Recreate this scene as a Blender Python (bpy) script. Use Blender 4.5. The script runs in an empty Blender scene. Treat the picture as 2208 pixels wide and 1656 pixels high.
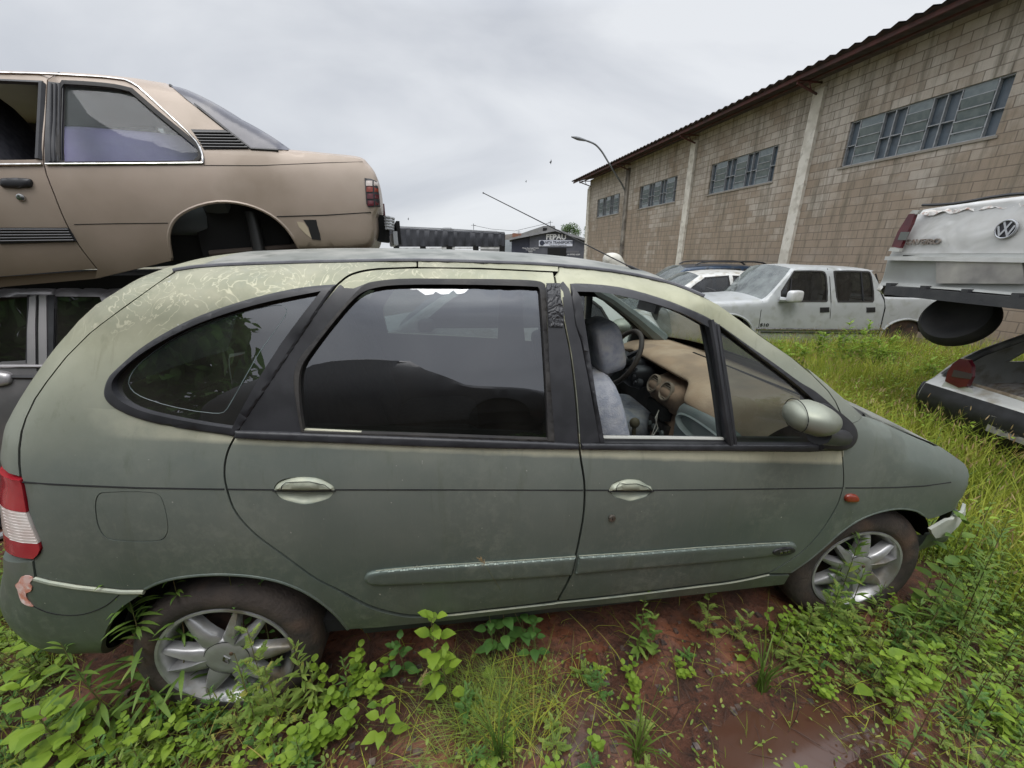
import bpy, math, random
import numpy as np
from mathutils import Vector, Matrix
from mathutils.geometry import delaunay_2d_cdt
random.seed(7); rng = np.random.default_rng(7)
SC = bpy.context.scene; COL = SC.collection
R = math.radians
# ------------------------------------------------------------------ camera
CAM = np.array([0.862, -1.934, 1.636]); TH = 0.32465; YAW = 0.1358
FW = np.array([math.sin(YAW)*math.cos(TH), math.cos(YAW)*math.cos(TH), -math.sin(TH)])
RT = np.array([math.cos(YAW), -math.sin(YAW), 0.0]); UPV = np.cross(RT, FW)
FH = np.array([math.sin(YAW), math.cos(YAW), 0.0])
FPX = 836.0
cd = bpy.data.cameras.new('camera'); cam = bpy.data.objects.new('camera', cd); COL.objects.link(cam)
cam.matrix_world = Matrix(((RT[0], UPV[0], -FW[0], CAM[0]), (RT[1], UPV[1], -FW[1], CAM[1]), (RT[2], UPV[2], -FW[2], CAM[2]), (0, 0, 0, 1)))
cd.sensor_width = 36; cd.lens = FPX/2208*36; cd.clip_start = 0.05; cd.clip_end = 3000
SC.camera = cam
# ------------------------------------------------------------------ sky, light
w = bpy.data.worlds.new('World'); SC.world = w; w.use_nodes = True
nt = w.node_tree; N = nt.nodes; L = nt.links
bg = N['Background']; sky = N.new('ShaderNodeTexSky'); sky.sky_type = 'NISHITA'; sky.sun_disc = False
sky.sun_elevation = R(62); sky.sun_rotation = R(200)
tc = N.new('ShaderNodeTexCoord'); mp = N.new('ShaderNodeMapping'); mp.inputs['Scale'].default_value = (1.2, 1.2, 3.2)
mp.inputs['Rotation'].default_value = (0.25, 0.15, 0.5)
no = N.new('ShaderNodeTexNoise'); no.inputs['Scale'].default_value = 1.15; no.inputs['Detail'].default_value = 7; no.inputs['Roughness'].default_value = .48; no.inputs['Distortion'].default_value = .5
cr = N.new('ShaderNodeValToRGB'); cr.color_ramp.elements[0].position = .36; cr.color_ramp.elements[1].position = .62
cr.color_ramp.elements[0].color = (4.95, 5.2, 5.7, 1); cr.color_ramp.elements[1].color = (7.5, 7.7, 8.0, 1)
sx = N.new('ShaderNodeSeparateXYZ'); L.new(tc.outputs['Generated'], mp.inputs[0]); L.new(mp.outputs[0], no.inputs['Vector']); L.new(no.outputs['Fac'], cr.inputs[0])
L.new(tc.outputs['Generated'], sx.inputs[0])
mr = N.new('ShaderNodeMapRange'); mr.inputs['From Min'].default_value = .42; mr.inputs['From Max'].default_value = .95; mr.inputs['To Min'].default_value = 1; mr.inputs['To Max'].default_value = 3.6
L.new(sx.outputs['Z'], mr.inputs['Value'])
mu = N.new('ShaderNodeVectorMath'); mu.operation = 'SCALE'; L.new(cr.outputs[0], mu.inputs[0]); L.new(mr.outputs[0], mu.inputs['Scale'])
mx = N.new('ShaderNodeMix'); mx.data_type = 'RGBA'; mx.inputs['Factor'].default_value = .93
L.new(sky.outputs[0], mx.inputs['A']); L.new(mu.outputs[0], mx.inputs['B']); L.new(mx.outputs['Result'], bg.inputs['Color'])
bg.inputs['Strength'].default_value = 0.112
sl = bpy.data.lights.new('sun', 'SUN'); sl.energy = 1.2; sl.angle = R(25); sl.color = (1, .97, .93)
so = bpy.data.objects.new('sun', sl); COL.objects.link(so); so.rotation_euler = (R(28), 0, R(-20))
SC.view_settings.view_transform = 'Standard'; SC.view_settings.look = 'None'; SC.view_settings.exposure = 0.0; SC.view_settings.gamma = 1
SC.render.engine = 'CYCLES'; SC.cycles.use_denoising = True; SC.cycles.max_bounces = 7; SC.cycles.transparent_max_bounces = 14
SC.cycles.diffuse_bounces = 3; SC.cycles.glossy_bounces = 3; SC.cycles.caustics_reflective = False; SC.cycles.caustics_refractive = False

# ------------------------------------------------------------------ scene graph helpers
def thing(name, label, cat, loc=(0, 0, 0), group=None, rz=0):
    o = bpy.data.objects.new(name, None); COL.objects.link(o); o.location = loc; o.rotation_euler = (0, 0, rz)
    o['label'] = label; o['category'] = cat; o.empty_display_size = .1
    if group: o['group'] = group
    return o
def tag(o, label, cat, group=None, kind=None):
    o['label'] = label; o['category'] = cat
    if group: o['group'] = group
    if kind: o['kind'] = kind
    return o
class MB:
    def __init__(s): s.v = []; s.f = []; s.m = []; s.smooth = True
    def add(s, vs, fs, mi=0):
        n = len(s.v); s.v.extend([tuple(map(float, p)) for p in vs]); s.f.extend([tuple(n+i for i in f) for f in fs]); s.m.extend([mi]*len(fs)); return n
    def box(s, c, d, rz=0, mi=0, rx=0, ry=0):
        M = Matrix.Rotation(rz, 3, 'Z') @ Matrix.Rotation(ry, 3, 'Y') @ Matrix.Rotation(rx, 3, 'X')
        vs = [Vector(c)+M @ Vector((x*d[0]/2, y*d[1]/2, z*d[2]/2)) for x in (-1, 1) for y in (-1, 1) for z in (-1, 1)]
        s.add(vs, [(0, 1, 3, 2), (4, 6, 7, 5), (0, 4, 5, 1), (2, 3, 7, 6), (0, 2, 6, 4), (1, 5, 7, 3)], mi)
    def tube(s, pts, r, n=8, mi=0, cap=True):
        pts = [Vector(p) for p in pts]; k = len(pts); rs = r if hasattr(r, '__len__') else [r]*k
        up = Vector((0, 0, 1)); rings = []
        for i, p in enumerate(pts):
            t = (pts[min(i+1, k-1)]-pts[max(i-1, 0)]).normalized()
            a = t.cross(up)
            if a.length < .1: a = t.cross(Vector((1, 0, 0)))
            a.normalize(); b = t.cross(a)
            rings.append([p+(a*math.cos(q)+b*math.sin(q))*rs[i] for q in [2*math.pi*j/n for j in range(n)]])
        fs = [(i*n+j, i*n+(j+1) % n, (i+1)*n+(j+1) % n, (i+1)*n+j) for i in range(k-1) for j in range(n)]
        if cap: fs += [tuple(range(n))[::-1], tuple((k-1)*n+j for j in range(n))]
        s.add([q for r_ in rings for q in r_], fs, mi)
    def lathe(s, prof, n=32, M=None, mi=0, close=False):
        # prof: (radius, height) about local Z
        vs = [Vector((r*math.cos(2*math.pi*j/n), r*math.sin(2*math.pi*j/n), h)) for r, h in prof for j in range(n)]
        if M: vs = [M @ v for v in vs]
        k = len(prof)
        fs = [(i*n+j, i*n+(j+1) % n, ((i+1) % k)*n+(j+1) % n, ((i+1) % k)*n+j) for i in range(k if close else k-1) for j in range(n)]
        s.add(vs, fs, mi)
    def prism(s, poly, h, M=None, mi=0, bev=0):
        # poly: 2D list; extruded along local Z 0..h
        n = len(poly); vs = [Vector((p[0], p[1], 0)) for p in poly]+[Vector((p[0], p[1], h)) for p in poly]
        if M: vs = [M @ v for v in vs]
        s.add(vs, [tuple(range(n))[::-1], tuple(range(n, 2*n))]+[(i, (i+1) % n, n+(i+1) % n, n+i) for i in range(n)], mi)
    def grid(s, G, mi=0, flip=False):
        a = len(G); b = len(G[0]); fs = [(i*b+j, (i+1)*b+j, (i+1)*b+j+1, i*b+j+1) for i in range(a-1) for j in range(b-1)]
        if flip: fs = [f[::-1] for f in fs]
        s.add([p for r_ in G for p in r_], fs, mi)
    def sph(s, c, r, n=12, mi=0, M=None):
        G = [[Vector(c)+(M if M else Matrix.Identity(3)) @ Vector((r[0]*math.sin(t)*math.cos(p), r[1]*math.sin(t)*math.sin(p), r[2]*math.cos(t))) for p in [2*math.pi*j/(2*n) for j in range(2*n+1)]] for t in [math.pi*i/n for i in range(n+1)]]
        s.grid(G, mi)
    def build(s, name, mats, parent=None, smooth=None, angle=40, world=False):
        me = bpy.data.meshes.new(name); me.from_pydata(s.v, [], s.f)
        if not isinstance(mats, (list, tuple)): mats = [mats]
        for m in mats: me.materials.append(m)
        if len(mats) > 1: me.polygons.foreach_set('material_index', s.m)
        sm = s.smooth if smooth is None else smooth
        if sm:
            me.polygons.foreach_set('use_smooth', [True]*len(me.polygons))
            if angle: me.set_sharp_from_angle(angle=R(angle))
        me.update(); me.validate()
        o = bpy.data.objects.new(name, me); COL.objects.link(o)
        if parent:
            o.parent = parent
            if world: o.matrix_parent_inverse = pinv(parent)
        return o
def pinv(p):
    return (Matrix.Translation(p.location) @ p.rotation_euler.to_matrix().to_4x4()).inverted()

# ------------------------------------------------------------------ materials
def nmat(name):
    m = bpy.data.materials.new(name); m.use_nodes = True; n = m.node_tree.nodes; return m, n, m.node_tree.links, n['Principled BSDF']
def pm(name, c1, c2=None, scale=8, rough=.5, metal=0, bump=0, bscale=60, coat=0, detail=5, lo=.4, hi=.6, spec=.5, rvar=0, dist=0, emis=None, c3=None, s3=2):
    m, n, l, p = nmat(name); p.inputs['Base Color'].default_value = (*c1, 1); p.inputs['Roughness'].default_value = rough
    p.inputs['Metallic'].default_value = metal; p.inputs['Coat Weight'].default_value = coat; p.inputs['Specular IOR Level'].default_value = spec
    t = n.new('ShaderNodeTexCoord')
    if c2:
        a = n.new('ShaderNodeTexNoise'); a.inputs['Scale'].default_value = scale; a.inputs['Detail'].default_value = detail; a.inputs['Distortion'].default_value = dist
        l.new(t.outputs['Object'], a.inputs['Vector'])
        r = n.new('ShaderNodeValToRGB'); r.color_ramp.elements[0].position = lo; r.color_ramp.elements[1].position = hi
        r.color_ramp.elements[0].color = (*c1, 1); r.color_ramp.elements[1].color = (*c2, 1); l.new(a.outputs['Fac'], r.inputs[0]); out = r.outputs[0]
        if c3:
            a3 = n.new('ShaderNodeTexNoise'); a3.inputs['Scale'].default_value = s3; a3.inputs['Detail'].default_value = 6; l.new(t.outputs['Object'], a3.inputs['Vector'])
            r3 = n.new('ShaderNodeValToRGB'); r3.color_ramp.elements[0].position = .52; r3.color_ramp.elements[1].position = .68; l.new(a3.outputs['Fac'], r3.inputs[0])
            x = n.new('ShaderNodeMix'); x.data_type = 'RGBA'; l.new(r3.outputs[0], x.inputs['Factor']); l.new(out, x.inputs['A']); x.inputs['B'].default_value = (*c3, 1); out = x.outputs['Result']
        l.new(out, p.inputs['Base Color'])
        if rvar:
            q = n.new('ShaderNodeMapRange'); q.inputs['To Min'].default_value = rough-rvar; q.inputs['To Max'].default_value = rough+rvar
            l.new(a.outputs['Fac'], q.inputs['Value']); l.new(q.outputs[0], p.inputs['Roughness'])
    if bump:
        b = n.new('ShaderNodeTexNoise'); b.inputs['Scale'].default_value = bscale; b.inputs['Detail'].default_value = 4; l.new(t.outputs['Object'], b.inputs['Vector'])
        u = n.new('ShaderNodeBump'); u.inputs['Strength'].default_value = bump; u.inputs['Distance'].default_value = .01; l.new(b.outputs['Fac'], u.inputs['Height']); l.new(u.outputs[0], p.inputs['Normal'])
    if emis: p.inputs['Emission Color'].default_value = (*emis, 1); p.inputs['Emission Strength'].default_value = 1
    return m
def glassm(name, tint=(.5, .55, .53), ior=1.8, dust=.05, dustc=(.45, .42, .36), rough=.0):
    m, n, l, p = nmat(name); n.remove(p); o = n['Material Output']
    tr = n.new('ShaderNodeBsdfTransparent'); tr.inputs[0].default_value = (*tint, 1)
    gl = n.new('ShaderNodeBsdfGlossy'); gl.inputs['Roughness'].default_value = rough; gl.inputs[0].default_value = (.93, .95, 1, 1)
    lw = n.new('ShaderNodeLayerWeight'); pw = n.new('ShaderNodeMath'); pw.operation = 'POWER'; l.new(lw.outputs['Facing'], pw.inputs[0]); pw.inputs[1].default_value = 5
    f0 = ((ior-1)/(ior+1))**2*1.25; fr = n.new('ShaderNodeMath'); fr.operation = 'MULTIPLY_ADD'; l.new(pw.outputs[0], fr.inputs[0]); fr.inputs[1].default_value = 1-f0; fr.inputs[2].default_value = f0
    mx = n.new('ShaderNodeMixShader'); l.new(fr.outputs[0], mx.inputs[0]); l.new(tr.outputs[0], mx.inputs[1]); l.new(gl.outputs[0], mx.inputs[2])
    df = n.new('ShaderNodeBsdfDiffuse'); df.inputs[0].default_value = (*dustc, 1)
    t = n.new('ShaderNodeTexCoord'); a = n.new('ShaderNodeTexNoise'); a.inputs['Scale'].default_value = 4; a.inputs['Detail'].default_value = 8; a.inputs['Roughness'].default_value = .65
    l.new(t.outputs['Object'], a.inputs['Vector']); q = n.new('ShaderNodeMapRange'); q.inputs['From Min'].default_value = .3; q.inputs['From Max'].default_value = .75
    q.inputs['To Min'].default_value = dust*.4; q.inputs['To Max'].default_value = dust*1.8; l.new(a.outputs['Fac'], q.inputs['Value'])
    m2 = n.new('ShaderNodeMixShader'); l.new(q.outputs[0], m2.inputs[0]); l.new(mx.outputs[0], m2.inputs[1]); l.new(df.outputs[0], m2.inputs[2]); l.new(m2.outputs[0], o.inputs['Surface'])
    return m
BLK = pm('black_trim', (.012, .012, .014), (.022, .022, .025), 12, rough=.42, bump=.05, bscale=300)
RUB = pm('rubber', (.015, .014, .014), (.03, .027, .024), 9, rough=.7, bump=.15, bscale=120)
DRK = pm('dark_inner', (.006, .006, .006), rough=.9)
CHR = pm('chrome', (.62, .62, .62), (.35, .34, .32), 20, rough=.22, metal=1)
REDL = pm('red_lens', (.30, .012, .022), (.36, .02, .03), 6, rough=.18, coat=.4)
AMB = pm('amber_lens', (.20, .028, .012), rough=.2, coat=.4)
CLRL = pm('clear_lens', (.55, .47, .43), (.62, .57, .53), 20, rough=.2, coat=.4)
WHL = pm('white_letters', (.75, .75, .75), rough=.6)

# ------------------------------------------------------------------ picture geometry
def ray(px, py):
    d = RT*((px-1104)/FPX)-UPV*((py-828)/FPX)+FW
    return d
def on_plane(px, py, P0, nrm):
    d = ray(px, py); t = np.dot(np.asarray(P0)-CAM, nrm)/np.dot(d, nrm); return CAM+t*d
def project(P):
    q = np.asarray(P)-CAM; z = q@FW; return 1104+FPX*(q@RT)/z, 828-FPX*(q@UPV)/z
def catmull(P, n=6, closed=False):
    P = [np.array(p, float) for p in P]; out = []; k = len(P)
    for i in range(k if closed else k-1):
        p0 = P[(i-1) % k] if closed or i > 0 else 2*P[0]-P[1]; p1 = P[i]; p2 = P[(i+1) % k]; p3 = P[(i+2) % k] if closed or i < k-2 else 2*P[-1]-P[-2]
        d1 = max(np.linalg.norm(p1-p0), 1e-6)**.5; d2 = max(np.linalg.norm(p2-p1), 1e-6)**.5; d3 = max(np.linalg.norm(p3-p2), 1e-6)**.5
        m1 = ((p1-p0)/d1-(p2-p0)/(d1+d2)+(p2-p1)/d2)*d2; m2 = ((p2-p1)/d2-(p3-p1)/(d2+d3)+(p3-p2)/d3)*d2
        for j in range(n):
            t = j/n; out.append((2*t**3-3*t*t+1)*p1+(t**3-2*t*t+t)*m1+(-2*t**3+3*t*t)*p2+(t**3-t*t)*m2)
    if not closed: out.append(P[-1])
    return [tuple(p) for p in out]
def inside(poly, X, Y):
    poly = np.asarray(poly); x0 = poly[:, 0]; y0 = poly[:, 1]; x1 = np.roll(x0, -1); y1 = np.roll(y0, -1)
    X = np.atleast_1d(X)[:, None]; Y = np.atleast_1d(Y)[:, None]
    c = ((y0 > Y) != (y1 > Y)) & (X < (x1-x0)*(Y-y0)/np.where(y1 == y0, 1e-12, y1-y0)+x0)
    return (c.sum(1) % 2) == 1
def segdist(poly, P, closed=True):
    A = np.asarray(poly, float); B = np.roll(A, -1, 0)
    if not closed: A = A[:-1]; B = B[:-1]
    P = np.atleast_2d(P); D = B-A; L2 = (D**2).sum(1)+1e-18
    t = np.clip(((P[:, None]-A)*D).sum(2)/L2, 0, 1); Q = A+t[..., None]*D
    d = np.sqrt(((P[:, None]-Q)**2).sum(2)); i = d.argmin(1); return d[np.arange(len(P)), i], i, t[np.arange(len(P)), i]
def offset(poly, d):
    P = np.asarray(poly, float); a = np.roll(P, 1, 0); b = np.roll(P, -1, 0)
    area = .5*np.sum(P[:, 0]*b[:, 1]-b[:, 0]*P[:, 1]); s = 1 if area > 0 else -1
    e1 = P-a; e2 = b-P; e1 /= np.linalg.norm(e1, axis=1)[:, None]+1e-12; e2 /= np.linalg.norm(e2, axis=1)[:, None]+1e-12
    n1 = np.c_[-e1[:, 1], e1[:, 0]]*s; n2 = np.c_[-e2[:, 1], e2[:, 0]]*s
    m = n1+n2; L_ = np.linalg.norm(m, axis=1)[:, None]; m = m/np.maximum(L_, 1e-9); c = np.maximum((m*n1).sum(1), .5)[:, None]
    return [tuple(q) for q in P+m*d/c]

class Shell:
    """A vehicle body: side surface b=S(a,z) measured in from the widest near side, outline curve of the side, mirrored far side."""
    def __init__(s, O, e, width, segs, tumble, barrel=0, ac=0, step=.03, parent=None, smooth=6, close=()):
        s.O = np.array([O[0], O[1], O[2]], float); s.e = np.array([e[0], e[1], 0.]); s.e /= np.linalg.norm(s.e); s.n = np.array([-s.e[1], s.e[0], 0.])
        s.W = width; tt_ = catmull(tumble, 8); s.tz = [t[0] for t in tt_]; s.tv = [t[1] for t in tt_]; s.barrel = barrel; s.ac = ac; s.parent = parent
        pts = []; rd = []; rw = []; bu = []; s.rng = {}
        for nm, p, a, b, c in segs:
            q = catmull(p, smooth); i0 = len(pts)
            if pts: q = q[1:]; i0 -= 1
            pts += q; rd += [a]*len(q); rw += [b]*len(q); bu += [c]*len(q); s.rng[nm] = (i0, len(pts)-1)
        s.sil = np.array(pts); k = np.ones(7)/7; s.clo = np.array(list(pts)+list(close))
        pad = lambda v: np.convolve(np.r_[[v[0]]*3, v, [v[-1]]*3], k, 'valid')
        s.rd = pad(rd); s.rw = pad(rw); s.bu = pad(bu)
        s.Cl = s.loc(CAM)
    def loc(s, P):
        q = np.asarray(P)-s.O; return np.array([q@s.e, q@s.n, q[2]])
    def wld(s, a, b, z): return s.O+s.e*a+s.n*b+np.array([0, 0, z])
    def S(s, az, rnd=True):
        az = np.atleast_2d(az).astype(float); b = np.interp(az[:, 1], s.tz, s.tv)+s.barrel*((az[:, 0]-s.ac))**2
        if rnd:
            d, i, t = segdist(s.sil, az, False); ins = inside(s.clo, az[:, 0], az[:, 1]); d = np.where(ins, d, 0)
            rd = s.rd[i]*(1-t)+s.rd[np.minimum(i+1, len(s.rd)-1)]*t; rw = s.rw[i]*(1-t)+s.rw[np.minimum(i+1, len(s.rw)-1)]*t
            q = np.clip(d/rd, 0, 1); b = b+rw*(1-np.sqrt(np.clip(1-(1-q)**2, 0, 1)))
        return b
    def un(s, px, py):
        d = ray(px, py); dl = np.array([d@s.e, d@s.n, d[2]]); b = 0.
        for k in range(14):
            t = (b-s.Cl[1])/dl[1]; a = s.Cl[0]+t*dl[0]; z = s.Cl[2]+t*dl[2]; nb = float(s.S([(a, z)])[0]); b = b+(nb-b)*.75
        return (a, z)
    def px(s, L_): return [s.un(*p) for p in L_]
    def panel(s, name, poly, mat, holes=(), step=.035, off=0., thick=.012, parent='p', side=1, extra=None, mi=0, raised=0):
        poly = [tuple(p) for p in poly]; P = np.array(poly); lo = P.min(0); hi = P.max(0)
        vs = []; ed = []
        for lp in [poly]+[list(h) for h in holes]:
            # subdivide long edges
            q = []
            for i in range(len(lp)):
                a = np.array(lp[i]); b = np.array(lp[(i+1) % len(lp)]); k = max(1, int(np.linalg.norm(b-a)/step))
                q += [tuple(a+(b-a)*j/k) for j in range(k)]
            n0 = len(vs); vs += q; ed += [(n0+i, n0+(i+1) % len(q)) for i in range(len(q))]
        nb = len(vs)
        xs = np.arange(lo[0]+step/2, hi[0], step); zs = np.arange(lo[1]+step/2, hi[1], step)
        G = np.array([(x+(step/2 if j % 2 else 0), z) for j, z in enumerate(zs) for x in xs]) if len(xs) and len(zs) else np.zeros((0, 2))
        ring = []
        nrm = np.gradient(s.sil, axis=0); nrm = np.c_[-nrm[:, 1], nrm[:, 0]]/(np.linalg.norm(nrm, axis=1)[:, None]+1e-12)
        for sg in (1, -1):
            for th in (12, 24, 38, 52, 68):
                ring.append(s.sil+nrm*sg*(s.rd*(1-math.cos(R(th))))[:, None])
        ring = np.concatenate(ring); G = np.concatenate([G, ring]) if len(G) else ring
        G = G[inside(poly, G[:, 0], G[:, 1])]
        for h in holes:
            if len(G): G = G[~inside(h, G[:, 0], G[:, 1])]
        if len(G):
            B = np.array(vs); keep = np.ones(len(G), bool)
            for i0 in range(0, len(G), 400):
                dd = np.sqrt(((G[i0:i0+400, None]-B[None])**2).sum(2)).min(1); keep[i0:i0+400] = dd > step*.3
            G = G[keep]
        if raised:      # rings near the rim so that the rounded edge stays clean
            q0 = poly; ex_ = []
            kk = []
            for i in range(len(q0)):
                a = np.array(q0[i]); b = np.array(q0[(i+1) % len(q0)]); k = max(1, int(np.linalg.norm(b-a)/max(step*.8, .006))); kk += [tuple(a+(b-a)*j/k) for j in range(k)]
            for fq in (.12, .45, 1.0):
                d_ = abs(raised)*1.2*fq; c1 = np.array(offset(kk, d_)); c1 = c1[inside(poly, c1[:, 0], c1[:, 1])] if inside(poly, c1[:, 0], c1[:, 1]).sum() > len(c1)/2 else (lambda c2: c2[inside(poly, c2[:, 0], c2[:, 1])])(np.array(offset(kk, -d_)))
                if len(c1): c1 = c1[segdist(poly, c1)[0] > d_*.85]; ex_.append(c1)
            ex_ = np.concatenate(ex_)
            for h in holes:
                if len(ex_): ex_ = ex_[~inside(h, ex_[:, 0], ex_[:, 1])]
            if len(G): G = G[segdist(poly, G)[0] > abs(raised)*1.5]
            G = np.concatenate([G, ex_]) if len(G) else ex_
        allv = [Vector(v) for v in vs]+[Vector(g) for g in G]
        r = delaunay_2d_cdt(allv, ed, [], 0, 1e-6); V2 = np.array([tuple(v) for v in r[0]]); F = [tuple(f) for f in r[2]]
        c = np.array([V2[list(f)].mean(0) for f in F]); ok = inside(poly, c[:, 0], c[:, 1])
        for h in holes: ok &= ~inside(h, c[:, 0], c[:, 1])
        F = [f for f, o in zip(F, ok) if o]
        used = sorted({i for f in F for i in f}); mp = {u: i for i, u in enumerate(used)}; V2 = V2[used]; F = [tuple(mp[i] for i in f) for f in F]
        b = s.S(V2)+off
        if raised:
            dd = segdist(poly, V2)[0]; b = b-raised*np.sqrt(np.clip(1-(1-np.clip(dd/(abs(raised)*1.2), 0, 1))**2, 0, 1))
        def mk(bb, sd): return [s.wld(v[0], (x if sd == 1 else s.W-x), v[1]) for v, x in zip(V2, bb)]
        # orient: side 1 -> normal toward -n
        F2 = []
        for f in F:
            A, B, C = V2[f[0]], V2[f[1]], V2[f[2]]; ar = (B[0]-A[0])*(C[1]-A[1])-(C[0]-A[0])*(B[1]-A[1]); F2.append(f if ar > 0 else f[::-1])
        if side != 1: F2 = [f[::-1] for f in F2]
        mb = MB(); mb.add(mk(b, side), F2, mi)
        if thick:
            cnt = {}
            for f in F2:
                for i in range(3): cnt[(f[i], f[(i+1) % 3])] = 1
            n0 = len(mb.v); be = [e for e in cnt if (e[1], e[0]) not in cnt]; ids = sorted({i for e in be for i in e}); m2 = {u: n0+i for i, u in enumerate(ids)}
            bb = b+thick; vv = mk(bb, side); mb.v.extend([tuple(vv[i]) for i in ids])
            for e in be: mb.f.append((e[1], e[0], m2[e[0]], m2[e[1]])); mb.m.append(mi)
        if extra: extra(mb, s)
        return mb.build(name, mat, s.parent if parent == 'p' else parent, angle=35, world=True)
    def skin(s, name, seg, mat, n=20, parent='p', i0=0., i1=1., off=0., t0=-1., t1=1., bulge=None):
        a, b = s.rng[seg]; idx = np.linspace(a+(b-a)*i0, a+(b-a)*i1, max(3, int((b-a)*abs(i1-i0))+1)); k = np.arange(len(s.sil))
        P = np.c_[np.interp(idx, k, s.sil[:, 0]), np.interp(idx, k, s.sil[:, 1])]; T = np.gradient(s.sil, axis=0); Nn = np.c_[-T[:, 1], T[:, 0]]; Nn /= np.linalg.norm(Nn, axis=1)[:, None]+1e-12
        cen = s.sil.mean(0); 
        Nn = np.c_[np.interp(idx, k, Nn[:, 0]), np.interp(idx, k, Nn[:, 1])]
        flip = np.sign(((P-cen)*Nn).sum(1).mean()); Nn *= flip
        bu = np.interp(idx, k, s.bu) if bulge is None else np.full(len(idx), bulge); b0 = s.S(P); G = []
        for p, nn, bl, bb in zip(P, Nn, bu, b0):
            row = []
            for j in range(n+1):
                t = t0+(t1-t0)*j/n; q = p+nn*(bl*(1-t*t)+off); row.append(s.wld(q[0], s.W/2+(s.W/2-bb)*t, q[1]))
            G.append(row)
        mb = MB(); mb.grid(G, flip=bool(s.sil[-1, 0] < s.sil[0, 0])); return mb.build(name, mat, s.parent if parent == 'p' else parent, angle=40, world=True)
    def tubeon(s, mb, pts, r, off=-.002, n=6, side=1, close=False):
        Q = []
        for a, z in pts:
            b = float(s.S([(a, z)])[0])+off; Q.append(s.wld(a, b if side == 1 else s.W-b, z))
        mb.tube(Q, r, n)
    def pt(s, a, z, off=0, side=1):
        b = float(s.S([(a, z)])[0])+off; return s.wld(a, b if side == 1 else s.W-b, z)
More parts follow.
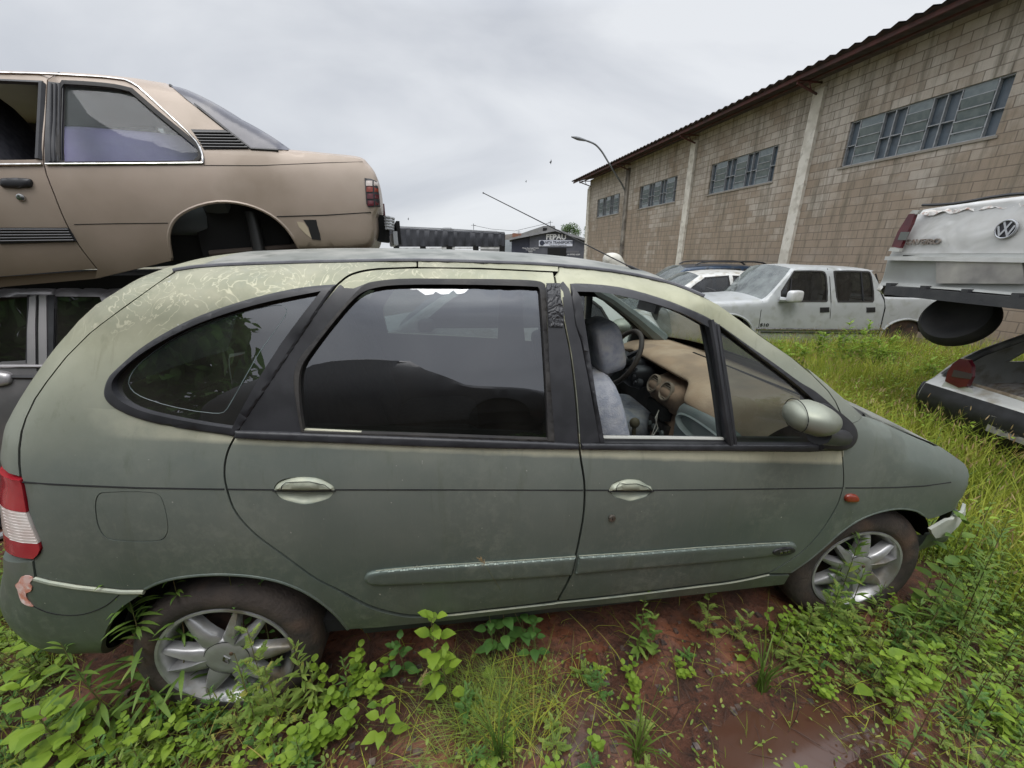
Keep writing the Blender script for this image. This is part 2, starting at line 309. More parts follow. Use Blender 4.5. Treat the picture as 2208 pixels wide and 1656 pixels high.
# ================================================================== GREEN MINIVAN
def paint_green():
    m, n, l, p = nmat('faded_green_paint'); t = n.new('ShaderNodeTexCoord'); geo = n.new('ShaderNodeNewGeometry')
    sx = n.new('ShaderNodeSeparateXYZ'); l.new(geo.outputs['Position'], sx.inputs[0])
    def noise(sc, det=6, dist=0, ro=.6, vec=None):
        a = n.new('ShaderNodeTexNoise'); a.inputs['Scale'].default_value = sc; a.inputs['Detail'].default_value = det; a.inputs['Distortion'].default_value = dist; a.inputs['Roughness'].default_value = ro
        l.new(vec or geo.outputs['Position'], a.inputs['Vector']); return a.outputs['Fac']
    def ramp(f, a, b, c0=(0, 0, 0), c1=(1, 1, 1)):
        r = n.new('ShaderNodeValToRGB'); r.color_ramp.elements[0].position = a; r.color_ramp.elements[1].position = b
        r.color_ramp.elements[0].color = (*c0, 1); r.color_ramp.elements[1].color = (*c1, 1); l.new(f, r.inputs[0]); return r.outputs[0]
    def mix(f, a, b):
        x = n.new('ShaderNodeMix'); x.data_type = 'RGBA'
        (l.new(f, x.inputs['Factor']) if not isinstance(f, float) else setattr(x.inputs['Factor'], 'default_value', f))
        for k, v in (('A', a), ('B', b)):
            if isinstance(v, tuple): x.inputs[k].default_value = (*v, 1)
            else: l.new(v, x.inputs[k])
        return x.outputs['Result']
    def math_(op, a, b=0., c=0.):
        x = n.new('ShaderNodeMath'); x.operation = op; x.use_clamp = False
        for i, v in enumerate((a, b, c)):
            if isinstance(v, (int, float)): x.inputs[i].default_value = v
            else: l.new(v, x.inputs[i])
        return x.outputs[0]
    base = ramp(noise(3.2, 7), .35, .7, (.112, .140, .122), (.150, .180, .158))
    sky_lift = n.new('ShaderNodeMapRange'); sky_lift.inputs['From Min'].default_value = .66; sky_lift.inputs['From Max'].default_value = 1.02; l.new(math_('ADD', sx.outputs['Z'], math_('MULTIPLY', math_('SUBTRACT', noise(2.6, 6), .5), .30)), sky_lift.inputs['Value'])
    base = mix(sky_lift.outputs[0], base, ramp(noise(4, 7), .35, .7, (.195, .220, .195), (.245, .265, .230)))  # base painted paler with height, in place of sky light on the upper panels
    # chalky oxidised lacquer on the panels that lie open to the weather, blotchy lower edge
    zz = math_('ADD', sx.outputs['Z'], math_('MULTIPLY', math_('SUBTRACT', noise(2.2, 5), .5), .22))
    up = ramp(zz, 1.10, 1.40); 
    mr = n.new('ShaderNodeMapRange'); mr.inputs['From Min'].default_value = 1.04; mr.inputs['From Max'].default_value = 1.42; l.new(zz, mr.inputs['Value'])
    chalk = ramp(noise(5, 8), .35, .75, (.33, .33, .225), (.46, .45, .33))
    c = mix(mr.outputs[0], base, chalk)
    # map-like lacquer cracks on the roof rim: contour lines of a warped field
    f1 = noise(6.5, 4, 1.1, .55); sn = math_('ABSOLUTE', math_('SINE', math_('MULTIPLY', f1, 30.)))
    line = ramp(math_('ADD', sn, math_('MULTIPLY', math_('SUBTRACT', noise(30, 4), .5), .45)), .02, .30, (1, 1, 1), (0, 0, 0))
    mk = n.new('ShaderNodeMapRange'); mk.inputs['From Min'].default_value = 1.36; mk.inputs['From Max'].default_value = 1.46; l.new(zz, mk.inputs['Value'])
    # cracks fade out toward the windscreen
    fx = n.new('ShaderNodeMapRange'); fx.inputs['From Min'].default_value = 1.15; fx.inputs['From Max'].default_value = .75; l.new(sx.outputs['X'], fx.inputs['Value'])
    dull = mix(math_('MULTIPLY', math_('MULTIPLY', mk.outputs[0], fx.outputs[0]), .75), c, ramp(noise(7, 5), .4, .6, (.22, .225, .16), (.31, .30, .22)))
    c = mix(math_('MULTIPLY', math_('MULTIPLY', line, mk.outputs[0]), math_('MULTIPLY', fx.outputs[0], .85)), dull, (.48, .46, .335))
    # chalk strip just under the waist moulding
    wl = math_('SUBTRACT', math_('MULTIPLY_ADD', sx.outputs['X'], -.0985, 1.172), sx.outputs['Z'])      # distance below waist line
    band = n.new('ShaderNodeMapRange'); band.inputs['From Min'].default_value = .062; band.inputs['From Max'].default_value = .048; l.new(math_('ADD', wl, math_('MULTIPLY', math_('SUBTRACT', noise(14, 4), .5), .012)), band.inputs['Value'])
    gate = math_('GREATER_THAN', wl, -.02)
    gr = n.new('ShaderNodeMapRange'); gr.inputs['From Min'].default_value = -.22; gr.inputs['From Max'].default_value = .12; l.new(math_('ADD', sx.outputs['X'], math_('MULTIPLY', math_('SUBTRACT', noise(8, 5), .5), .3)), gr.inputs['Value'])
    gx = math_('MULTIPLY', math_('LESS_THAN', sx.outputs['X'], 2.255), gr.outputs[0])
    c = mix(math_('MULTIPLY', math_('MULTIPLY', band.outputs[0], gate), gx), c, ramp(noise(6, 6), .4, .7, (.50, .49, .37), (.60, .585, .45)))
    # mud film near the sill, faint streaks
    st = n.new('ShaderNodeMapping'); st.inputs['Scale'].default_value = (14, 14, 1.3); l.new(geo.outputs['Position'], st.inputs[0])
    mud = n.new('ShaderNodeMapRange'); mud.inputs['From Min'].default_value = .62; mud.inputs['From Max'].default_value = .22; l.new(math_('ADD', sx.outputs['Z'], math_('MULTIPLY', math_('SUBTRACT', noise(1, 6, 0, .65, st.outputs[0]), .5), .5)), mud.inputs['Value'])
    c = mix(math_('MULTIPLY', mud.outputs[0], .55), c, (.085, .085, .055))
    # mould patches
    c = mix(math_('MULTIPLY', ramp(noise(1.3, 8, .6, .7, st.outputs[0]), .56, .72), .30), c, (.095, .11, .06))
    c = mix(math_('MULTIPLY', math_('MULTIPLY', ramp(noise(26, 8, .3, .75), .47, .63), ramp(noise(1.9, 4), .46, .62)), .42), c, (.27, .295, .25))
    c = mix(math_('MULTIPLY', ramp(noise(9, 9, .8, .8, st.outputs[0]), .56, .68), .22), c, (.33, .33, .27))
    # bird lime and chips
    c = mix(ramp(noise(75, 2, 0, .3), .785, .80), c, (.42, .42, .38))
    # horizontal faces: grey lichen bloom on the roof skin
    l.new(c, p.inputs['Base Color'])
    p.inputs['Metallic'].default_value = .45
    ro = n.new('ShaderNodeMapRange'); ro.inputs['To Min'].default_value = .33; ro.inputs['To Max'].default_value = .52; l.new(noise(3, 7), ro.inputs['Value']); l.new(math_('ADD', ro.outputs[0], math_('MULTIPLY', mr.outputs[0], .12)), p.inputs['Roughness'])
    bu = n.new('ShaderNodeBump'); bu.inputs['Strength'].default_value = .04; bu.inputs['Distance'].default_value = .003; l.new(noise(420, 2), bu.inputs['Height']); l.new(bu.outputs[0], p.inputs['Normal'])
    return m
GP = paint_green()
GL_DARK = glassm('tinted_glass', (.17, .20, .20), ior=2.0, dust=.012)
GL_Q = glassm('quarter_glass', (.26, .32, .30), ior=2.0, dust=.03)
GL_CLR = glassm('clear_glass', (.62, .68, .65), ior=1.5, dust=.06)
GL_WS = glassm('dusty_windscreen_glass', (.60, .66, .63), ior=1.5, dust=.16, dustc=(.38, .38, .34))
ALLOY = pm('alloy_paint', (.42, .42, .42), (.33, .33, .325), 14, rough=.38, metal=.55, bump=.03, bscale=200, c3=(.22, .19, .14), s3=7)
TYRE = pm('tyre_rubber', (.030, .024, .021), (.055, .042, .034), 11, rough=.8, bump=.35, bscale=90, c3=(.09, .055, .038), s3=5)
van = thing('minivan', 'faded grey-green minivan filling the foreground, front window open, alloy wheels sunk in mud', 'minivan', (1.29, 0, 0))
VT = [(.1, .16), (.2, .085), (.27, .050), (.4, .012), (.55, 0), (.70, .0), (.80, .005), (.90, .017), (1.0, .036), (1.08, .058), (1.2, .098), (1.35, .155), (1.48, .202), (1.56, .238), (1.66, .285)]
VS = [('rear_bumper', [(-.46, .19), (-.58, .21), (-.68, .29), (-.73, .42), (-.735, .54), (-.69, .65), (-.65, .71)], .28, .22, .05),
      ('tailgate', [(-.65, .71), (-.605, .80), (-.58, .95), (-.548, 1.07)], .24, .18, .05),
      ('rear_window', [(-.548, 1.07), (-.485, 1.20), (-.38, 1.36), (-.30, 1.45)], .16, .12, .05),
      ('rear_spoiler', [(-.30, 1.45), (-.20, 1.535), (-.12, 1.575), (.02, 1.597)], .12, .12, .05),
      ('roof', [(.02, 1.597), (.3, 1.608), (.65, 1.608), (1.0, 1.598), (1.3, 1.580), (1.5, 1.557), (1.66, 1.525)], .09, .13, .050),
      ('windscreen', [(1.66, 1.525), (1.76, 1.480), (1.87, 1.412), (1.97, 1.345), (2.08, 1.272), (2.17, 1.207), (2.27, 1.130), (2.37, 1.050)], .05, .035, .06),
      ('cowl', [(2.37, 1.050), (2.45, 1.020), (2.52, .993)], .06, .05, .06),
      ('hood', [(2.52, .993), (2.62, .955), (2.72, .916), (2.83, .872), (2.92, .825), (2.98, .787)], .14, .10, .05),
      ('grille_panel', [(2.98, .787), (3.06, .72), (3.13, .63), (3.185, .53)], .32, .24, .07),
      ('front_bumper', [(3.185, .53), (3.23, .43), (3.24, .32), (3.17, .22), (3.03, .17)], .38, .27, .10)]
V = Shell((0, -.865, 0), (1, 0), 1.73, VS, VT, barrel=.012, ac=1.25, parent=van)
GAP = 2.3
def vp(px, g=GAP): return V.px(offset(px, -g) if False else shrink(px, g))
def shrink(px, g):
    P = np.asarray(px, float); b = np.roll(P, -1, 0); ar = .5*np.sum(P[:, 0]*b[:, 1]-b[:, 0]*P[:, 1]); Q = offset(px, g)
    Qa = np.asarray(Q); bb = np.roll(Qa, -1, 0); ar2 = .5*np.sum(Qa[:, 0]*bb[:, 1]-bb[:, 0]*Qa[:, 1])
    return Q if abs(ar2) < abs(ar) else offset(px, -g)
cm = catmull
S_tail = [(376, 584), (340, 609), (300, 638), (246, 677), (195, 716), (144, 767), (100, 823), (76, 858), (56, 900), (47, 930), (42, 968), (42, 1000), (45, 1029)]
S_light = [(45, 1029), (51, 1045), (61, 1104), (74, 1138), (86, 1165), (90, 1181), (86, 1192), (79, 1199), (72, 1206)]
S_bumptop = [(72, 1206), (74, 1225), (77, 1243), (110, 1252), (170, 1262), (264, 1272)]
S_bumparch = [(264, 1272), (313, 1272)]
ARCH_R = cm([(313, 1272), (341, 1259), (384, 1248), (460, 1241), (533, 1244), (597, 1255), (648, 1274), (691, 1300), (725, 1329), (750, 1359)], 4)
S_rd_rear = cm([(727, 614), (682, 669), (618, 748), (568, 824), (516, 923), (507, 941)], 3)[:-1]+cm([(507, 941), (494, 966), (486, 993), (484, 1027), (490, 1057), (503, 1095), (524, 1125), (554, 1155), (618, 1202), (682, 1248), (746, 1280)], 4)
S_rd_bot = cm([(746, 1280), (801, 1308), (852, 1322), (886, 1327), (954, 1325), (1039, 1316), (1192, 1299)], 3)
S_rd_top = cm([(727, 614), (751, 595), (780, 585), (817, 580), (919, 577), (1035, 579), (1194, 586)], 3)
S_mid = [(1194, 586), (1200, 620), (1214, 690), (1229, 763), (1240, 850), (1248, 955), (1254, 1000), (1260, 1041), (1259, 1102), (1249, 1163), (1241, 1200), (1231, 1240), (1202, 1296)]
S_mid = cm(S_mid, 3)
S_fd_bot = cm([(1202, 1297), (1327, 1284), (1506, 1262), (1571, 1254), (1620, 1245), (1659, 1236)], 3)
S_fd_front = cm([(1659, 1236), (1700, 1212), (1736, 1185), (1769, 1149), (1793, 1113), (1808, 1085), (1816, 1061), (1820, 1043), (1819, 1001), (1816, 966)], 3)+[(1815, 930), (1815, 894)]
RAIL = cm([(376, 584), (430, 576), (580, 568.5), (760, 564), (900, 562), (1017, 565), (1126, 568.5), (1208, 573.5), (1316, 584.5), (1400, 600), (1458, 615), (1517, 639)], 3)
APIL = [(1517, 639), (1549, 655), (1600, 692), (1644, 726), (1707, 769), (1755, 810), (1786, 841), (1802, 864), (1815, 894)]
S_fend = [(1815, 894), (1818, 905), (1835, 915), (1851, 909), (1861, 900)]
HOODG = cm([(1861, 897), (1887, 905), (1932, 925), (1977, 945), (2007, 958), (2030, 971)], 3)
ARCH_F = cm([(1706, 1236), (1745, 1209), (1781, 1179), (1811, 1152), (1848, 1126), (1884, 1110), (1920, 1101), (1947, 1099), (1977, 1104), (1992, 1113)], 3)
QW_OUT = cm([(727, 613), (682, 616), (631, 623), (555, 640), (479, 663), (416, 687), (352, 720), (301, 753), (263, 786), (238, 811), (228, 836), (228, 854), (241, 872), (276, 892), (327, 909), (403, 924), (479, 935), (507, 940)], 3)
QW_IN = cm([(694, 627), (631, 639), (555, 656), (479, 679), (416, 703), (352, 735), (301, 767), (266, 796), (248, 819), (246, 836), (256, 854), (276, 869), (314, 885), (377, 900), (454, 914), (503, 921)], 3)+[(520, 888), (562, 812), (606, 743), (652, 680)]
QW_CLR = cm([(606, 660), (615, 669), (611, 684), (555, 763), (492, 874), (478, 892), (455, 894), (377, 882), (314, 864), (284, 849), (271, 829), (281, 803), (301, 781), (352, 743), (428, 702), (504, 679), (580, 661)], 2, True)
FUEL = cm([(206, 1078), (214, 1064), (232, 1061), (330, 1062), (344, 1068), (352, 1082), (361, 1120), (362, 1146), (352, 1163), (330, 1168), (250, 1166), (228, 1160), (213, 1140), (206, 1110)], 3, True)
TRIM_RD_OUT = cm([(1174, 612), (1165, 607), (1122, 603), (977, 601), (861, 601), (812, 606), (788, 612), (762, 636), (720, 683), (668, 745), (645, 775), (636, 800), (635, 830), (641, 880), (650, 928)], 3)
GL_RD = cm([(1159, 618), (1122, 616), (977, 613), (861, 614), (820, 618), (786, 628), (762, 646), (722, 692), (672, 757), (652, 789), (646, 821), (649, 880), (656, 928)], 3)+[(900, 936), (1181, 946), (1176, 821), (1168, 690), (1163, 624)]
BELT_R = [(510, 926), (656, 931), (890, 940), (1180, 951), (1247, 955), (1247, 967), (1050, 964), (890, 959), (700, 951), (600, 947), (509, 942)]
BELT_F = [(1252, 954), (1301, 954), (1566, 956), (1752, 957), (1790, 956), (1815, 960), (1813, 968), (1739, 972), (1549, 970), (1252, 967)]
FD_OUT = cm([(1229, 612), (1244, 611), (1333, 618.5), (1422, 642), (1485, 666), (1530, 687), (1612, 744), (1675, 788), (1723, 823), (1755, 842), (1793, 874), (1815, 896)], 3)
FD_OPEN = cm([(1243, 628), (1295, 630), (1339.5, 637.7), (1422, 658), (1485, 682), (1528, 706)], 3)+[(1542, 775), (1567, 955), (1302, 953), (1285, 861), (1266, 737), (1251, 642)]
QL = cm([(1549, 701), (1612, 750), (1675, 797), (1723, 835), (1752, 862)], 3)+[(1757, 900), (1752, 957), (1585, 956)]
# ---- quarter panel: with the window and filler openings
tail_ex = S_tail[::-1]
quarter = S_tail+S_light[1:]+S_bumptop[1:]+S_bumparch[1:]+ARCH_R[1:]+[(818, 1355), (988, 1338), (1192, 1314), (1293, 1306), (1692, 1262), (1706, 1238), (1661, 1240)]+[(x, y+3) for x, y in (S_rd_bot+S_fd_bot[1:])[::-1]][1:-1]+[(746, 1283)]+S_rd_rear[::-1][1:]
quarter += cm([(727, 614), (751, 595), (780, 585), (817, 580)], 3)[1:]+[(900, 577), (900, 562)]+[q for q in RAIL[::-1] if q[0] < 898]
Q = vp(quarter)
P_ = V.panel('rear_quarter_panel', Q, GP, holes=[V.px(offset(QW_OUT+[], 0)), V.px(FUEL)], step=.04, thick=.02)
V.panel('fuel_flap', vp(FUEL, 1.8), GP, off=.001, parent=P_)
sillp = [(750, 1362), (746, 1284)]+[(x, y+2) for x, y in S_rd_bot[1:]]+S_fd_bot[1:]+[(1706, 1236), (1692, 1262), (1293, 1306), (1192, 1314), (988, 1338), (818, 1355)]
# roof side strip above the rear door up to the rail, and front door frame
strip = [(901, 576.5), (1035, 578), (1194, 585.5), (1204, 586), (1204, 573)]+[q for q in RAIL[::-1] if 905 < q[0] < 1202]+[(901, 562)]
V.panel('roof_side_strip', V.px(shrink(strip, .8)), GP, step=.05)
rdoor = S_rd_top+S_mid[1:]+S_rd_bot[::-1][1:]+S_rd_rear[::-1][1:-1]
HND = lambda x0, x1, yt, ym, yb: cm([(x0, ym-2), (x0+10, (yt+ym)/2-4), (x0+(x1-x0)*.28, yt+2), (x0+(x1-x0)*.5, yt), (x0+(x1-x0)*.74, yt+3), (x1-14, (yt+ym)/2-1), (x1, ym-2), (x1-12, (ym+yb)/2+2), (x0+(x1-x0)*.72, yb-5), ((x0+x1)/2, yb), (x0+(x1-x0)*.28, yb-5), (x0+12, (ym+yb)/2+2)], 3, True)
h1 = HND(591, 722, 1028, 1056, 1088); h2 = HND(1313, 1407, 1033, 1058, 1081)
wind_rd = TRIM_RD_OUT[::-1]+[(1176, 621), (1179, 690), (1186, 821), (1193, 952)]
pz = [(650, 930), (1192, 951)]
RD = vp(rdoor)
rd = V.panel('rear_door', RD, GP, holes=[V.px(shrink(wind_rd, 2)), V.px(h1)], step=.04, thick=.02)
fdoor = [(1204, 586), (1205, 573.2)]+[q for q in RAIL if q[0] > 1210]+APIL[1:]+S_fd_front[::-1][1:]+S_fd_bot[::-1][1:]+S_mid[::-1][1:-1]
fd_hole = [(1229, 612)]+FD_OUT[1:-3]+[(1752, 846), (1757, 900), (1755, 960), (1250, 960), (1240, 740), (1232, 650)]
FDp = vp(fdoor)
fd = V.panel('front_door', FDp, GP, holes=[V.px(shrink(fd_hole, 1)), V.px(h2)], step=.04, thick=.02)
fl = [(2053, 1101), (2023, 1114), (2001, 1119)]+ARCH_F[::-1]
fA = V.px(S_fd_front+S_fend[1:]+HOODG[1:]); fB = V.px(fl); z0_ = fA[-1][1]
FEN = fA+[tuple(q) for q in V.sil if q[0] > fA[-1][0]+.01 and q[1] < z0_ and q[1] > fB[0][1]+.01]+fB
fen = V.panel('front_wing', FEN, GP, step=.035, thick=.02)
pb = V.px([(1755, 811), (1786, 842), (1802, 865), (1815, 893), (1818, 903), (1835, 913), (1851, 907), (1860, 898)])
V.panel('pillar_base_panel', pb+[tuple(q) for q in V.sil if pb[0][0] < q[0] < pb[-1][0]][::-1], GP, step=.03, thick=.01, parent=fen)
# ---- rear bumper (side part), rear lamp, with peeled patch
bump = [(72, 1206), (74, 1225), (77, 1243), (110, 1252), (170, 1262), (264, 1272)]
bump_s = V.px(shrink(bump+[(313, 1272), (264, 1307), (243, 1325), (226, 1368), (222, 1404)], 2))
def clampx(L_): return [(a, z) for a, z in L_]
u = V.un
_ = [(-.735, .60), (-.735, .50), (-.70, .37), (-.62, .275), (-.50, .245)]
bpoly = V.px([(72, 1209), (77, 1246), (110, 1255), (170, 1265), (262, 1275), (311, 1275), (264, 1307), (243, 1327), (227, 1368), (222, 1406)])
bpoly = [p for p in bpoly]+[tuple(q) for q in V.sil if q[0] < -.46 and q[1] < .73 and q[1] < bpoly[0][1]]
rb = V.panel('rear_bumper_corner', bpoly, GP, step=.03, off=-.004, thick=.02)
lp = V.px(S_light)
lamp_poly = lp[::-1]+[]
zt = lp[0][1]; zb = lp[-1][1]
_e = [(x, z) for x, z in [tuple(q) for q in V.sil] if zb-.02 < z < zt and x < -.5]
def lens(z0, z1, m, nm):
    L1 = [q for q in cm(lp, 4) if z0 <= q[1] <= z1]; L2 = [q for q in V.sil if z0 <= q[1] <= z1 and q[0] < -.5]
    f = lambda z: (float(np.interp(z, [q[1] for q in lp[::-1]], [q[0] for q in lp[::-1]])), z)
    g = lambda z: (float(np.interp(z, V.sil[:60, 1], V.sil[:60, 0]))+.001, z)
    zs = np.linspace(z0, z1, 9); poly = [f(z) for z in zs]+[g(z) for z in zs[::-1]]
    return poly
lt = thing
zA = zt-(zt-zb)*.40; zB = zt-(zt-zb)*.77
tl = V.panel('tail_light', lens(zA+.001, zt-.006, None, ''), REDL, off=-.006, step=.02, thick=.02)
V.panel('lens', lens(zB+.001, zA-.001, None, ''), CLRL, off=-.006, step=.02, thick=.02, parent=tl)
V.panel('lens', lens(zb+.006, zB-.001, None, ''), REDL, off=-.006, step=.02, thick=.02, parent=tl)
mb = MB()
for z in np.arange(zB, zA, .009):      # ribs pressed into the clear lens
    f = np.interp(z, [q[1] for q in lp[::-1]], [q[0] for q in lp[::-1]]); V.tubeon(mb, [(f-.002, z), (f-.05, z), (f-.10, z)], .0015, off=-.006, n=4)
mb.build('lens_ribs', CLRL, tl, world=True)
# ---- tailgate strip visible beyond the seam, and rest of tail
tgp = V.px([(376, 587), (340, 612), (300, 641), (246, 680), (195, 719), (144, 770), (100, 826), (76, 861), (57, 902), (47, 932), (42, 968), (42, 1000), (45, 1027)])
ex = [q for q in V.sil if q[1] > zt+.003 and q[0] < .03]
tgp = [(x-.005, z) for x, z in tgp]+[(x, z) for x, z in ex]
tg = V.panel('tailgate', tgp, GP, step=.035, thick=.02)
V.skin('tailgate_skin', 'tailgate', GP, parent=tg); V.skin('rear_window_pane', 'rear_window', GL_DARK, parent=tg); V.skin('spoiler', 'rear_spoiler', GP, parent=tg)
V.skin('rear_bumper', 'rear_bumper', GP); 
ROOFM = pm('weathered_roof_paint', (.20, .21, .19), (.31, .31, .28), 6, rough=.42, metal=.3, detail=8, c3=(.14, .15, .13), s3=9, bump=.05, bscale=200)
V.skin('roof', 'roof', ROOFM)
ws = V.skin('windscreen', 'windscreen', GL_WS, off=-.004)
V.skin('cowl', 'cowl', BLK)
hd = V.skin('bonnet', 'hood', ROOFM); V.skin('grille_panel', 'grille_panel', GP)
# bonnet side edge seen above the wing gap
hp = [(x, z) for x, z in V.px([(1864, 893), (1887, 902), (1932, 921), (1977, 941), (2007, 953), (2036, 968)])]
ex = [tuple(q) for q in V.sil if hp[0][0] < q[0] < hp[-1][0]+.01]
V.panel('bonnet_edge', hp+ex[::-1], ROOFM, step=.03, thick=.01, parent=hd)
fb = V.skin('front_bumper', 'front_bumper', GP)
# torn bumper corner
fbs = V.px([(2076, 1084), (2071, 1100), (2035, 1118), (2000, 1138), (2003, 1146), (2011, 1157), (2040, 1150), (2060, 1130), (2075, 1106)])
V.panel('torn_bumper_end', fbs, pm('raw_bumper_plastic', (.42, .43, .38), (.33, .35, .30), 9, rough=.6), off=-.012, thick=.012, parent=fb)
fbl = V.px([(2012, 1160), (2041, 1153), (2062, 1133), (2076, 1108)])+[(3.21, .47), (3.21, .34), (3.14, .24), (3.06, .20)]+V.px([(1962, 1225), (1990, 1190)])
V.panel('bumper_side', fbl, GP, off=.02, thick=.012, parent=fb)
# ---- mirrored far side (the same panels on the other flank)
FP = []
for nm, poly, hol in (('rear_quarter_panel', Q, [V.px(QW_IN)]), ('rear_door', RD, [V.px(GL_RD)]), ('front_door', FDp, [V.px(FD_OPEN), V.px(QL)]), ('front_wing', FEN, []), ('tailgate', tgp, []), ('rear_bumper_corner', bpoly, [])):
    far = V.panel(nm, poly, GP, holes=hol, step=.07, thick=.03, side=-1)
V.panel('roof_side_strip', V.px(shrink(strip, .8)), GP, step=.06, side=-1, thick=.03)
V.panel('tail_light', lens(zb+.006, zt-.006, None, ''), REDL, off=-.006, step=.04, side=-1)
V.panel('door_glass', V.px(GL_RD), GL_CLR, off=.012, side=-1, thick=0, step=.08); V.panel('quarter_glass', V.px(QW_IN), GL_CLR, off=.012, side=-1, thick=0, step=.08); V.panel('quarterlight_glass', V.px(QL), GL_CLR, off=.012, side=-1, thick=0, step=.08)
INM = pm('interior_plastic', (.030, .034, .036), (.045, .048, .048), 10, rough=.75, bump=.1, bscale=150)
# inner lining of both flanks: dark door cards and pillars
OUTL = [tuple(q) for q in V.sil[(V.sil[:, 1] > .3)]]
lin = [(.45, .25), (.45, .55), (.30, .72), (-.30, .72)]+[tuple(q*np.array([1, 1])+np.array([.02 if q[0] < 0 else 0, -.035])) for q in V.sil if q[1] > .72 and -.7 < q[0] < 2.75]+[(2.25, .80), (2.18, .55), (2.1, .25)]
lin = [(a+ (.03 if a < -.2 and z < 1.5 else 0), z) for a, z in lin]
for sd in (1, -1):
    V.panel('inner_lining', lin, INM, holes=[V.px(offset(shrink(QW_IN, -4), 0)), V.px(shrink(GL_RD, -2)), V.px(shrink(FD_OPEN, -1)), V.px(shrink(QL, -2))], step=.08, off=.04, thick=.012, side=sd)
# ---- black mouldings, pillars, glass
qt = V.panel('quarter_window_trim', V.px(QW_OUT), BLK, holes=[V.px(QW_IN)], step=.03, off=-.003, thick=.02, raised=.006)
V.panel('quarter_glass', V.px(offset(QW_IN, 0)), GL_Q, off=.010, thick=0, step=.04)
FR = pm('glass_frit', (.020, .020, .024), rough=.12)
frh = QW_CLR
V.panel('glass_frit', V.px(QW_IN), FR, holes=[V.px(frh)], off=.0125, thick=0, step=.04, parent=qt)
mb = MB(); V.tubeon(mb, V.px(QW_CLR+QW_CLR[:1]), .0016, off=.011, n=4); mb.build('glass_edge_line', pm('frit_dots', (.09, .12, .12), rough=.4), qt, world=True)
# C pillar black panel of the rear door
cpil = [(727, 615)]+S_rd_rear[1:16:1]
cp = [(x+3, y) for x, y in cm([(728, 616), (682, 671), (618, 750), (568, 826), (516, 925), (511, 940)], 3)]+[(600, 946), (658, 948), (650, 920)]+[q for q in TRIM_RD_OUT[::-1][1:] if q[0] < 795]+[(762, 622), (742, 621), (735, 614)]
V.panel('pillar_film', V.px(cp), BLK, off=-.003, thick=.006, step=.04, parent=rd)
wt = V.panel('rear_window_trim', V.px(wind_rd[:-1]+[(1196, 952), (656, 940)]), RUB, holes=[V.px(GL_RD)], off=-.004, thick=.02, step=.03, parent=rd, raised=.004)
V.panel('door_glass', V.px(offset(GL_RD, 0)), GL_DARK, off=.011, thick=0, step=.05, parent=rd)
bp1 = [(1180, 612), (1204, 612), (1213, 690), (1228, 763), (1238, 850), (1246, 955), (1188, 952), (1186, 821), (1180, 690), (1176, 621)]
V.panel('pillar_film', V.px(bp1), BLK, off=-.004, thick=.006, step=.04, parent=rd)
tape = [(1177, 610), (1206, 610), (1208, 640), (1215, 668), (1213, 704), (1183, 703), (1180, 660)]
mt, n_, l_, p_ = nmat('duct_tape'); p_.inputs['Base Color'].default_value = (.025, .025, .028, 1); p_.inputs['Roughness'].default_value = .42
tcc = n_.new('ShaderNodeTexCoord'); nn = n_.new('ShaderNodeTexNoise'); nn.inputs['Scale'].default_value = 26; nn.inputs['Distortion'].default_value = 1.5; l_.new(tcc.outputs['Object'], nn.inputs[0]); bb = n_.new('ShaderNodeBump'); bb.inputs['Strength'].default_value = .8; bb.inputs['Distance'].default_value = .02; l_.new(nn.outputs[0], bb.inputs['Height']); l_.new(bb.outputs[0], p_.inputs['Normal'])
V.panel('tape_patch', V.px(tape), mt, off=-.009, thick=.004, step=.02, parent=rd)
bp2 = [(1207, 612), (1214, 607), (1226, 622), (1232, 640), (1240, 700), (1252, 737), (1276, 861), (1292, 953), (1252, 955), (1244, 850), (1233, 763), (1218, 690)]
V.panel('pillar_film', V.px(bp2), BLK, off=-.004, thick=.006, step=.04, parent=fd)
ft_ = [(1229, 612)]+FD_OUT[1:]+[(1816, 930), (1813, 962), (1752, 960), (1585, 960), (1250, 960), (1240, 740)]
ft_ = FD_OUT+[(1815, 930), (1812, 958), (1752, 961), (1300, 961), (1292, 957), (1278, 861), (1254, 737), (1240, 700), (1232, 640)]
V.panel('front_window_trim', V.px(ft_), BLK, holes=[V.px(FD_OPEN), V.px(QL)], off=-.004, thick=.03, step=.03, parent=fd, raised=.004)
mb = MB(); V.tubeon(mb, V.px([(1530, 690), (1540, 740), (1552, 820), (1563, 900), (1572, 958)]), .012, off=-.004, n=8); V.tubeon(mb, V.px([(1545, 700), (1556, 780), (1572, 880), (1583, 958)]), .009, off=-.002, n=8)
mb.build('window_divider', BLK, fd, world=True)
V.panel('quarterlight_glass', V.px(QL), glassm('quarterlight_tint', (.33, .37, .36), ior=1.5, dust=.04), off=.010, thick=0, step=.05, parent=fd)
for nm, poly, pr in (('waist_moulding', BELT_R, rd), ('waist_moulding', BELT_F, fd)):
    V.panel(nm, V.px(poly), BLK, off=-.009, thick=.02, step=.008, parent=pr, raised=.005)
mb = MB(); V.tubeon(mb, V.px([(1302, 949), (1430, 950), (1567, 952)]), .007, off=.02, n=6); mb.build('window_slot_edge', pm('pale_seal', (.42, .42, .38), rough=.5), fd, world=True)
mt_ = V.panel('mirror_base', V.px(cm([(1756, 866), (1775, 868), (1796, 880), (1818, 897), (1834, 914), (1840, 934), (1832, 955), (1812, 967), (1760, 966)], 3)), BLK, off=-.014, thick=.02, step=.03, raised=.01, parent=fd)
rl = MB(); V.tubeon(rl, V.px(RAIL), .008, off=-.003, n=8); rl.build('roof_gutter_moulding', pm('gutter_rubber', (.055, .055, .065), (.08, .08, .09), 20, rough=.45), van, world=True)
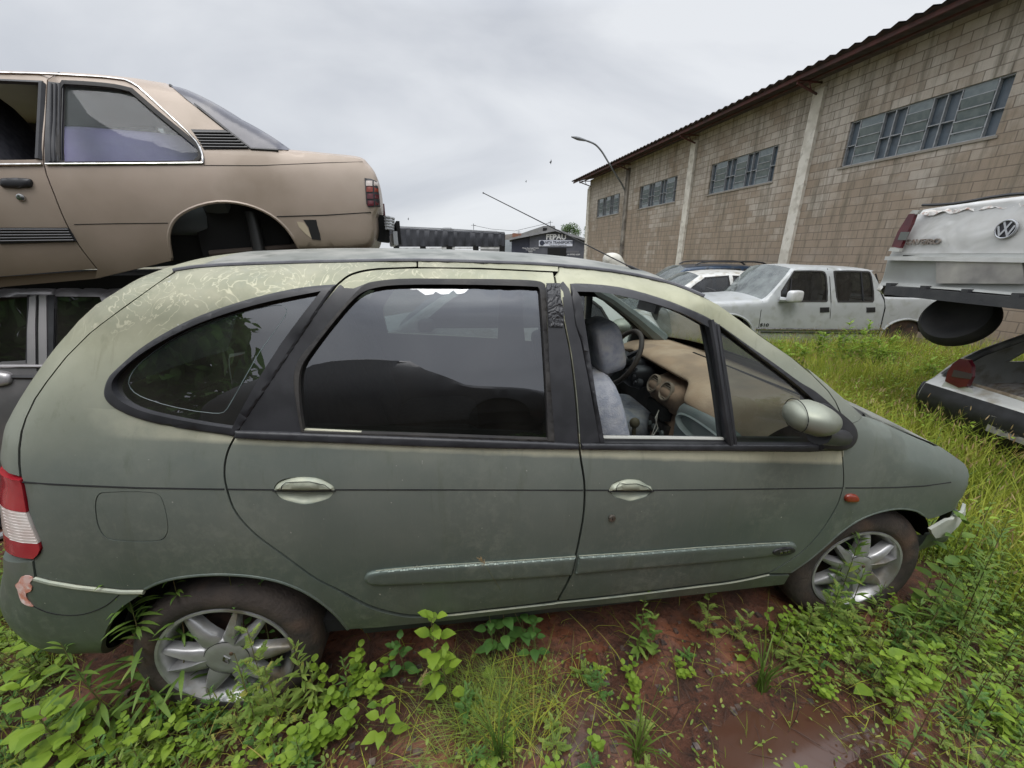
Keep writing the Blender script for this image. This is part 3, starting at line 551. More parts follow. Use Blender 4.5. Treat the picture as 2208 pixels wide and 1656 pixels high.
mb = MB(); V.tubeon(mb, V.px([(76, 859), (56, 900), (47, 930), (42, 968), (42, 1000), (45, 1029)]), .003, off=.006, n=5); mb.build('tailgate_seal', DRK, van, world=True)
# waist groove
mb = MB()
for seg in ([(49, 1039.5), (110, 1044), (171, 1047), (298, 1052), (484, 1055)], ):
    V.tubeon(mb, V.px(seg), .0028, off=.0002, n=5)
mb.build('waist_groove', DRK, P_, world=True)
for pr, segs in ((rd, ([(490, 1055), (592, 1056)], [(722, 1056), (900, 1056), (1257, 1057)])), (fd, ([(1262, 1057), (1313, 1057)], [(1407, 1057), (1600, 1055), (1817, 1052)])), (fen, ([(1823, 1052), (1872, 1052), (1932, 1051), (1992, 1048), (2050, 1040)],))):
    mb = MB()
    for sg in segs: V.tubeon(mb, V.px(sg), .0026, off=.0002, n=5)
    mb.build('waist_groove', DRK, pr, world=True)
# ---- handles
HPM = pm('chalky_handle_paint', (.36, .37, .28), (.24, .27, .22), 22, rough=.45, metal=.2, lo=.35, hi=.7)
def handle(x0, x1, yt, ym, yb, pr):
    w_ = x1-x0
    hole = HND(x0, x1, yt, ym, yb)
    # recess bowl
    P = V.px(hole); c = np.mean(P, 0); ring = [P]
    G = []
    for k, (s_, dpt) in enumerate([(1, .004), (.96, .008), (.85, .013), (.6, .018), (.25, .021), (.01, .022)]):
        row = []
        for a, z in P+P[:1]:
            aa, zz = c[0]+(a-c[0])*s_, c[1]+(z-c[1])*s_; b = float(V.S([(aa, zz)])[0])+dpt; row.append(V.wld(aa, b, zz))
        G.append(row)
    mb = MB(); mb.grid(G); rec = mb.build('handle_recess', HPM, pr, world=True)
    top = V.px(cm([(x0-1, ym+1), (x0+6, ym-11), (x0+w_*.2, yt+7), (x0+w_*.36, yt+1), (x0+w_*.52, yt), (x0+w_*.72, yt+3), (x0+w_*.88, yt+12), (x1-3, ym-8), (x1+1, ym+1)], 4))
    V.panel('door_handle', top, HPM, off=.004, thick=.02, step=.012, parent=pr, raised=.018)
    mb = MB(); V.tubeon(mb, V.px([(x0+w_*.14, ym-2), (x0+w_*.15, ym-12), (x0+w_*.22, ym-20), (x0+w_*.36, yt+7), (x0+w_*.6, yt+6), (x0+w_*.85, yt+13), (x1-8, ym-6), (x1-4, ym-2)]), .0011, off=-.012, n=4)
    V.tubeon(mb, V.px([(x0-2, ym+1), ((x0+x1)/2, ym+2), (x1+2, ym+1)]), .0024, off=-.004, n=4)
    mb.build('handle_gap', DRK, pr, world=True)
handle(591, 722, 1028, 1056, 1088, rd); handle(1313, 1407, 1033, 1057, 1081, fd)
def disc_on(sh, px, py, r, name, mats, parent, off=-.003, h=.006, n=24, prof=None):
    a, z = sh.un(px, py); p0 = sh.pt(a, z, off); p1 = sh.pt(a+.03, z, off); p2 = sh.pt(a, z+.03, off)
    X = Vector(p1-p0).normalized(); Y_ = Vector(p2-p0).normalized(); Z = X.cross(Y_).normalized(); Y_ = Z.cross(X)
    M = Matrix.Translation(Vector(p0)) @ Matrix((X, Y_, Z)).transposed().to_4x4()
    mb = MB(); mb.lathe(prof or [(0, h), (r*.7, h), (r*.9, h*.8), (r, h*.3), (r, -h)], n, M); return mb.build(name, mats, parent, world=True), M
lk, M = disc_on(V, 1319, 1116, .013, 'door_lock', pm('lock_metal', (.25, .23, .2), (.15, .13, .11), 60, rough=.4, metal=.8), fd)
mb = MB(); mb.box((0, 0, .0065), (.002, .008, .001)); mb.v = [tuple(M @ Vector(v)) for v in mb.v]; mb.build('keyhole', DRK, lk, world=False)
V.panel('side_indicator', V.px(cm([(1820, 1073), (1825, 1066), (1842, 1065), (1850, 1072), (1848, 1080), (1830, 1082), (1822, 1080)], 3, True)), AMB, off=-.003, raised=.008, step=.01, parent=fen)
# ---- side mouldings
m1 = cm([(786, 1243), (792, 1235), (811, 1229), (917, 1219), (1080, 1209), (1241, 1198)], 4)+[(1236, 1222), (1231, 1237)]+cm([(1231, 1237), (1080, 1247), (917, 1255), (803, 1258), (792, 1254), (786, 1246)], 4)[1:]
m2 = [(1247, 1197), (1376, 1189), (1506, 1179), (1636, 1171), (1702, 1168), (1712, 1170), (1715, 1176), (1708, 1186), (1685, 1192), (1636, 1199), (1506, 1212), (1376, 1223), (1239, 1235), (1243, 1215)]
V.panel('side_moulding', V.px(m1), GP, off=-.003, raised=.010, step=.010, parent=rd)
sm2 = V.panel('side_moulding', V.px(m2), GP, off=-.003, raised=.010, step=.010, parent=fd)
ov = [(1684+24*math.cos(t), 1183+8.5*math.sin(t)-.12*24*math.cos(t)) for t in [2*math.pi*k/20 for k in range(20)]]
bd = V.panel('trim_badge', V.px(ov), BLK, off=-.016, raised=.003, step=.01, parent=sm2)
# three raised characters on the badge
def text_mesh(body, size, mat, M, name, parent, depth=.001, align='CENTER', sx=1, shear=0, bold=0, world=True, space=1):
    cu = bpy.data.curves.new(name, 'FONT'); cu.body = body; cu.size = size; cu.align_x = align; cu.align_y = 'CENTER'; cu.extrude = depth; cu.offset = bold; cu.shear = shear; cu.space_character = space
    o = bpy.data.objects.new('t', cu); COL.objects.link(o); dg = bpy.context.evaluated_depsgraph_get(); me = bpy.data.meshes.new_from_object(o.evaluated_get(dg)); COL.objects.unlink(o); bpy.data.objects.remove(o)
    me.transform(M @ Matrix.Diagonal((sx, 1, 1, 1))); me.materials.clear(); me.materials.append(mat); ob = bpy.data.objects.new(name, me); COL.objects.link(ob)
    if parent:
        ob.parent = parent
        if world: ob.matrix_parent_inverse = pinv(parent) if parent.type == 'EMPTY' else Matrix()
    return ob
def side_frame(sh, px, py, off, roll=0):
    a, z = sh.un(px, py); p0 = sh.pt(a, z, off); X = Vector(sh.pt(a+.03, z, off)-p0).normalized(); Y_ = Vector(sh.pt(a, z+.03, off)-p0).normalized(); Z = X.cross(Y_).normalized(); Y_ = Z.cross(X)
    return Matrix.Translation(Vector(p0)) @ Matrix((X, Y_, Z)).transposed().to_4x4() @ Matrix.Rotation(roll, 4, 'Z')
text_mesh('RXE', .016, CHR, side_frame(V, 1684, 1183, -.020, .1), 'badge_letters', bd, sx=1.5)

pk = cm([(44, 1252), (50, 1241), (66, 1238), (76, 1244), (68, 1254), (73, 1262), (70, 1272), (60, 1276), (64, 1290), (76, 1304), (66, 1303), (52, 1296), (46, 1284), (42, 1268), (37, 1258)], 2, True)
V.panel('peeled_paint_patch', V.px(pk), pm('peeled_primer', (.62, .42, .38), (.55, .22, .15), 45, rough=.6, c3=(.7, .66, .62), s3=38), off=-.0065, thick=.002, step=.012, parent=rb)

mb = MB(); V.tubeon(mb, V.px([(x, y+4) for x, y in S_bumptop[2:]]+[(311, 1276)]), .0075, off=-.001, n=8); mb.build('bumper_ledge', HPM, rb, world=True)
mb = MB(); V.tubeon(mb, V.px(cm([(264, 1276), (230, 1304), (183, 1322), (141, 1324), (102, 1317), (72, 1303)], 3)), .0018, off=-.004); mb.build('bumper_seam', DRK, rb, world=True)
mb = MB(); V.tubeon(mb, V.px([(x, y+4) for x, y in [q for q in S_rd_bot if q[0] > 930]+S_fd_bot]), .0036, off=.002); mb.build('sill_bead', HPM, van, world=True)
mb = MB(); V.tubeon(mb, V.px([(x, y-1.5) for x, y in ARCH_R]), .006, off=.003, n=8); mb.build('arch_lip', GP, P_, world=True)
mb = MB(); V.tubeon(mb, V.px([(x, y-1.5) for x, y in ARCH_F]), .005, off=.003, n=8); mb.build('arch_lip', GP, fen, world=True)
mb = MB(); V.tubeon(mb, V.px([(x, y-1) for x, y in cm([(811, 1229), (917, 1219), (1080, 1209), (1240, 1198)], 3)]), .0016, off=-.006); mb.build('moulding_edge', HPM, rd, world=True)
mb = MB(); V.tubeon(mb, V.px([(x, y-1) for x, y in cm([(1248, 1197), (1376, 1189), (1506, 1179), (1636, 1171), (1700, 1168)], 3)]), .0016, off=-.006); mb.build('moulding_edge', HPM, fd, world=True)
# ---- wheels
MUDC = (.10, .045, .025)
def wheel(px, py, yface, yaw, rot, nm='wheel', parent=None, r_tyre=.305, tw=.19, rr=.203, mats=None):
    c = on_plane(px, py, (0, yface, 0), np.array([0, 1., 0]))
    T, A = mats or (TYRE, ALLOY)
    M = Matrix.Translation(Vector(c)) @ Matrix.Rotation(yaw, 4, 'Z') @ Matrix.Rotation(R(90), 4, 'X') @ Matrix.Rotation(rot, 4, 'Z')   # local +Z -> -Y (toward the camera)
    mb = MB(); rt = r_tyre
    mb.lathe([(rr-.004, -.01), (rr+.012, .004), (rr+.03, .008), (rt-.035, .006), (rt-.012, -.012), (rt-.001, -.035), (rt, -.06), (rt, -tw+.04), (rt-.02, -tw+.01), (rr, -tw)], 64, M)
    tyre = None
    whl = mb.build(nm, T, parent, world=True)
    mb = MB()   # rim barrel, spokes and hub
    mb.lathe([(rr+.004, -.004), (rr+.003, .003), (rr-.006, .003), (rr-.012, -.004), (rr-.03, -.05), (rr-.03, -.14)], 64, M)
    rim = mb.build('rim', A, whl, world=True)
    mb = MB()
    def P(r, a, h): return M @ Vector((r*math.cos(a), r*math.sin(a), h))
    for k in range(6):
        a0 = 2*math.pi*k/6
        blades = ((-1, .58), (1, .58)) if k % 2 == 0 else ((0, 1.0),)
        for s_, wf in blades:
            G = []; q = rr/.203
            for r, wi, h in ((.050, .070, -.006), (.085, .080, .0), (.105, .068, .001), (.13, .056, -.001), (.155, .045, -.006), (.178, .033, -.011), (.194, .020, -.015), (.199, .010, -.017)):
                r *= q; wi *= q*(wf if s_ else .86); ac = a0+s_*(R(15)-R(1.5)*(r/q-.05)/.15); da = wi/2/r
                pass
                row = [P(r, ac-da, h-.035), P(r, ac-da, h-.006), P(r, ac-da*.72, h+.001+.006*(s_ > 0)), P(r, ac, h+.004), P(r, ac+da*.72, h+.001+.006*(s_ < 0)), P(r, ac+da, h-.006), P(r, ac+da, h-.035)]
                G.append(row)
            mb.grid(G)
        # web joining neighbouring spokes near the hub
    mb.lathe([(0, .004), (.05, .004), (.072, .001), (.080, -.004), (.084, -.012), (.09, -.03)], 48, M)
    sp = mb.build('spokes', A, rim, world=True, angle=50)
    mb = MB(); mb.lathe([(.0740, .0010), (.0752, .0014), (.0762, -.0008)], 48, M, close=True)
    for q in range(1): pass
    mb.build('cap_ring', DRK, rim, world=True)
    mb = MB(); B = M @ Matrix.Rotation(-rot+.2, 4, 'Z')   # folded diamond emblem, tilted as the wheel has stopped
    def Pd(x, y, h): return B @ Vector((x, y, h))
    o = [(0, .024), (.0155, 0), (0, -.024), (-.0155, 0)]; i_ = [(.0, .012), (.007, 0), (0, -.012), (-.007, 0)]
    vs = [Pd(x, y, .003) for x, y in o]+[Pd(x, y, .008) for x, y in [(p[0]*.8, p[1]*.8) for p in o]]+[Pd(x, y, .005) for x, y in i_]
    mb.add(vs, [(k, (k+1) % 4, 4+(k+1) % 4, 4+k) for k in range(4)]+[(4+k, 4+(k+1) % 4, 8+(k+1) % 4, 8+k) for k in range(4)])
    mb.build('hub_emblem', CHR, rim, world=True, smooth=False)
    mb = MB(); mb.lathe([(0, .008), (.006, .008), (.0075, .002)], 12, M @ Matrix.Translation((.030*math.cos(.8-rot), .034*math.sin(.8-rot), 0))); mb.build('wheel_bolt', pm('rusty_bolt', (.12, .08, .05), rough=.7, metal=.5), rim, world=True)
    mb = MB(); mb.lathe([(.0, -.09), (.13, -.09), (.14, -.1), (.14, -.115)], 40, M); mb.lathe([(0, -.05), (.05, -.05), (.055, -.09)], 24, M); mb.box(tuple(M @ Vector((-.07, .09, -.07))), (.12, .03, .06)); mb.build('brake_disc', pm('rusty_brake', (.045, .03, .025), (.09, .05, .035), 20, rough=.8, metal=.3), whl, world=True)
    mb = MB(); mb.lathe([(.19, -.16), (0, -.17)], 24, M); mb.build('wheel_back', DRK, whl, world=True)
    return whl
wheel(490, 1419, -.800, 0, R(178), parent=van, rr=.224, r_tyre=.312)
wheel(1847, 1229, -.790, R(-4), R(26), parent=van, rr=.200)
for x in (0, 2.58):
    mb = MB(); M = Matrix.Translation((x, .79, .30)) @ Matrix.Rotation(R(-90), 4, 'X'); mb.lathe([(.0, 0), (.2, 0), (.205, .01), (.29, .006), (.305, -.04), (.305, -.17), (.2, -.19), (0, -.19)], 32, M); mb.build('wheel', TYRE, van, world=True)
# wheel housings, floor, firewall
mb = MB()
for cx in (0.0, 2.6):
    G = []
    for k in range(2, 19):
        t = math.pi*k/20; G.append([Vector((cx-.345*math.cos(t), y, .30+.355*math.sin(t))) for y in (-.765, -.55)])
    mb.grid(G)
    mb.add([(cx-.33*math.cos(math.pi*k/20), -.54, .28+.36*math.sin(math.pi*k/20)) for k in range(21)]+[(cx, -.54, .1)], [(k, k+1, 21) for k in range(20)])
mb.box((1.29, 0, .27), (2.0, 1.45, .06)); mb.box((1.29, 0, .36), (3.6, 1.1, .12)); mb.box((-.1, 0, .46), (1.0, 1.3, .1)); mb.box((2.55, 0, .62), (.06, 1.45, .5)); mb.box((2.85, 0, .5), (.6, 1.0, .3)); mb.box((-.62, 0, .6), (.05, 1.2, .6)); mb.box((.44, 0, .42), (.05, 1.4, .3))
mb.build('floor_and_arches', DRK, van, smooth=False, world=True)
# ---- mirror
MP = lambda px, py, y: on_plane(px, py, (0, y, 0), np.array([0, 1., 0]))
mc = MP(1758, 906, -.965); M3 = Matrix.Rotation(R(-18), 3, 'Z')
mb = MB()
prof = []
n1, n2 = 16, 32; G = []
for i in range(n1+1):
    t = math.pi*i/n1; row = []
    for j in range(n2+1):
        p = 2*math.pi*j/n2; x = math.cos(t); yy = math.sin(t)*math.cos(p); zz = math.sin(t)*math.sin(p)
        sg = lambda v, e: math.copysign(abs(v)**e, v)
        X = sg(x, .85)*.078; k = 1-.25*max(0, x)-.05*(x < 0)
        Z = sg(zz, .85)*.051*k*(1.0); Y = sg(yy, .9)*.080*k
        row.append(Vector(mc)+M3 @ Vector((X, Y+.02, Z+X*-.10)))
    G.append(row)
mb.grid(G); mir = mb.build('door_mirror', GP, van, world=True)
mb = MB(); G = []
for k, s_ in enumerate((1, .97)):
    G.append([Vector(mc)+M3 @ Vector((-.048, (math.cos(q)*.074*s_+.02), math.sin(q)*.0495*s_+.005)) for q in [2*math.pi*j/32 for j in range(33)]])
mb.tube([g for g in G[0]], .0013, 5); mb.build('mirror_shell_gap', DRK, mir, world=True)
mb = MB(); a = MP(1790, 950, -.90); mb.tube([tuple(MP(1816, 944, -.84)), tuple(MP(1795, 943, -.90)), tuple(MP(1765, 936, -.965))], [.030, .030, .034], 12); mb.build('mirror_arm', BLK, mir, world=True)
mb = MB(); mb.sph((2.14, .96, 1.09), (.11, .085, .065), 10); mb.build('door_mirror', GP, van, world=True)
# ---- aerial
mb = MB(); b0 = on_plane(1388, 590, (0, -.28, 0), np.array([0, 1., 0])); t0 = on_plane(1042, 416, (0, -.28, 0), np.array([0, 1., 0]))
B = Vector(b0); T_ = Vector(t0); L_ = [B+(T_-B)*t for t in (0, .03, .075, .10, .11, .5, 1)]
mb.tube(L_, [.011, .0075, .0065, .005, .0026, .0022, .0016], 8); mb.sph(tuple(T_), (.003, .003, .003), 6)
mb.build('aerial', BLK, van, world=True)
# ---- interior
SEAT = pm('seat_cloth', (.26, .28, .32), (.36, .37, .40), 30, rough=.95, bump=.4, bscale=180, c3=(.42, .41, .39), s3=9)
DUST = pm('dusty_dashboard', (.40, .275, .18), (.46, .34, .235), 7, rough=.92, bump=.15, bscale=110, c3=(.32, .23, .16), s3=4)
GRY = pm('grey_dash_plastic', (.15, .18, .17), (.19, .21, .20), 12, rough=.6, bump=.12, bscale=160)
CLOTH2 = pm('dark_seat_cloth', (.03, .03, .035), (.05, .05, .055), 30, rough=.95)
def rbox(mb, c, d, r=.03, n=4, M=None):
    # superellipsoid-like soft box
    G = []
    for i in range(13):
        t = math.pi*i/12; row = []
        for j in range(25):
            p = 2*math.pi*j/24; sg = lambda v, e: math.copysign(abs(v)**e, v)
            row.append(Vector(c)+(M or Matrix.Identity(3)) @ Vector((d[0]/2*sg(math.sin(t), .4)*sg(math.cos(p), .4), d[1]/2*sg(math.sin(t), .4)*sg(math.sin(p), .4), d[2]/2*sg(math.cos(t), .5))))
        G.append(row)
    mb.grid(G)
def seat(x, y, m):
    tilt = Matrix.Rotation(R(-16), 3, 'Y')
    mb = MB(); rbox(mb, (x+.28, y, .60), (.52, .50, .17)); st = mb.build('seat', m, van, world=True)
    mb = MB(); rbox(mb, (x-.105, y, .88), (.15, .48, .62), M=tilt); mb.build('backrest', m, st, world=True)
    mb = MB(); rbox(mb, (x-.125, y, 1.275), (.12, .27, .21), M=tilt); mb.tube([(x-.11, y-.07, 1.1), (x-.125, y-.07, 1.24)], .006, 6); mb.tube([(x-.11, y+.07, 1.1), (x-.125, y+.07, 1.24)], .006, 6); mb.build('headrest', m, st, world=True)
seat(1.575, -.40, SEAT); seat(1.56, .37, SEAT)
for y in (-.48, 0, .48): seat(.42, y, CLOTH2)
# dash, lofted across the car; hollow behind a lip in the middle
def loftY(mb, prof, ys, mi=0, f=None):
    G = []
    for y in ys: G.append([Vector((x+(f(y, x, z)[0] if f else 0), y, z+(f(y, x, z)[1] if f else 0))) for x, z in prof])
    mb.grid(G, mi)
def dprof(y):
    t = min(1, max(0, (-.16-y)/.14)); t = t*t*(3-2*t)   # 0 centre/driver side, 1 passenger side
    u_ = min(1, max(0, (y-.58)/.12)); t = max(t, u_*.4)
    A = [(2.44, 1.040), (2.30, 1.056), (2.18, 1.058), (2.09, 1.050), (2.04, 1.036), (2.018, 1.015), (2.03, 1.0), (2.10, .99)]
    B = [(2.44, 1.040), (2.30, 1.056), (2.16, 1.054), (2.05, 1.038), (1.98, 1.008), (1.94, .975), (1.93, .948), (1.97, .93)]
    P = [((1-t)*a[0]+t*b[0], (1-t)*a[1]+t*b[1]) for a, b in zip(A, B)]
    return [(x+(.05*(y/.74)**2 if x < 2.4 else 0), z-.02*(y/.74)**2) for x, z in catmull(P, 4)]
mb = MB(); mb.grid([[Vector((x, y, z)) for x, z in dprof(y)] for y in np.linspace(-.74, .74, 60)]); dash = mb.build('dashboard', DUST, van, world=True)
ys = list(np.linspace(-.72, .72, 30))
mb = MB(); loftY(mb, [(2.13, 1.0), (2.13, .86), (2.05, .84), (2.04, .70), (2.08, .58), (2.16, .45)], ys); mb.build('lower_dash', pm('dark_dash', (.020, .019, .018), (.04, .034, .03), 8, rough=.8), dash, world=True)
CON = pm('dusty_console', (.17, .12, .085), (.30, .20, .135), 9, rough=.85, bump=.1)
Mt = Matrix.Rotation(R(-20), 3, 'Y')
mb = MB(); rbox(mb, (2.065, .005, .885), (.20, .33, .155), M=Mt); rbox(mb, (2.10, -.0, .68), (.19, .25, .42), M=Matrix.Rotation(R(10), 3, 'Y')); cons = mb.build('centre_console', CON, dash, world=True)
for yv in (.080, -.062):
    Mv = Matrix.Translation((1.969, yv, .919)) @ Matrix.Rotation(R(-68), 4, 'Y'); mb = MB()
    mb.lathe([(.056, -.012), (.056, .004), (.049, .007), (.044, -.002), (.044, -.012)], 28, Mv)
    for k in range(-3, 4):
        hw = math.sqrt(.044**2-(k*.0115)**2); mb.add([Mv @ Vector(p) for p in ((k*.0115-.0025, -hw, 0), (k*.0115-.0025, hw, 0), (k*.0115+.003, hw, -.004), (k*.0115+.003, -hw, -.004))], [(0, 1, 2, 3)])
    ve = mb.build('air_vent', pm('vent_plastic', (.16, .13, .10), (.24, .19, .14), 12, rough=.75), dash, world=True)
    mb = MB(); mb.lathe([(0, -.011), (.044, -.011)], 24, Mv); mb.build('vent_core', DRK, ve, world=True)
mb = MB(); mb.box((1.985, .01, .785), (.05, .19, .075)); ra = mb.build('radio_slot', DRK, dash, world=True)
mb = MB(); mb.box((2.0, .01, .665), (.03, .2, .10)); hp_ = mb.build('heater_panel', pm('heater_panel', (.03, .027, .025), (.06, .05, .04), 30, rough=.7), dash, world=True)
for k in range(4):
    mb = MB(); mb.lathe([(0, .012), (.014, .012), (.016, 0)], 12, Matrix.Translation((1.985, -.06+.047*k, .665)) @ Matrix.Rotation(R(-90), 4, 'Y')); mb.build('heater_knob', GRY, hp_, world=True)
mb = MB(); mb.tube([(1.965, -.03, .80), (1.93, -.06, .76), (1.95, -.065, .70), (1.91, -.07, .63)], .003, 6); mb.build('loose_wire', pm('pale_wire', (.55, .52, .45), rough=.6), dash, world=True)
mb = MB(); mb.tube([(1.965, -.02, .79), (1.94, -.055, .72), (1.915, -.065, .64)], .0025, 6); mb.box((1.91, -.07, .615), (.022, .027, .034)); mb.build('loose_wire', pm('pale_wire2', (.50, .47, .42), rough=.6), dash, world=True)
# passenger side: shelf and pocket in grey plastic
mb = MB(); rbox(mb, (2.0, -.47, .79), (.17, .48, .33)); gb = mb.build('glovebox', GRY, dash, world=True)
mb = MB(); G = []
for s_, dx in ((1.12, .0), (1.0, -.016), (.9, -.006), (.82, .03), (0, .045)):
    G.append([Vector((1.915+dx+.012*math.sin(q)*s_, -.49+.19*s_*math.copysign(abs(math.cos(q))**.7, math.cos(q)), .872+.040*s_*math.sin(q))) for q in [2*math.pi*j/32 for j in range(33)]])
mb.grid(G); mb.build('shelf_hollow', GRY, gb, world=True)
mb = MB(); mb.box((2.30, -.20, 1.057), (.010, .85, .006), rz=.03); mb.build('demister_slot', DRK, dash, world=True)
# steering wheel on the far side
Ms = Matrix.Translation((1.885, .36, 1.005)) @ Matrix.Rotation(R(-62), 4, 'Y')
mb = MB(); ring = [Ms @ Vector((.185*math.cos(q), .185*math.sin(q), 0)) for q in [2*math.pi*j/40 for j in range(41)]]
mb.tube(ring, .0155, 10); sw = mb.build('steering_wheel', pm('worn_wheel', (.035, .026, .022), (.06, .045, .035), 15, rough=.6), van, world=True)
mb = MB(); mb.sph(tuple(Ms @ Vector((0, 0, -.02))), (.05, .075, .05), 10)
for q in (R(180), R(60), R(-60), ): mb.tube([Ms @ Vector((.05*math.cos(q), .05*math.sin(q), -.015)), Ms @ Vector((.178*math.cos(q), .178*math.sin(q), 0))], [.02, .013], 8)
mb.tube([Ms @ Vector((0, 0, -.03)), Ms @ Vector((0, 0, -.22))], [.045, .06], 12); mb.build('wheel_boss', BLK, sw, world=True)
mb = MB(); rbox(mb, (1.99, .30, .90), (.2, .16, .13)); mb.tube([(1.94, .28, .95), (1.90, .17, .98)], .009, 8); mb.tube([(1.94, .28, .92), (1.89, .16, .93)], .009, 8); mb.lathe([(0, .012), (.012, .014), (.014, .002), (.03, .0), (.034, -.03)], 16, Matrix.Translation((1.92, .20, .885)) @ Matrix.Rotation(R(-70), 4, 'Y')); mb.build('stalk_and_ignition', BLK, sw, world=True)
mb = MB(); mb.tube([(1.86, .0, .42), (1.84, -.0, .68)], [.018, .012], 8); mb.sph((1.84, 0, .71), (.03, .028, .032), 8); mb.build('gear_lever', pm('gear_knob', (.12, .10, .06), rough=.7), van, world=True)
mb = MB(); mb.box((1.86, .03, 1.375), (.02, .20, .06), ry=R(12)); mb.tube([(1.86, .03, 1.40), (1.80, 0, 1.47)], .007, 6); mb.build('rear_view_mirror', BLK, van, world=True)
mb = MB(); mb.tube([(1.24, -.70, 1.15), (1.32, -.64, .90), (1.42, -.52, .66)], .022, 6); mb.v = [(v[0], v[1], v[2]) for v in mb.v]; mb.build('seat_belt', pm('belt_webbing', (.035, .030, .030), rough=.8), van, world=True)
# far A pillar inner trim and headlining
mb = MB(); mb.tube([(2.34, .72, 1.03), (2.1, .69, 1.21), (1.9, .66, 1.34), (1.65, .60, 1.46)], [.06, .04, .035, .035], 8); mb.build('pillar_trim', GRY, van, world=True)
mb = MB(); mb.tube([(2.34, -.74, 1.03), (2.1, -.70, 1.20), (1.9, -.67, 1.33), (1.65, -.60, 1.46)], .02, 8); mb.build('pillar_trim', GRY, van, world=True)
mb = MB(); loftY(mb, [(-.12, 1.48), (.1, 1.54), (.4, 1.565), (1.0, 1.56), (1.35, 1.53)], list(np.linspace(-.60, .60, 14)), f=lambda y, x, z: (0, -.04*(y/.60)**6)); mb.build('headlining', pm('headlining', (.09, .09, .085), rough=.95), van, world=True)
# ================================================================== GROUND
def gz(x, y):
    x = np.asarray(x, float); y = np.asarray(y, float)
    t = np.clip((y-.9)/5.5, 0, 1); t = t*t*(3-2*t); u_ = np.clip((x-3.2)/2.5, 0, 1)
    z = -.21*np.maximum(t, .35*u_)+.045*np.exp(-((y+.72)/.55)**2)*np.clip((3.4-x)*2, 0, 1)*np.clip((x+1.2)*2, 0, 1)+.0
    z = z-.03*np.exp(-((x-0)**2+(y+.8)**2)/.06)+np.exp(-(x*x+y*y)/60)*(.012*np.sin(x*3.1+1.3*np.sin(y*2.7))+.010*np.sin(y*5.3+x*1.7)+.006*np.sin(x*11+y*7)+.004*np.sin(x*23-y*17))
    return z-.032*np.exp(-((x-2.04)**2/.10+(y+1.20)**2/.022))
def axis(lo, hi, a, b, st, far):
    c = list(np.arange(a, b, st)); q = st; x = b
    while x < far: c.append(x); q *= 1.22; x += q
    c.append(far); q = st; x = a-st
    while x > -far: c.insert(0, x); q *= 1.22; x -= q
    c.insert(0, -far); return np.array(c)
X = axis(0, 0, -1.6, 4.2, .028, 1500); Y = axis(0, 0, -1.9, 1.0, .028, 1500)
XX, YY = np.meshgrid(X, Y, indexing='ij'); ZZ = gz(XX, YY)+np.where((np.abs(XX) < 6) & (np.abs(YY) < 6), rng.normal(0, .0022, XX.shape), 0)
me = bpy.data.meshes.new('ground'); na, nb = XX.shape; vv = np.stack([XX, YY, ZZ], -1).reshape(-1, 3)
i = np.arange(na-1)[:, None]*nb+np.arange(nb-1); F = np.stack([i, i+nb, i+nb+1, i+1], -1).reshape(-1, 4)
me.vertices.add(len(vv)); me.vertices.foreach_set('co', vv.ravel()); me.loops.add(F.size); me.loops.foreach_set('vertex_index', F.ravel()); me.polygons.add(len(F)); me.polygons.foreach_set('loop_start', np.arange(0, F.size, 4)); me.polygons.foreach_set('loop_total', np.full(len(F), 4)); me.update(); me.polygons.foreach_set('use_smooth', [True]*len(F))
g = bpy.data.objects.new('ground', me); COL.objects.link(g); tag(g, 'wet red-brown muddy soil with puddles under the cars', 'ground', kind='structure')
m, n, l, p = nmat('red_mud'); tcn = n.new('ShaderNodeNewGeometry')
def N_(sc, det=6, ro=.6, dist=0):
    a = n.new('ShaderNodeTexNoise'); a.inputs['Scale'].default_value = sc; a.inputs['Detail'].default_value = det; a.inputs['Roughness'].default_value = ro; a.inputs['Distortion'].default_value = dist; l.new(tcn.outputs['Position'], a.inputs['Vector']); return a.outputs['Fac']
def R_(f, a, b, c0, c1):
    r = n.new('ShaderNodeValToRGB'); r.color_ramp.elements[0].position = a; r.color_ramp.elements[1].position = b; r.color_ramp.elements[0].color = (*c0, 1); r.color_ramp.elements[1].color = (*c1, 1); l.new(f, r.inputs[0]); return r.outputs[0]
def X_(f, a, b):
    x = n.new('ShaderNodeMix'); x.data_type = 'RGBA'; l.new(f, x.inputs['Factor']); l.new(a, x.inputs['A']); l.new(b, x.inputs['B']) if not isinstance(b, tuple) else setattr(x.inputs['B'], 'default_value', (*b, 1)); return x.outputs['Result']
c = R_(N_(5, 9, .65), .35, .68, (.075, .030, .018), (.235, .092, .050)); c = X_(R_(N_(38, 5, .7), .52, .66, (0, 0, 0), (1, 1, 1)), c, (.045, .025, .018)); c = X_(R_(N_(3.1, 7, .7), .50, .64, (0, 0, 0), (.8, .8, .8)), c, (.055, .032, .022)); c = X_(R_(N_(110, 3, .6), .66, .72, (0, 0, 0), (.6, .6, .6)), c, (.20, .15, .11))
ln = n.new('ShaderNodeVectorMath'); ln.operation = 'LENGTH'; l.new(tcn.outputs['Position'], ln.inputs[0]); fr_ = n.new('ShaderNodeMapRange'); fr_.inputs['From Min'].default_value = 4.2; fr_.inputs['From Max'].default_value = 6.5; l.new(ln.outputs['Value'], fr_.inputs['Value'])
c = X_(fr_.outputs[0], c, R_(N_(1.1, 8, .65), .35, .65, (.075, .085, .028), (.12, .09, .05)))
l.new(c, p.inputs['Base Color']); wet = R_(N_(2.1, 5, .6, .3), .56, .62, (.6, .6, .6), (.08, .08, .08)); l.new(wet, p.inputs['Roughness'])
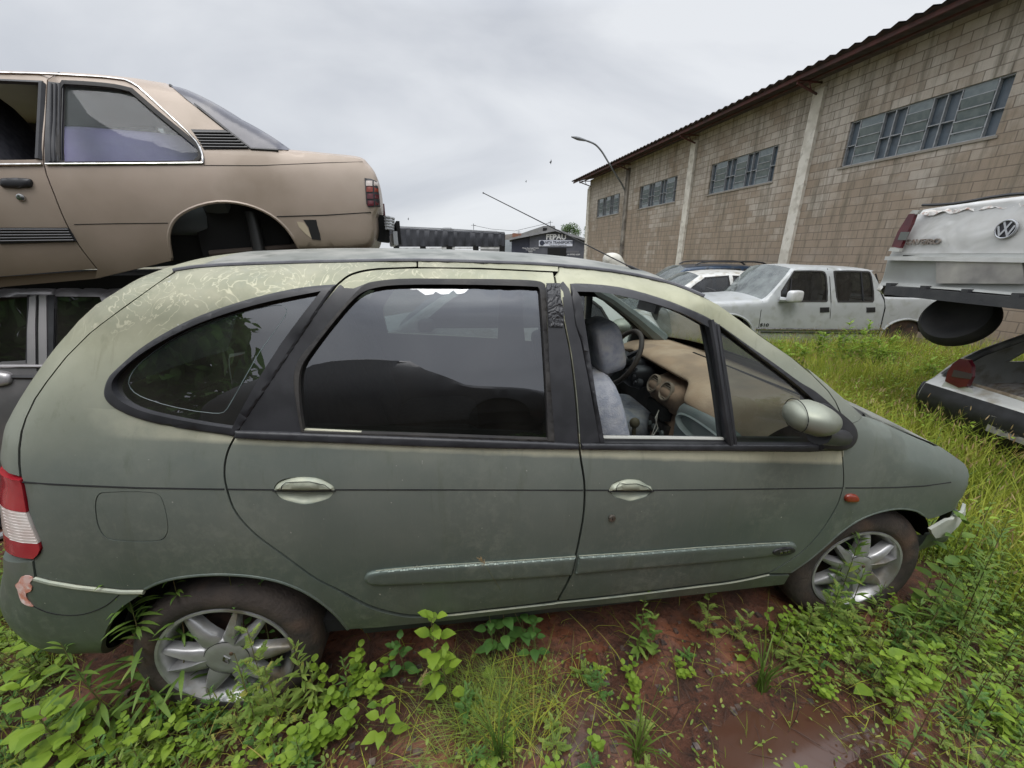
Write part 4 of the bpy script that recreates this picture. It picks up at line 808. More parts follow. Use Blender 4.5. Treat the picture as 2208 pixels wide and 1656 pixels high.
b1 = n.new('ShaderNodeBump'); b1.inputs['Distance'].default_value = .035; l.new(N_(38, 8, .75), b1.inputs['Height']); l.new(R_(N_(2.1, 5, .6, .3), .50, .60, (.9, .9, .9), (.12, .12, .12)), b1.inputs['Strength']); l.new(b1.outputs[0], p.inputs['Normal']); me.materials.append(m)
zw_ = float(gz(2.04, -1.20))+.014; G = [[Vector((2.04+.50*s_*math.cos(q), -1.20+.24*s_*math.sin(q), zw_)) for q in [2*math.pi*j/40 for j in range(41)]] for s_ in (0, 1)]
mb = MB(); mb.grid(G, flip=True); pw = mb.build('puddle', pm('muddy_water', (.075, .035, .022), rough=.10, spec=.5)); tag(pw, 'shallow reddish puddle in the mud near the bottom right', 'puddle', kind='structure')

# ================================================================== GENERIC VEHICLES
WIN = glassm('car_window_glass', (.30, .34, .33), ior=1.5, dust=.04); WIN2 = glassm('dusty_car_glass', (.35, .40, .39), ior=1.5, dust=.22, dustc=(.38, .42, .40))
def white_paint(nm, a, b, c3): return pm(nm, a, b, 5, rough=.4, metal=.1, lo=.35, hi=.75, c3=c3, s3=7, coat=.15, bump=.03, bscale=300)
WPT = white_paint('old_white_paint', (.60, .60, .57), (.50, .50, .47), (.36, .33, .27))
HATCH = dict(tumble=[(.15, .10), (.3, .03), (.5, 0), (.8, .0), (.95, .03), (1.4, .20)], W=1.62,
  segs=[('front_bumper', [(.22, .20), (.06, .26), (.0, .40), (.02, .58)], .3, .25, .10), ('grille', [(.02, .58), (.06, .68), (.14, .74)], .3, .2, .08), ('bonnet', [(.14, .74), (.5, .84), (.9, .91), (1.08, .95)], .12, .08, .05),
        ('windscreen', [(1.08, .95), (1.4, 1.17), (1.72, 1.37)], .05, .04, .08), ('roof', [(1.72, 1.37), (2.1, 1.425), (2.7, 1.43), (3.2, 1.38)], .09, .10, .04), ('rear_window', [(3.2, 1.38), (3.5, 1.18), (3.72, .98)], .06, .05, .06),
        ('tailgate', [(3.72, .98), (3.82, .80), (3.86, .60)], .15, .12, .05), ('rear_bumper', [(3.86, .60), (3.9, .45), (3.86, .28), (3.7, .20)], .3, .25, .06)],
  wins=[[(1.32, .96), (1.60, 1.18), (1.82, 1.33), (2.32, 1.365), (2.36, .97)], [(2.44, .97), (2.42, 1.365), (3.0, 1.34), (3.25, 1.15), (3.35, .99)]], arches=[(.72, .31, .33), (3.10, .31, .33)], wheel=.28)
def arch_bottom(sp, z0, x0, x1):
    P = []
    for cx, cz, r in sp:
        P += [(cx-r, z0)] if not P else [(cx-r, z0)]
        P += [(cx-r*math.cos(math.pi*k/10), cz+r*math.sin(math.pi*k/10)) for k in range(0, 11)]; P += [(cx+r, z0)]
    return P
def make_car(name, label, cat, O, e, paint, sc=1., spec=HATCH, glass=WIN, wheels=True, lining=INM, loc=None, skip=(), bump=None, group=None, step=.09, zoff=0, skinmats={}, mats_open=False):
    root = thing(name, label, cat, tuple(np.array(O)+np.array([e[0], e[1], 0])*1.9*sc), group)
    segs = [(nm, [(x*sc, z*sc) for x, z in p], a*sc, b*sc, c*sc) for nm, p, a, b, c in spec['segs']]
    S_ = Shell(O, e, spec['W']*sc, segs, [(z*sc, v*sc) for z, v in spec['tumble']], parent=root)
    sil = [tuple(q) for q in S_.sil]
    # lower edge with wheel arches, running back from the last outline point to the first
    ar = sorted(spec['arches'], key=lambda a: -a[0] if sil[-1][0] > sil[0][0] else a[0]); sg = 1 if sil[-1][0] > sil[0][0] else -1
    low = []; z0 = .20*sc
    for cx, cz, r in ar:
        low += [((cx+sg*r*math.cos(math.pi*k/12))*sc, (cz+r*math.sin(math.pi*k/12))*sc) for k in range(13)]
        low = [q for q in low]
    wins = [[(x*sc, z*sc) for x, z in w_] for w_ in spec['wins']]
    body = sil+low
    for sd in (1, -1):
        b_ = S_.panel('body_side', body, paint, holes=wins, step=step, thick=.03, side=sd)
        for w_ in wins:
            if glass and 'glass' not in skip: S_.panel('side_window', w_, glass, off=.012, thick=0, step=.2, side=sd, parent=b_)
            S_.panel('window_seal', offset(w_, -.012) if False else shrinkout(w_, .016*sc), RUB, holes=[shrinkin(w_, .006*sc)], off=-.003, thick=.015, step=.2, side=sd, parent=b_)
        lin = [(x, z) for x, z in sil if z > .42*sc]; k = len(lin)
        lin = [((x-1.9*sc)*.985+1.9*sc, z-.03*sc) for x, z in lin]
        S_.panel('inner_lining', lin, lining, holes=[shrinkout(w_, .0) for w_ in wins], off=.045, thick=.01, step=.2, side=sd)
    for nm, *_ in spec['segs']:
        if nm in skip: continue
        mt = skinmats.get(nm) or (WIN2 if 'wind' in nm else paint); S_.skin(nm, nm, mt, n=12)
    mb = MB()
    xs = [q[0] for q in sil]; x0, x1 = min(xs), max(xs)
    c = S_.wld((x0+x1)/2, S_.W/2, .3*sc); mb.box(tuple(c), ((x1-x0)*.9, S_.W*.8, .12*sc), rz=math.atan2(e[1], e[0]))
    for cx, cz, r in spec['arches']:
        c = S_.wld(cx*sc, S_.W/2, .45*sc); mb.box(tuple(c), (r*2*sc, S_.W*.62, .5*sc), rz=math.atan2(e[1], e[0]))
    mb.build('underbody', DRK, root, smooth=False, world=True)
    if wheels:
        for cx, cz, r in spec['arches']:
            for sd in (1, -1):
                P0 = S_.wld(cx*sc, .02 if sd == 1 else S_.W-.02, cz*sc-.02); ax = S_.n*(-1 if sd == 1 else 1)
                Z = Vector(ax); Xv = Vector(S_.e); Yv = Z.cross(Xv); M = Matrix.Translation(Vector(P0)) @ Matrix((Xv, Yv, Z)).transposed().to_4x4()
                rt = spec['wheel']*sc; mb = MB(); mb.lathe([(rt*.62, -.01), (rt*.7, .0), (rt*.93, -.003), (rt, -.03), (rt, -.15), (rt*.9, -.17), (0, -.17)], 32, M); wo = mb.build('wheel', TYRE, root, world=True)
                mb = MB(); mb.lathe([(0, -.01), (rt*.15, -.01), (rt*.2, -.03), (rt*.5, -.035), (rt*.6, -.012), (rt*.62, -.012)], 32, M); mb.build('rim', ALLOY, wo, world=True)
    return S_, root
def _off(P, d):
    Q = offset(P, d); ar = lambda p: abs(.5*sum(p[i][0]*p[(i+1) % len(p)][1]-p[(i+1) % len(p)][0]*p[i][1] for i in range(len(p)))); return Q, ar(Q) > ar(P)
def shrinkout(P, d):
    if d == 0: return P
    Q, big = _off(P, d); return Q if big else _off(P, -d)[0]
def shrinkin(P, d):
    Q, big = _off(P, d); return Q if not big else _off(P, -d)[0]
def FR_(D, z=0.): return np.array([CAM[0]+FH[0]*D, CAM[1]+FH[1]*D, z])
E2 = (RT[0], RT[1])
def pre(F, px, py, b=0., e=RT):
    n_ = np.array([-e[1], e[0], 0.]); P = on_plane(px, py, F+n_*b, n_); q = P-F; return (float(q@e), float(q[2]))

# ================================================================== BROWN SEDAN (stacked)
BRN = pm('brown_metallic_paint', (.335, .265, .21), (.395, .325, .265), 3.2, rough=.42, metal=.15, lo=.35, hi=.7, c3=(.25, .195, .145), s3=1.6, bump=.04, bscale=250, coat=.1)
n = BRN.node_tree.nodes; l = BRN.node_tree.links; p = n['Principled BSDF']; old = p.inputs['Base Color'].links[0].from_socket     # road film plus shade painted into the lower panels
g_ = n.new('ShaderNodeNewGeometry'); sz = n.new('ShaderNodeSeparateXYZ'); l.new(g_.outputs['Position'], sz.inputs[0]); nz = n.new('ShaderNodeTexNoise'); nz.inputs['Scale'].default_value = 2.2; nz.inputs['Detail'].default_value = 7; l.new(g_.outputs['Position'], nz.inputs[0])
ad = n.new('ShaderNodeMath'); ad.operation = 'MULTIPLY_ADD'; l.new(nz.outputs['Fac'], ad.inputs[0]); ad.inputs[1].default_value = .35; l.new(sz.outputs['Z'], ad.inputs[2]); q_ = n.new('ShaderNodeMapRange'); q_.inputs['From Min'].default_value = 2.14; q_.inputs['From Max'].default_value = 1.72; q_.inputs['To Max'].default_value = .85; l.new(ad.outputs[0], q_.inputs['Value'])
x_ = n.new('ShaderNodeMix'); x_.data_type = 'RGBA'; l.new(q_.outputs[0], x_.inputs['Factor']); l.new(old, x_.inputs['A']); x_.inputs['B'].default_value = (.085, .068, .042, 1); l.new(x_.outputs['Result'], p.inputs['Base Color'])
TL = R(18); E1 = RT*math.cos(TL)+FH*math.sin(TL); N1 = np.array([-E1[1], E1[0], 0.]); YW1 = math.atan2(E1[1], E1[0])
F1 = FR_(2.72)-RT*.80; p1 = lambda L_, b=0.: [pre(F1, x, y, b, E1) for x, y in L_]
ov_ = lambda L_: [((a+.8)*.93, z-.02+.055*((a+.8)*.93)) for a, z in L_]
sed = thing('sedan', 'brown two-door sedan without rear wheels, stacked on top of a grey car behind the minivan', 'car', tuple(F1-E1*1.8+N1*.8+np.array([0, 0, 1.42])))
bt = .20
SS = [('rear_apron', p1([(560, 556), (650, 545), (760, 541), (800, 533), (812, 505), (811, 470)], .12), .06, .05, .04),
      ('boot_end', p1([(811, 470), (818, 446), (815, 400), (808, 375), (787, 347)], .12), .04, .03, .03),
      ('boot_lid', p1([(787, 347), (775, 341), (700, 332), (624, 324)], .12), .025, .025, .02),
      ('rear_window', p1([(624, 324), (563, 284), (510, 254), (469, 227), (408, 196), (367, 182)], .24), .06, .05, .04),
      ('roof', p1([(367, 182), (306, 169), (245, 162), (122, 154), (0, 151)], .28)+ov_([(-4.0, 2.67), (-4.35, 2.62)]), .08, .09, .04),
      ('windscreen', ov_([(-4.35, 2.62), (-4.7, 2.42), (-5.05, 2.2)]), .06, .05, .06), ('bonnet', ov_([(-5.05, 2.2), (-5.6, 2.13), (-6.05, 2.05)]), .08, .05, .04), ('nose', ov_([(-6.05, 2.05), (-6.15, 1.9), (-6.15, 1.7), (-6.05, 1.55)]), .12, .1, .06)]
ST = [(1.20, .10), (1.40, .04), (1.55, .01), (1.8, 0), (2.0, .003), (2.1, .02), (2.16, .04), (2.40, .14), (2.65, .24)]
D1 = Shell(F1, E1[:2], 1.62, SS, ST, parent=sed, close=[(-5.2, 1.1), (-.5, 1.2)])
AR1 = cm([(369, 556), (363, 508), (375, 475), (408, 451), (469, 435), (530, 441), (583, 463), (620, 495), (648, 541)], 3)
SEAM1 = cm([(104, 172), (100, 260), (96, 353), (118, 418), (143, 479), (171, 528), (210, 579)], 3)
WQ = cm([(139, 182), (180, 184), (245, 190), (281, 198)], 3)+cm([(281, 198), (340, 249), (424, 318)], 3)[1:]+[(428, 335), (420, 345), (399, 347), (139, 349), (132, 345), (134, 190)]
s1 = [tuple(q) for q in D1.sil]
iroof = [q for q in s1 if q[0] > D1.un(106, 170)[0]+.01]
qp = iroof+D1.px(SEAM1)+D1.px([(205, 601), (369, 562)])+D1.px(AR1)
qp = [q for q in qp]
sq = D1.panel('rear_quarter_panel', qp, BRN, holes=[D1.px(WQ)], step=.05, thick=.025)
DW = ov_([(-4.6, 2.2)])+D1.px([(0, 345), (84, 344), (94, 179), (0, 176)])+ov_([(-3.9, 2.60), (-4.25, 2.55)])
lft = [q for q in s1 if -3.28 < q[0] < D1.un(106, 170)[0]]
dp = D1.px([(208, 581), (169, 529), (141, 480), (116, 419), (94, 353), (98, 260), (102, 172)])
dp = D1.px([(x-3, y) for x, y in SEAM1[::-1]])+lft+ov_([(-4.6, 2.40), (-4.9, 2.2), (-4.85, 1.7)])+D1.px([(0, 596)])
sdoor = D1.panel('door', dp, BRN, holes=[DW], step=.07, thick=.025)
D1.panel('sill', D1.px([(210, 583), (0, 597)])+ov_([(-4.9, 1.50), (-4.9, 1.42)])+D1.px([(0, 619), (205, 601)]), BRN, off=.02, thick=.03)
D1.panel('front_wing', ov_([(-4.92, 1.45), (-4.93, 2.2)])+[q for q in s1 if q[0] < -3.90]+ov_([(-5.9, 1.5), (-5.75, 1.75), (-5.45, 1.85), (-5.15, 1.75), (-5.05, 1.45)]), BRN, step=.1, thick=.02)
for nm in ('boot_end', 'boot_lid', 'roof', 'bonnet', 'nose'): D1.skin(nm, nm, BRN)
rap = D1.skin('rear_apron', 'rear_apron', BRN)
D1.skin('rear_window', 'rear_window', pm('hazed_rear_glass', (.045, .045, .065), (.08, .08, .105), 5, rough=.28, c3=(.14, .13, .13), s3=5)); D1.skin('windscreen', 'windscreen', WIN2)
rg = D1.px([(367, 184), (400, 212), (430, 236), (489, 282), (542, 321), (622, 324)]); HZ = bpy.data.materials['hazed_rear_glass']
D1.panel('rear_window_side', rg+[q for q in s1 if rg[0][0] < q[0] < rg[-1][0] and q[1] > 2.1], HZ, off=-.004, thick=.004, step=.03)
# far flank
WQf = D1.px(WQ)
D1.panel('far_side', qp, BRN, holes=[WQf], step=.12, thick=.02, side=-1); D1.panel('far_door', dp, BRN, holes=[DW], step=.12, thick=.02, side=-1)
fa = [float(D1.loc(on_plane(x, 260, D1.wld(0, 1.36, 0), D1.n))[0]) for x in (112, 470)]
mb = MB(); mb.box(tuple(D1.wld((fa[0]+fa[1])/2, 1.37, 2.25)), (fa[1]-fa[0], .02, .62), rz=YW1); mb.build('inner_lining', pm('mist_block_panel', (.30, .34, .34), (.24, .27, .27), 5, rough=.8), sed, world=True, smooth=False)  # added misty-toned panel, hides the bright sky beyond the far window
D1.panel('inner_lining', dp, INM, holes=[DW], off=.05, thick=0, step=.2, side=-1)
D1.panel('quarter_window', D1.px(offset(WQ, 0)), glassm('misty_car_glass', (.66, .70, .70), ior=1.28, dust=.14, dustc=(.30, .33, .32)), off=.014, thick=0, step=.1, parent=sq)
D1.panel('quarter_window', WQf, glassm('misty_glass', (.30, .34, .34), ior=1.5, dust=.45, dustc=(.22, .25, .25)), off=.014, thick=0, step=.1, side=-1)
rub = D1.px(shrinkout(WQ, 9)); D1.panel('window_rubber', rub, RUB, holes=[WQf], off=-.003, thick=.02, step=.06, parent=sq, raised=.004)
mb = MB()
for x in (112, 121, 130): D1.tubeon(mb, D1.px([(x, 181), (x-1, 260), (x-2, 349)]), .006, off=-.004)
mb.build('pillar_ribs', BLK, sq, world=True)
bk = D1.panel('pillar_black', D1.px([(104, 176), (137, 180), (135, 350), (98, 351)]), BLK, off=-.003, thick=.01, step=.06, parent=sq)
CH = cm([(438, 352), (438, 340), (433, 322), (424, 305), (350, 234), (300, 188)], 3)+cm([(285, 179), (269, 173), (122, 161.5), (0, 158)], 3)
mb = MB(); D1.tubeon(mb, D1.px(CH)+ov_([(-3.9, 2.64)]), .0055, off=-.005); mb.build('chrome_strip', CHR, sq, world=True)
mb = MB(); D1.tubeon(mb, D1.px([(438, 352), (270, 353.5), (100, 354.5)]), .0055, off=-.006); mb.build('chrome_strip', CHR, sq, world=True)
mb = MB(); D1.tubeon(mb, D1.px([(92, 354.5), (0, 355.5)])+ov_([(-4.8, 2.17)]), .0055, off=-.006); mb.build('chrome_strip', CHR, sdoor, world=True)
mb = MB(); D1.tubeon(mb, D1.px([(92, 180), (84, 344)]), .014, off=.0); D1.tubeon(mb, D1.px([(94, 179), (0, 175)])+ov_([(-3.9, 2.60)]), .010, off=.0); mb.build('door_frame_rubber', BLK, sdoor, world=True)
vt = D1.panel('vent_grille', D1.px([(412, 279), (489, 280.5), (515, 300), (541, 321), (440, 322), (432, 305)]), BLK, off=-.004, thick=.01, step=.03, parent=sq)
for k in range(6):
    y = 286+k*6.3; mb = MB(); D1.tubeon(mb, D1.px([(419+k*3.6, y), (496+k*7.8, y+.8)]), .0045, off=-.009); mb.build('louvre', pm('louvre_black', (.03, .03, .033), rough=.4), vt, world=True)
mb = MB(); D1.tubeon(mb, D1.px([(367, 184), (430, 233), (489, 280), (542, 321), (600, 324)]), .008, off=-.002); mb.build('rear_glass_rubber', BLK, sq, world=True)
mb = MB(); D1.tubeon(mb, D1.px([(440, 356.5), (560, 357), (700, 351), (782, 349)]), .0016, off=-.0005); D1.tubeon(mb, D1.px([(160, 484), (250, 482), (362, 481)]), .002, off=-.0005); D1.tubeon(mb, D1.px([(597, 467), (700, 464), (800, 458)]), .003, off=-.0005); mb.build('body_crease', DRK, sq, world=True)
hd_ = D1.panel('door_handle', D1.px(cm([(3, 386), (10, 384), (62, 385), (70, 389), (70, 402), (64, 405), (12, 405), (3, 401)], 2, True)), BLK, off=-.004, raised=.014, step=.012, parent=sdoor)
disc_on(D1, 46, 426, .018, 'door_lock', CHR, sdoor)
mo = D1.panel('side_moulding', D1.px([(0, 491), (149, 491), (163, 514), (166, 521), (0, 526)]), BLK, off=-.006, thick=.01, step=.04, parent=sdoor)
for k in range(5):
    mb = MB(); y = 495+k*6.2; D1.tubeon(mb, D1.px([(0, y), (150+k*3, y-.5*k)]), .004, off=-.011); mb.build('moulding_rib', pm('moulding_rib', (.07, .07, .075), rough=.4), mo, world=True)
# arch lip, inner arch, strut
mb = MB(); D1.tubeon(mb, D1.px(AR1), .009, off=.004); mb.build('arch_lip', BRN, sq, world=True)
c = D1.px([(505, 505)])[0]
mb = MB(); P0 = D1.wld(c[0], .50, c[1]-.01); mb.box(tuple(P0), (.95, .5, .30), rz=YW1); P0 = D1.wld(-2.4, .80, 1.47); mb.box(tuple(P0), (3.4, 1.2, .08), rz=YW1); P0 = D1.wld(c[0], .80, c[1]+.05); mb.box(tuple(P0), (.5, 1.2, .42), rz=YW1); mb.build('underbody', DRK, sed, smooth=False, world=True)
mb = MB(); a_, z_ = D1.un(528, 460); a2, z2 = D1.un(548, 545); mb.tube([tuple(D1.wld(a_, .14, z_+.02)), tuple(D1.wld(a2, .13, z2-.03))], .035, 12); mb.build('shock_absorber', pm('black_strut', (.02, .02, .02), rough=.4), sed, world=True)
mb = MB(); mb.tube([tuple(D1.wld(D1.un(430, 540)[0], .15, D1.un(430, 540)[1]-.02)), tuple(D1.wld(D1.un(640, 520)[0], .17, D1.un(640, 520)[1]-.03))], .022, 8); mb.build('axle_beam', pm('rusty_beam', (.05, .035, .025), rough=.8), sed, world=True)
# bumper bracket hole and bolt scars
ho = D1.panel('bracket_hole', D1.px([(654, 474), (682, 474), (684, 485), (690, 505), (692, 518), (673, 516), (665, 490)]), DRK, off=-.003, thick=.003, step=.02, parent=sq)
D1.panel('dented_patch', D1.px([(640, 478), (656, 480), (664, 492), (672, 514), (660, 505), (645, 490)]), pm('dusty_patch', (.40, .34, .24), rough=.8), off=-.002, thick=.002, step=.02, parent=sq)
MAR = pm('dark_red_lens', (.075, .008, .014), (.11, .014, .02), 6, rough=.2, coat=.3)
# tail lamp wraps the corner, wrecked bumper remains
tlp = D1.px([(786, 384), (800, 386), (812, 391), (818, 420), (820, 446), (795, 447), (790, 440)])
tl = D1.panel('tail_lamp', tlp, BLK, off=-.006, thick=.03, step=.02)
for k, (y, m_) in enumerate(((390, CLRL), (403, AMB), (418, MAR), (433, MAR))):
    D1.panel('lamp_cell', D1.px([(789+k*1.2, y), (803+k, y), (803+k, y+11), (789+k*1.2, y+11)]), m_, off=-.010, thick=.004, step=.02, parent=tl)
    D1.panel('lamp_cell', D1.px([(806+k, y+1), (815+k, y+2), (815+k, y+12), (806+k, y+11)]), m_ if k else CLRL, off=-.008, thick=.004, step=.02, parent=tl)
mb = MB(); q = D1.un(812, 395)[0]; zq = D1.un(812, 425)[1]; mb.box(tuple(D1.wld(q+.045, 1.3, zq)), (.03, .30, .17), rz=YW1); mb.build('far_tail_lamp', MAR, sed, smooth=False, world=True)
SIL = pm('grey_bumper_plastic', (.36, .37, .38), (.28, .28, .29), 9, rough=.45, metal=.2)
bx = D1.un(812, 490)[0]; bz = D1.un(812, 490)[1]
mb = MB()
for k in range(5): mb.tube([tuple(D1.wld(bx+.06, .10, bz+.07-.018*k)), tuple(D1.wld(bx+.12-.003*k, .22, bz+.07-.018*k)), tuple(D1.wld(bx+.14, 1.2, bz+.07-.018*k))], .0085, 6)
mb.box(tuple(D1.wld(bx+.12, .65, bz-.06)), (.03, .9, .09), rz=YW1); mb.build('broken_bumper', SIL, sed, world=True, smooth=False)
mb = MB(); mb.box(tuple(D1.wld(bx+.045, .30, bz+.0)), (.08, .25, .17), rz=YW1, ry=.1); mb.box(tuple(D1.wld(bx+.15, .5, bz-.02)), (.025, .4, .16), rz=YW1); mb.build('bumper_core', DRK, sed, world=True, smooth=False)
# cabin: purple cloth on the rear bench, dark front seat
mb = MB(); rbox(mb, tuple(D1.wld(-1.42, .36, 2.14)), (.80, .22, .34), M=Matrix.Rotation(YW1, 3, 'Z')); mb.build('purple_cover', pm('purple_cloth', (.55, .47, .85), (.62, .55, .92), 6, rough=.95, bump=.3, bscale=20), sed, world=True)
mb = MB(); rbox(mb, tuple(D1.wld(-1.0, .8, 2.0)), (.2, 1.3, .35), M=Matrix.Rotation(YW1, 3, 'Z')); rbox(mb, tuple(D1.wld(-1.3, .8, 1.85)), (.6, 1.3, .25), M=Matrix.Rotation(YW1, 3, 'Z')); mb.build('rear_seat', pm('grey_cloth', (.10, .11, .12), rough=.95), sed, world=True)
mb = MB(); rbox(mb, tuple(D1.wld(-2.02, .42, 2.10)), (.22, .55, .80), M=Matrix.Rotation(YW1, 3, 'Z') @ Matrix.Rotation(R(-18), 3, 'Y')); mb.build('front_seat', CLOTH2, sed, world=True)

# ================================================================== GREY CAR UNDER THE SEDAN
GRC = pm('grey_metallic_paint', (.19, .18, .18), (.14, .135, .135), 6, rough=.35, metal=.5, coat=.2)
SALN = dict(HATCH); SALN['wins'] = []; 
F2 = FR_(2.80)-RT*.35; grey = thing('grey_car', 'dark grey car with silver door pillars, squashed under the brown sedan', 'car', tuple(F2-E1*2.9+N1*.8))
GS = [('front', [(-6.3, .2), (-6.35, .5), (-6.2, .75)], .2, .15, .08), ('bonnet', [(-6.2, .75), (-5.6, .85), (-5.2, .90)], .1, .08, .04), ('windscreen', [(-5.2, .90), (-4.85, 1.22), (-4.6, 1.42)], .06, .05, .05), ('roof', [(-4.6, 1.42), (-4.0, 1.475), (-3.2, 1.475), (-2.4, 1.43)], .07, .08, .03), ('rear_window', [(-2.4, 1.43), (-2.15, 1.18), (-2.0, .95)], .06, .05, .05), ('boot', [(-2.0, .95), (-1.9, .6), (-1.95, .25)], .15, .12, .05)]
GS = [(nm, [(x*.93+.75, z*.98) for x, z in p], a_, b_, c_) for nm, p, a_, b_, c_ in GS]
GSH = Shell(F2, E1[:2], 1.66, GS, [(.1, .08), (.4, 0), (.75, 0), (.88, .03), (1.38, .20)], parent=grey)
gp = lambda L_: GSH.px(L_)
gl1 = gp([(60, 640), (59, 700), (58, 778)])+gp([(0, 781)])+[(-3.3, .84), (-3.2, 1.22)]+gp([(0, 641)])
gl2 = gp([(117, 639), (116, 700), (114, 782), (240, 784), (240, 700), (215, 640)])
lowg = [(x*.93+.75, z) for x, z in [(-2.3, .25), (-2.4, .5), (-2.7, .6), (-3.0, .5), (-3.1, .22), (-4.9, .22), (-5.0, .5), (-5.3, .6), (-5.6, .5), (-5.7, .22)]]
gb_ = GSH.panel('body_side', [tuple(q) for q in GSH.sil]+lowg, GRC, holes=[gl1, gl2], step=.08, thick=.02)
GSH.panel('front_door_window', gl1, glassm('grey_car_glass', (.10, .11, .12), ior=1.7, dust=.03), off=.012, thick=0, step=.1, parent=gb_); GSH.panel('rear_door_window', gl2, glassm('grey_car_glass2', (.10, .11, .12), ior=1.7, dust=.03), off=.012, thick=0, step=.1, parent=gb_)
GSH.panel('far_side', [tuple(q) for q in GSH.sil]+lowg, GRC, step=.2, thick=.02, side=-1)
for nm in ('front', 'bonnet', 'roof', 'boot'): GSH.skin(nm, nm, GRC, n=8)
GSH.skin('windscreen', 'windscreen', WIN2, n=8); GSH.skin('rear_window', 'rear_window', WIN2, n=8)
GSH.panel('door_gap', gp([(80, 636), (85, 636), (84, 700), (85, 800), (79, 800), (79, 700)]), DRK, off=-.002, thick=.002, step=.05, parent=gb_); GSH.panel('window_frame', gp([(103, 636), (117, 636), (115, 785), (104, 785)]), BLK, off=-.003, thick=.01, step=.05, parent=gb_)
GSH.panel('window_frame', gp([(59, 636), (64, 636), (60, 700), (60, 782), (56, 782)]), BLK, off=-.003, thick=.01, step=.05, parent=gb_)
SPI = pm('bright_grey_pillar', (.36, .34, .34), (.30, .29, .29), 6, rough=.3, metal=.5)
GSH.panel('door_pillar', gp([(65, 640), (79, 637), (78, 700), (79, 786), (61, 786), (61, 710)]), SPI, off=-.008, step=.03, parent=gb_); GSH.panel('door_pillar', gp([(86, 637), (101, 637), (103, 740), (103, 786), (86, 786), (85, 710)]), SPI, off=-.008, step=.03, parent=gb_)
mb = MB(); GSH.tubeon(mb, gp([(0, 789), (80, 789), (300, 789)]), .010, off=-.004); mb.build('waist_strip', SPI, gb_, world=True)
mb = MB(); GSH.tubeon(mb, gp([(0, 812), (80, 813), (300, 813)]), .012, off=-.003); mb.build('side_strip', BLK, gb_, world=True)
hdl = GSH.panel('door_handle', gp(cm([(-30, 802), (10, 800), (27, 806), (29, 818), (22, 828), (-30, 829)], 3, True)), SPI, off=-.006, raised=.02, step=.015, parent=gb_)
mb = MB(); mb.box(tuple(GSH.wld(-3, .83, .3)), (3.7, 1.4, .2), rz=YW1); mb.box(tuple(GSH.wld(-3, .9, .75)), (3.2, 1.2, .2), rz=YW1); mb.build('cabin_floor', DRK, grey, world=True, smooth=False)
mb = MB()
for x, y in ((-1.76, .83), (-4.18, .83)):
    M = Matrix.Translation(Vector(GSH.wld(x, .03, .26))) @ Matrix.Rotation(YW1, 4, 'Z') @ Matrix.Rotation(R(90), 4, 'X'); mb = MB(); mb.lathe([(0, -.02), (.17, -.02), (.18, 0), (.27, 0), (.29, -.04), (.29, -.16), (0, -.16)], 32, M); mb.build('wheel', TYRE, grey, world=True)
# scrap at the left edge behind the minivan's tail
WS = white_paint('scrap_white', (.55, .55, .56), (.45, .45, .47), (.33, .33, .34))
def sheet(name, label, cat, pts, Dep, mat, thick=.02, curve=.08, group=None):
    F = FR_(Dep); q = [pre(F, x, y) for x, y in pts]; c = np.mean(q, 0)
    rt_ = thing(name, label, cat, tuple(F+RT*c[0]+np.array([0, 0, min(z for a, z in q)])), group)
    sg = [('edge', [tuple(x) for x in q], .06, .04, .0)]
    S_ = Shell(F, E2, 2*curve+.2, [('edge', q[:max(2, len(q)//2)], .05, .03, 0), ('edge2', q[len(q)//2-1:], .05, .03, 0)], [(-1, 0), (5, 0)], parent=rt_, smooth=4)
    S_.panel('panel_skin', catmull(q, 4, True), mat, step=.04, thick=thick, raised=curve*.3); return S_, rt_
sh1, r1 = sheet('car_wing', 'light grey car wing panel propped behind the minivan tail light', 'car panel', [(-60, 850), (0, 856), (22, 868), (30, 900), (30, 1000), (26, 1080), (20, 1120), (-60, 1150)], 2.05, WS, .03, .10)
mb = MB(); Fk = FR_(1.9)
for k, (x0, y0, x1, y1, r_) in enumerate(((-60, 1190, 60, 1130, .02), (-60, 1240, 60, 1165, .028), (-60, 1300, 60, 1205, .022))):
    mb = MB(); a0 = pre(Fk, x0, y0); a1 = pre(Fk, x1, y1); A = Fk+RT*a0[0]+np.array([0, 0, a0[1]]); B = Fk+RT*a1[0]+np.array([0, 0, a1[1]]); mb.tube([A, (A+B)/2+np.array([0, 0, .01]), B], r_, 8)
    o = mb.build('trim_strip', SIL if k != 1 else pm('silver_trim', (.5, .5, .52), rough=.3, metal=.5)); tag(o, ['slim grey plastic trim strip leaning behind the rear bumper, topmost of three', 'thicker silver trim strip behind the rear bumper, middle of three', 'dark grey trim strip lowest of three behind the rear bumper'][k], 'trim strip', 'loose trim strips behind the bumper')
mb = MB(); a = pre(Fk, -10, 1330); mb.box(tuple(Fk+RT*a[0]+FH*.25+np.array([0, 0, .25])), (.9, .4, .42), rz=-YAW+.2); mb.box(tuple(Fk+RT*(a[0]-.1)+FH*.02+np.array([0, 0, .40])), (.8, .1, .1), rz=-YAW+.2, ry=-.2); o = mb.build('bumper_scrap', BLK, smooth=False); tag(o, 'crumpled black bumper lying in the weeds at the left edge', 'bumper')
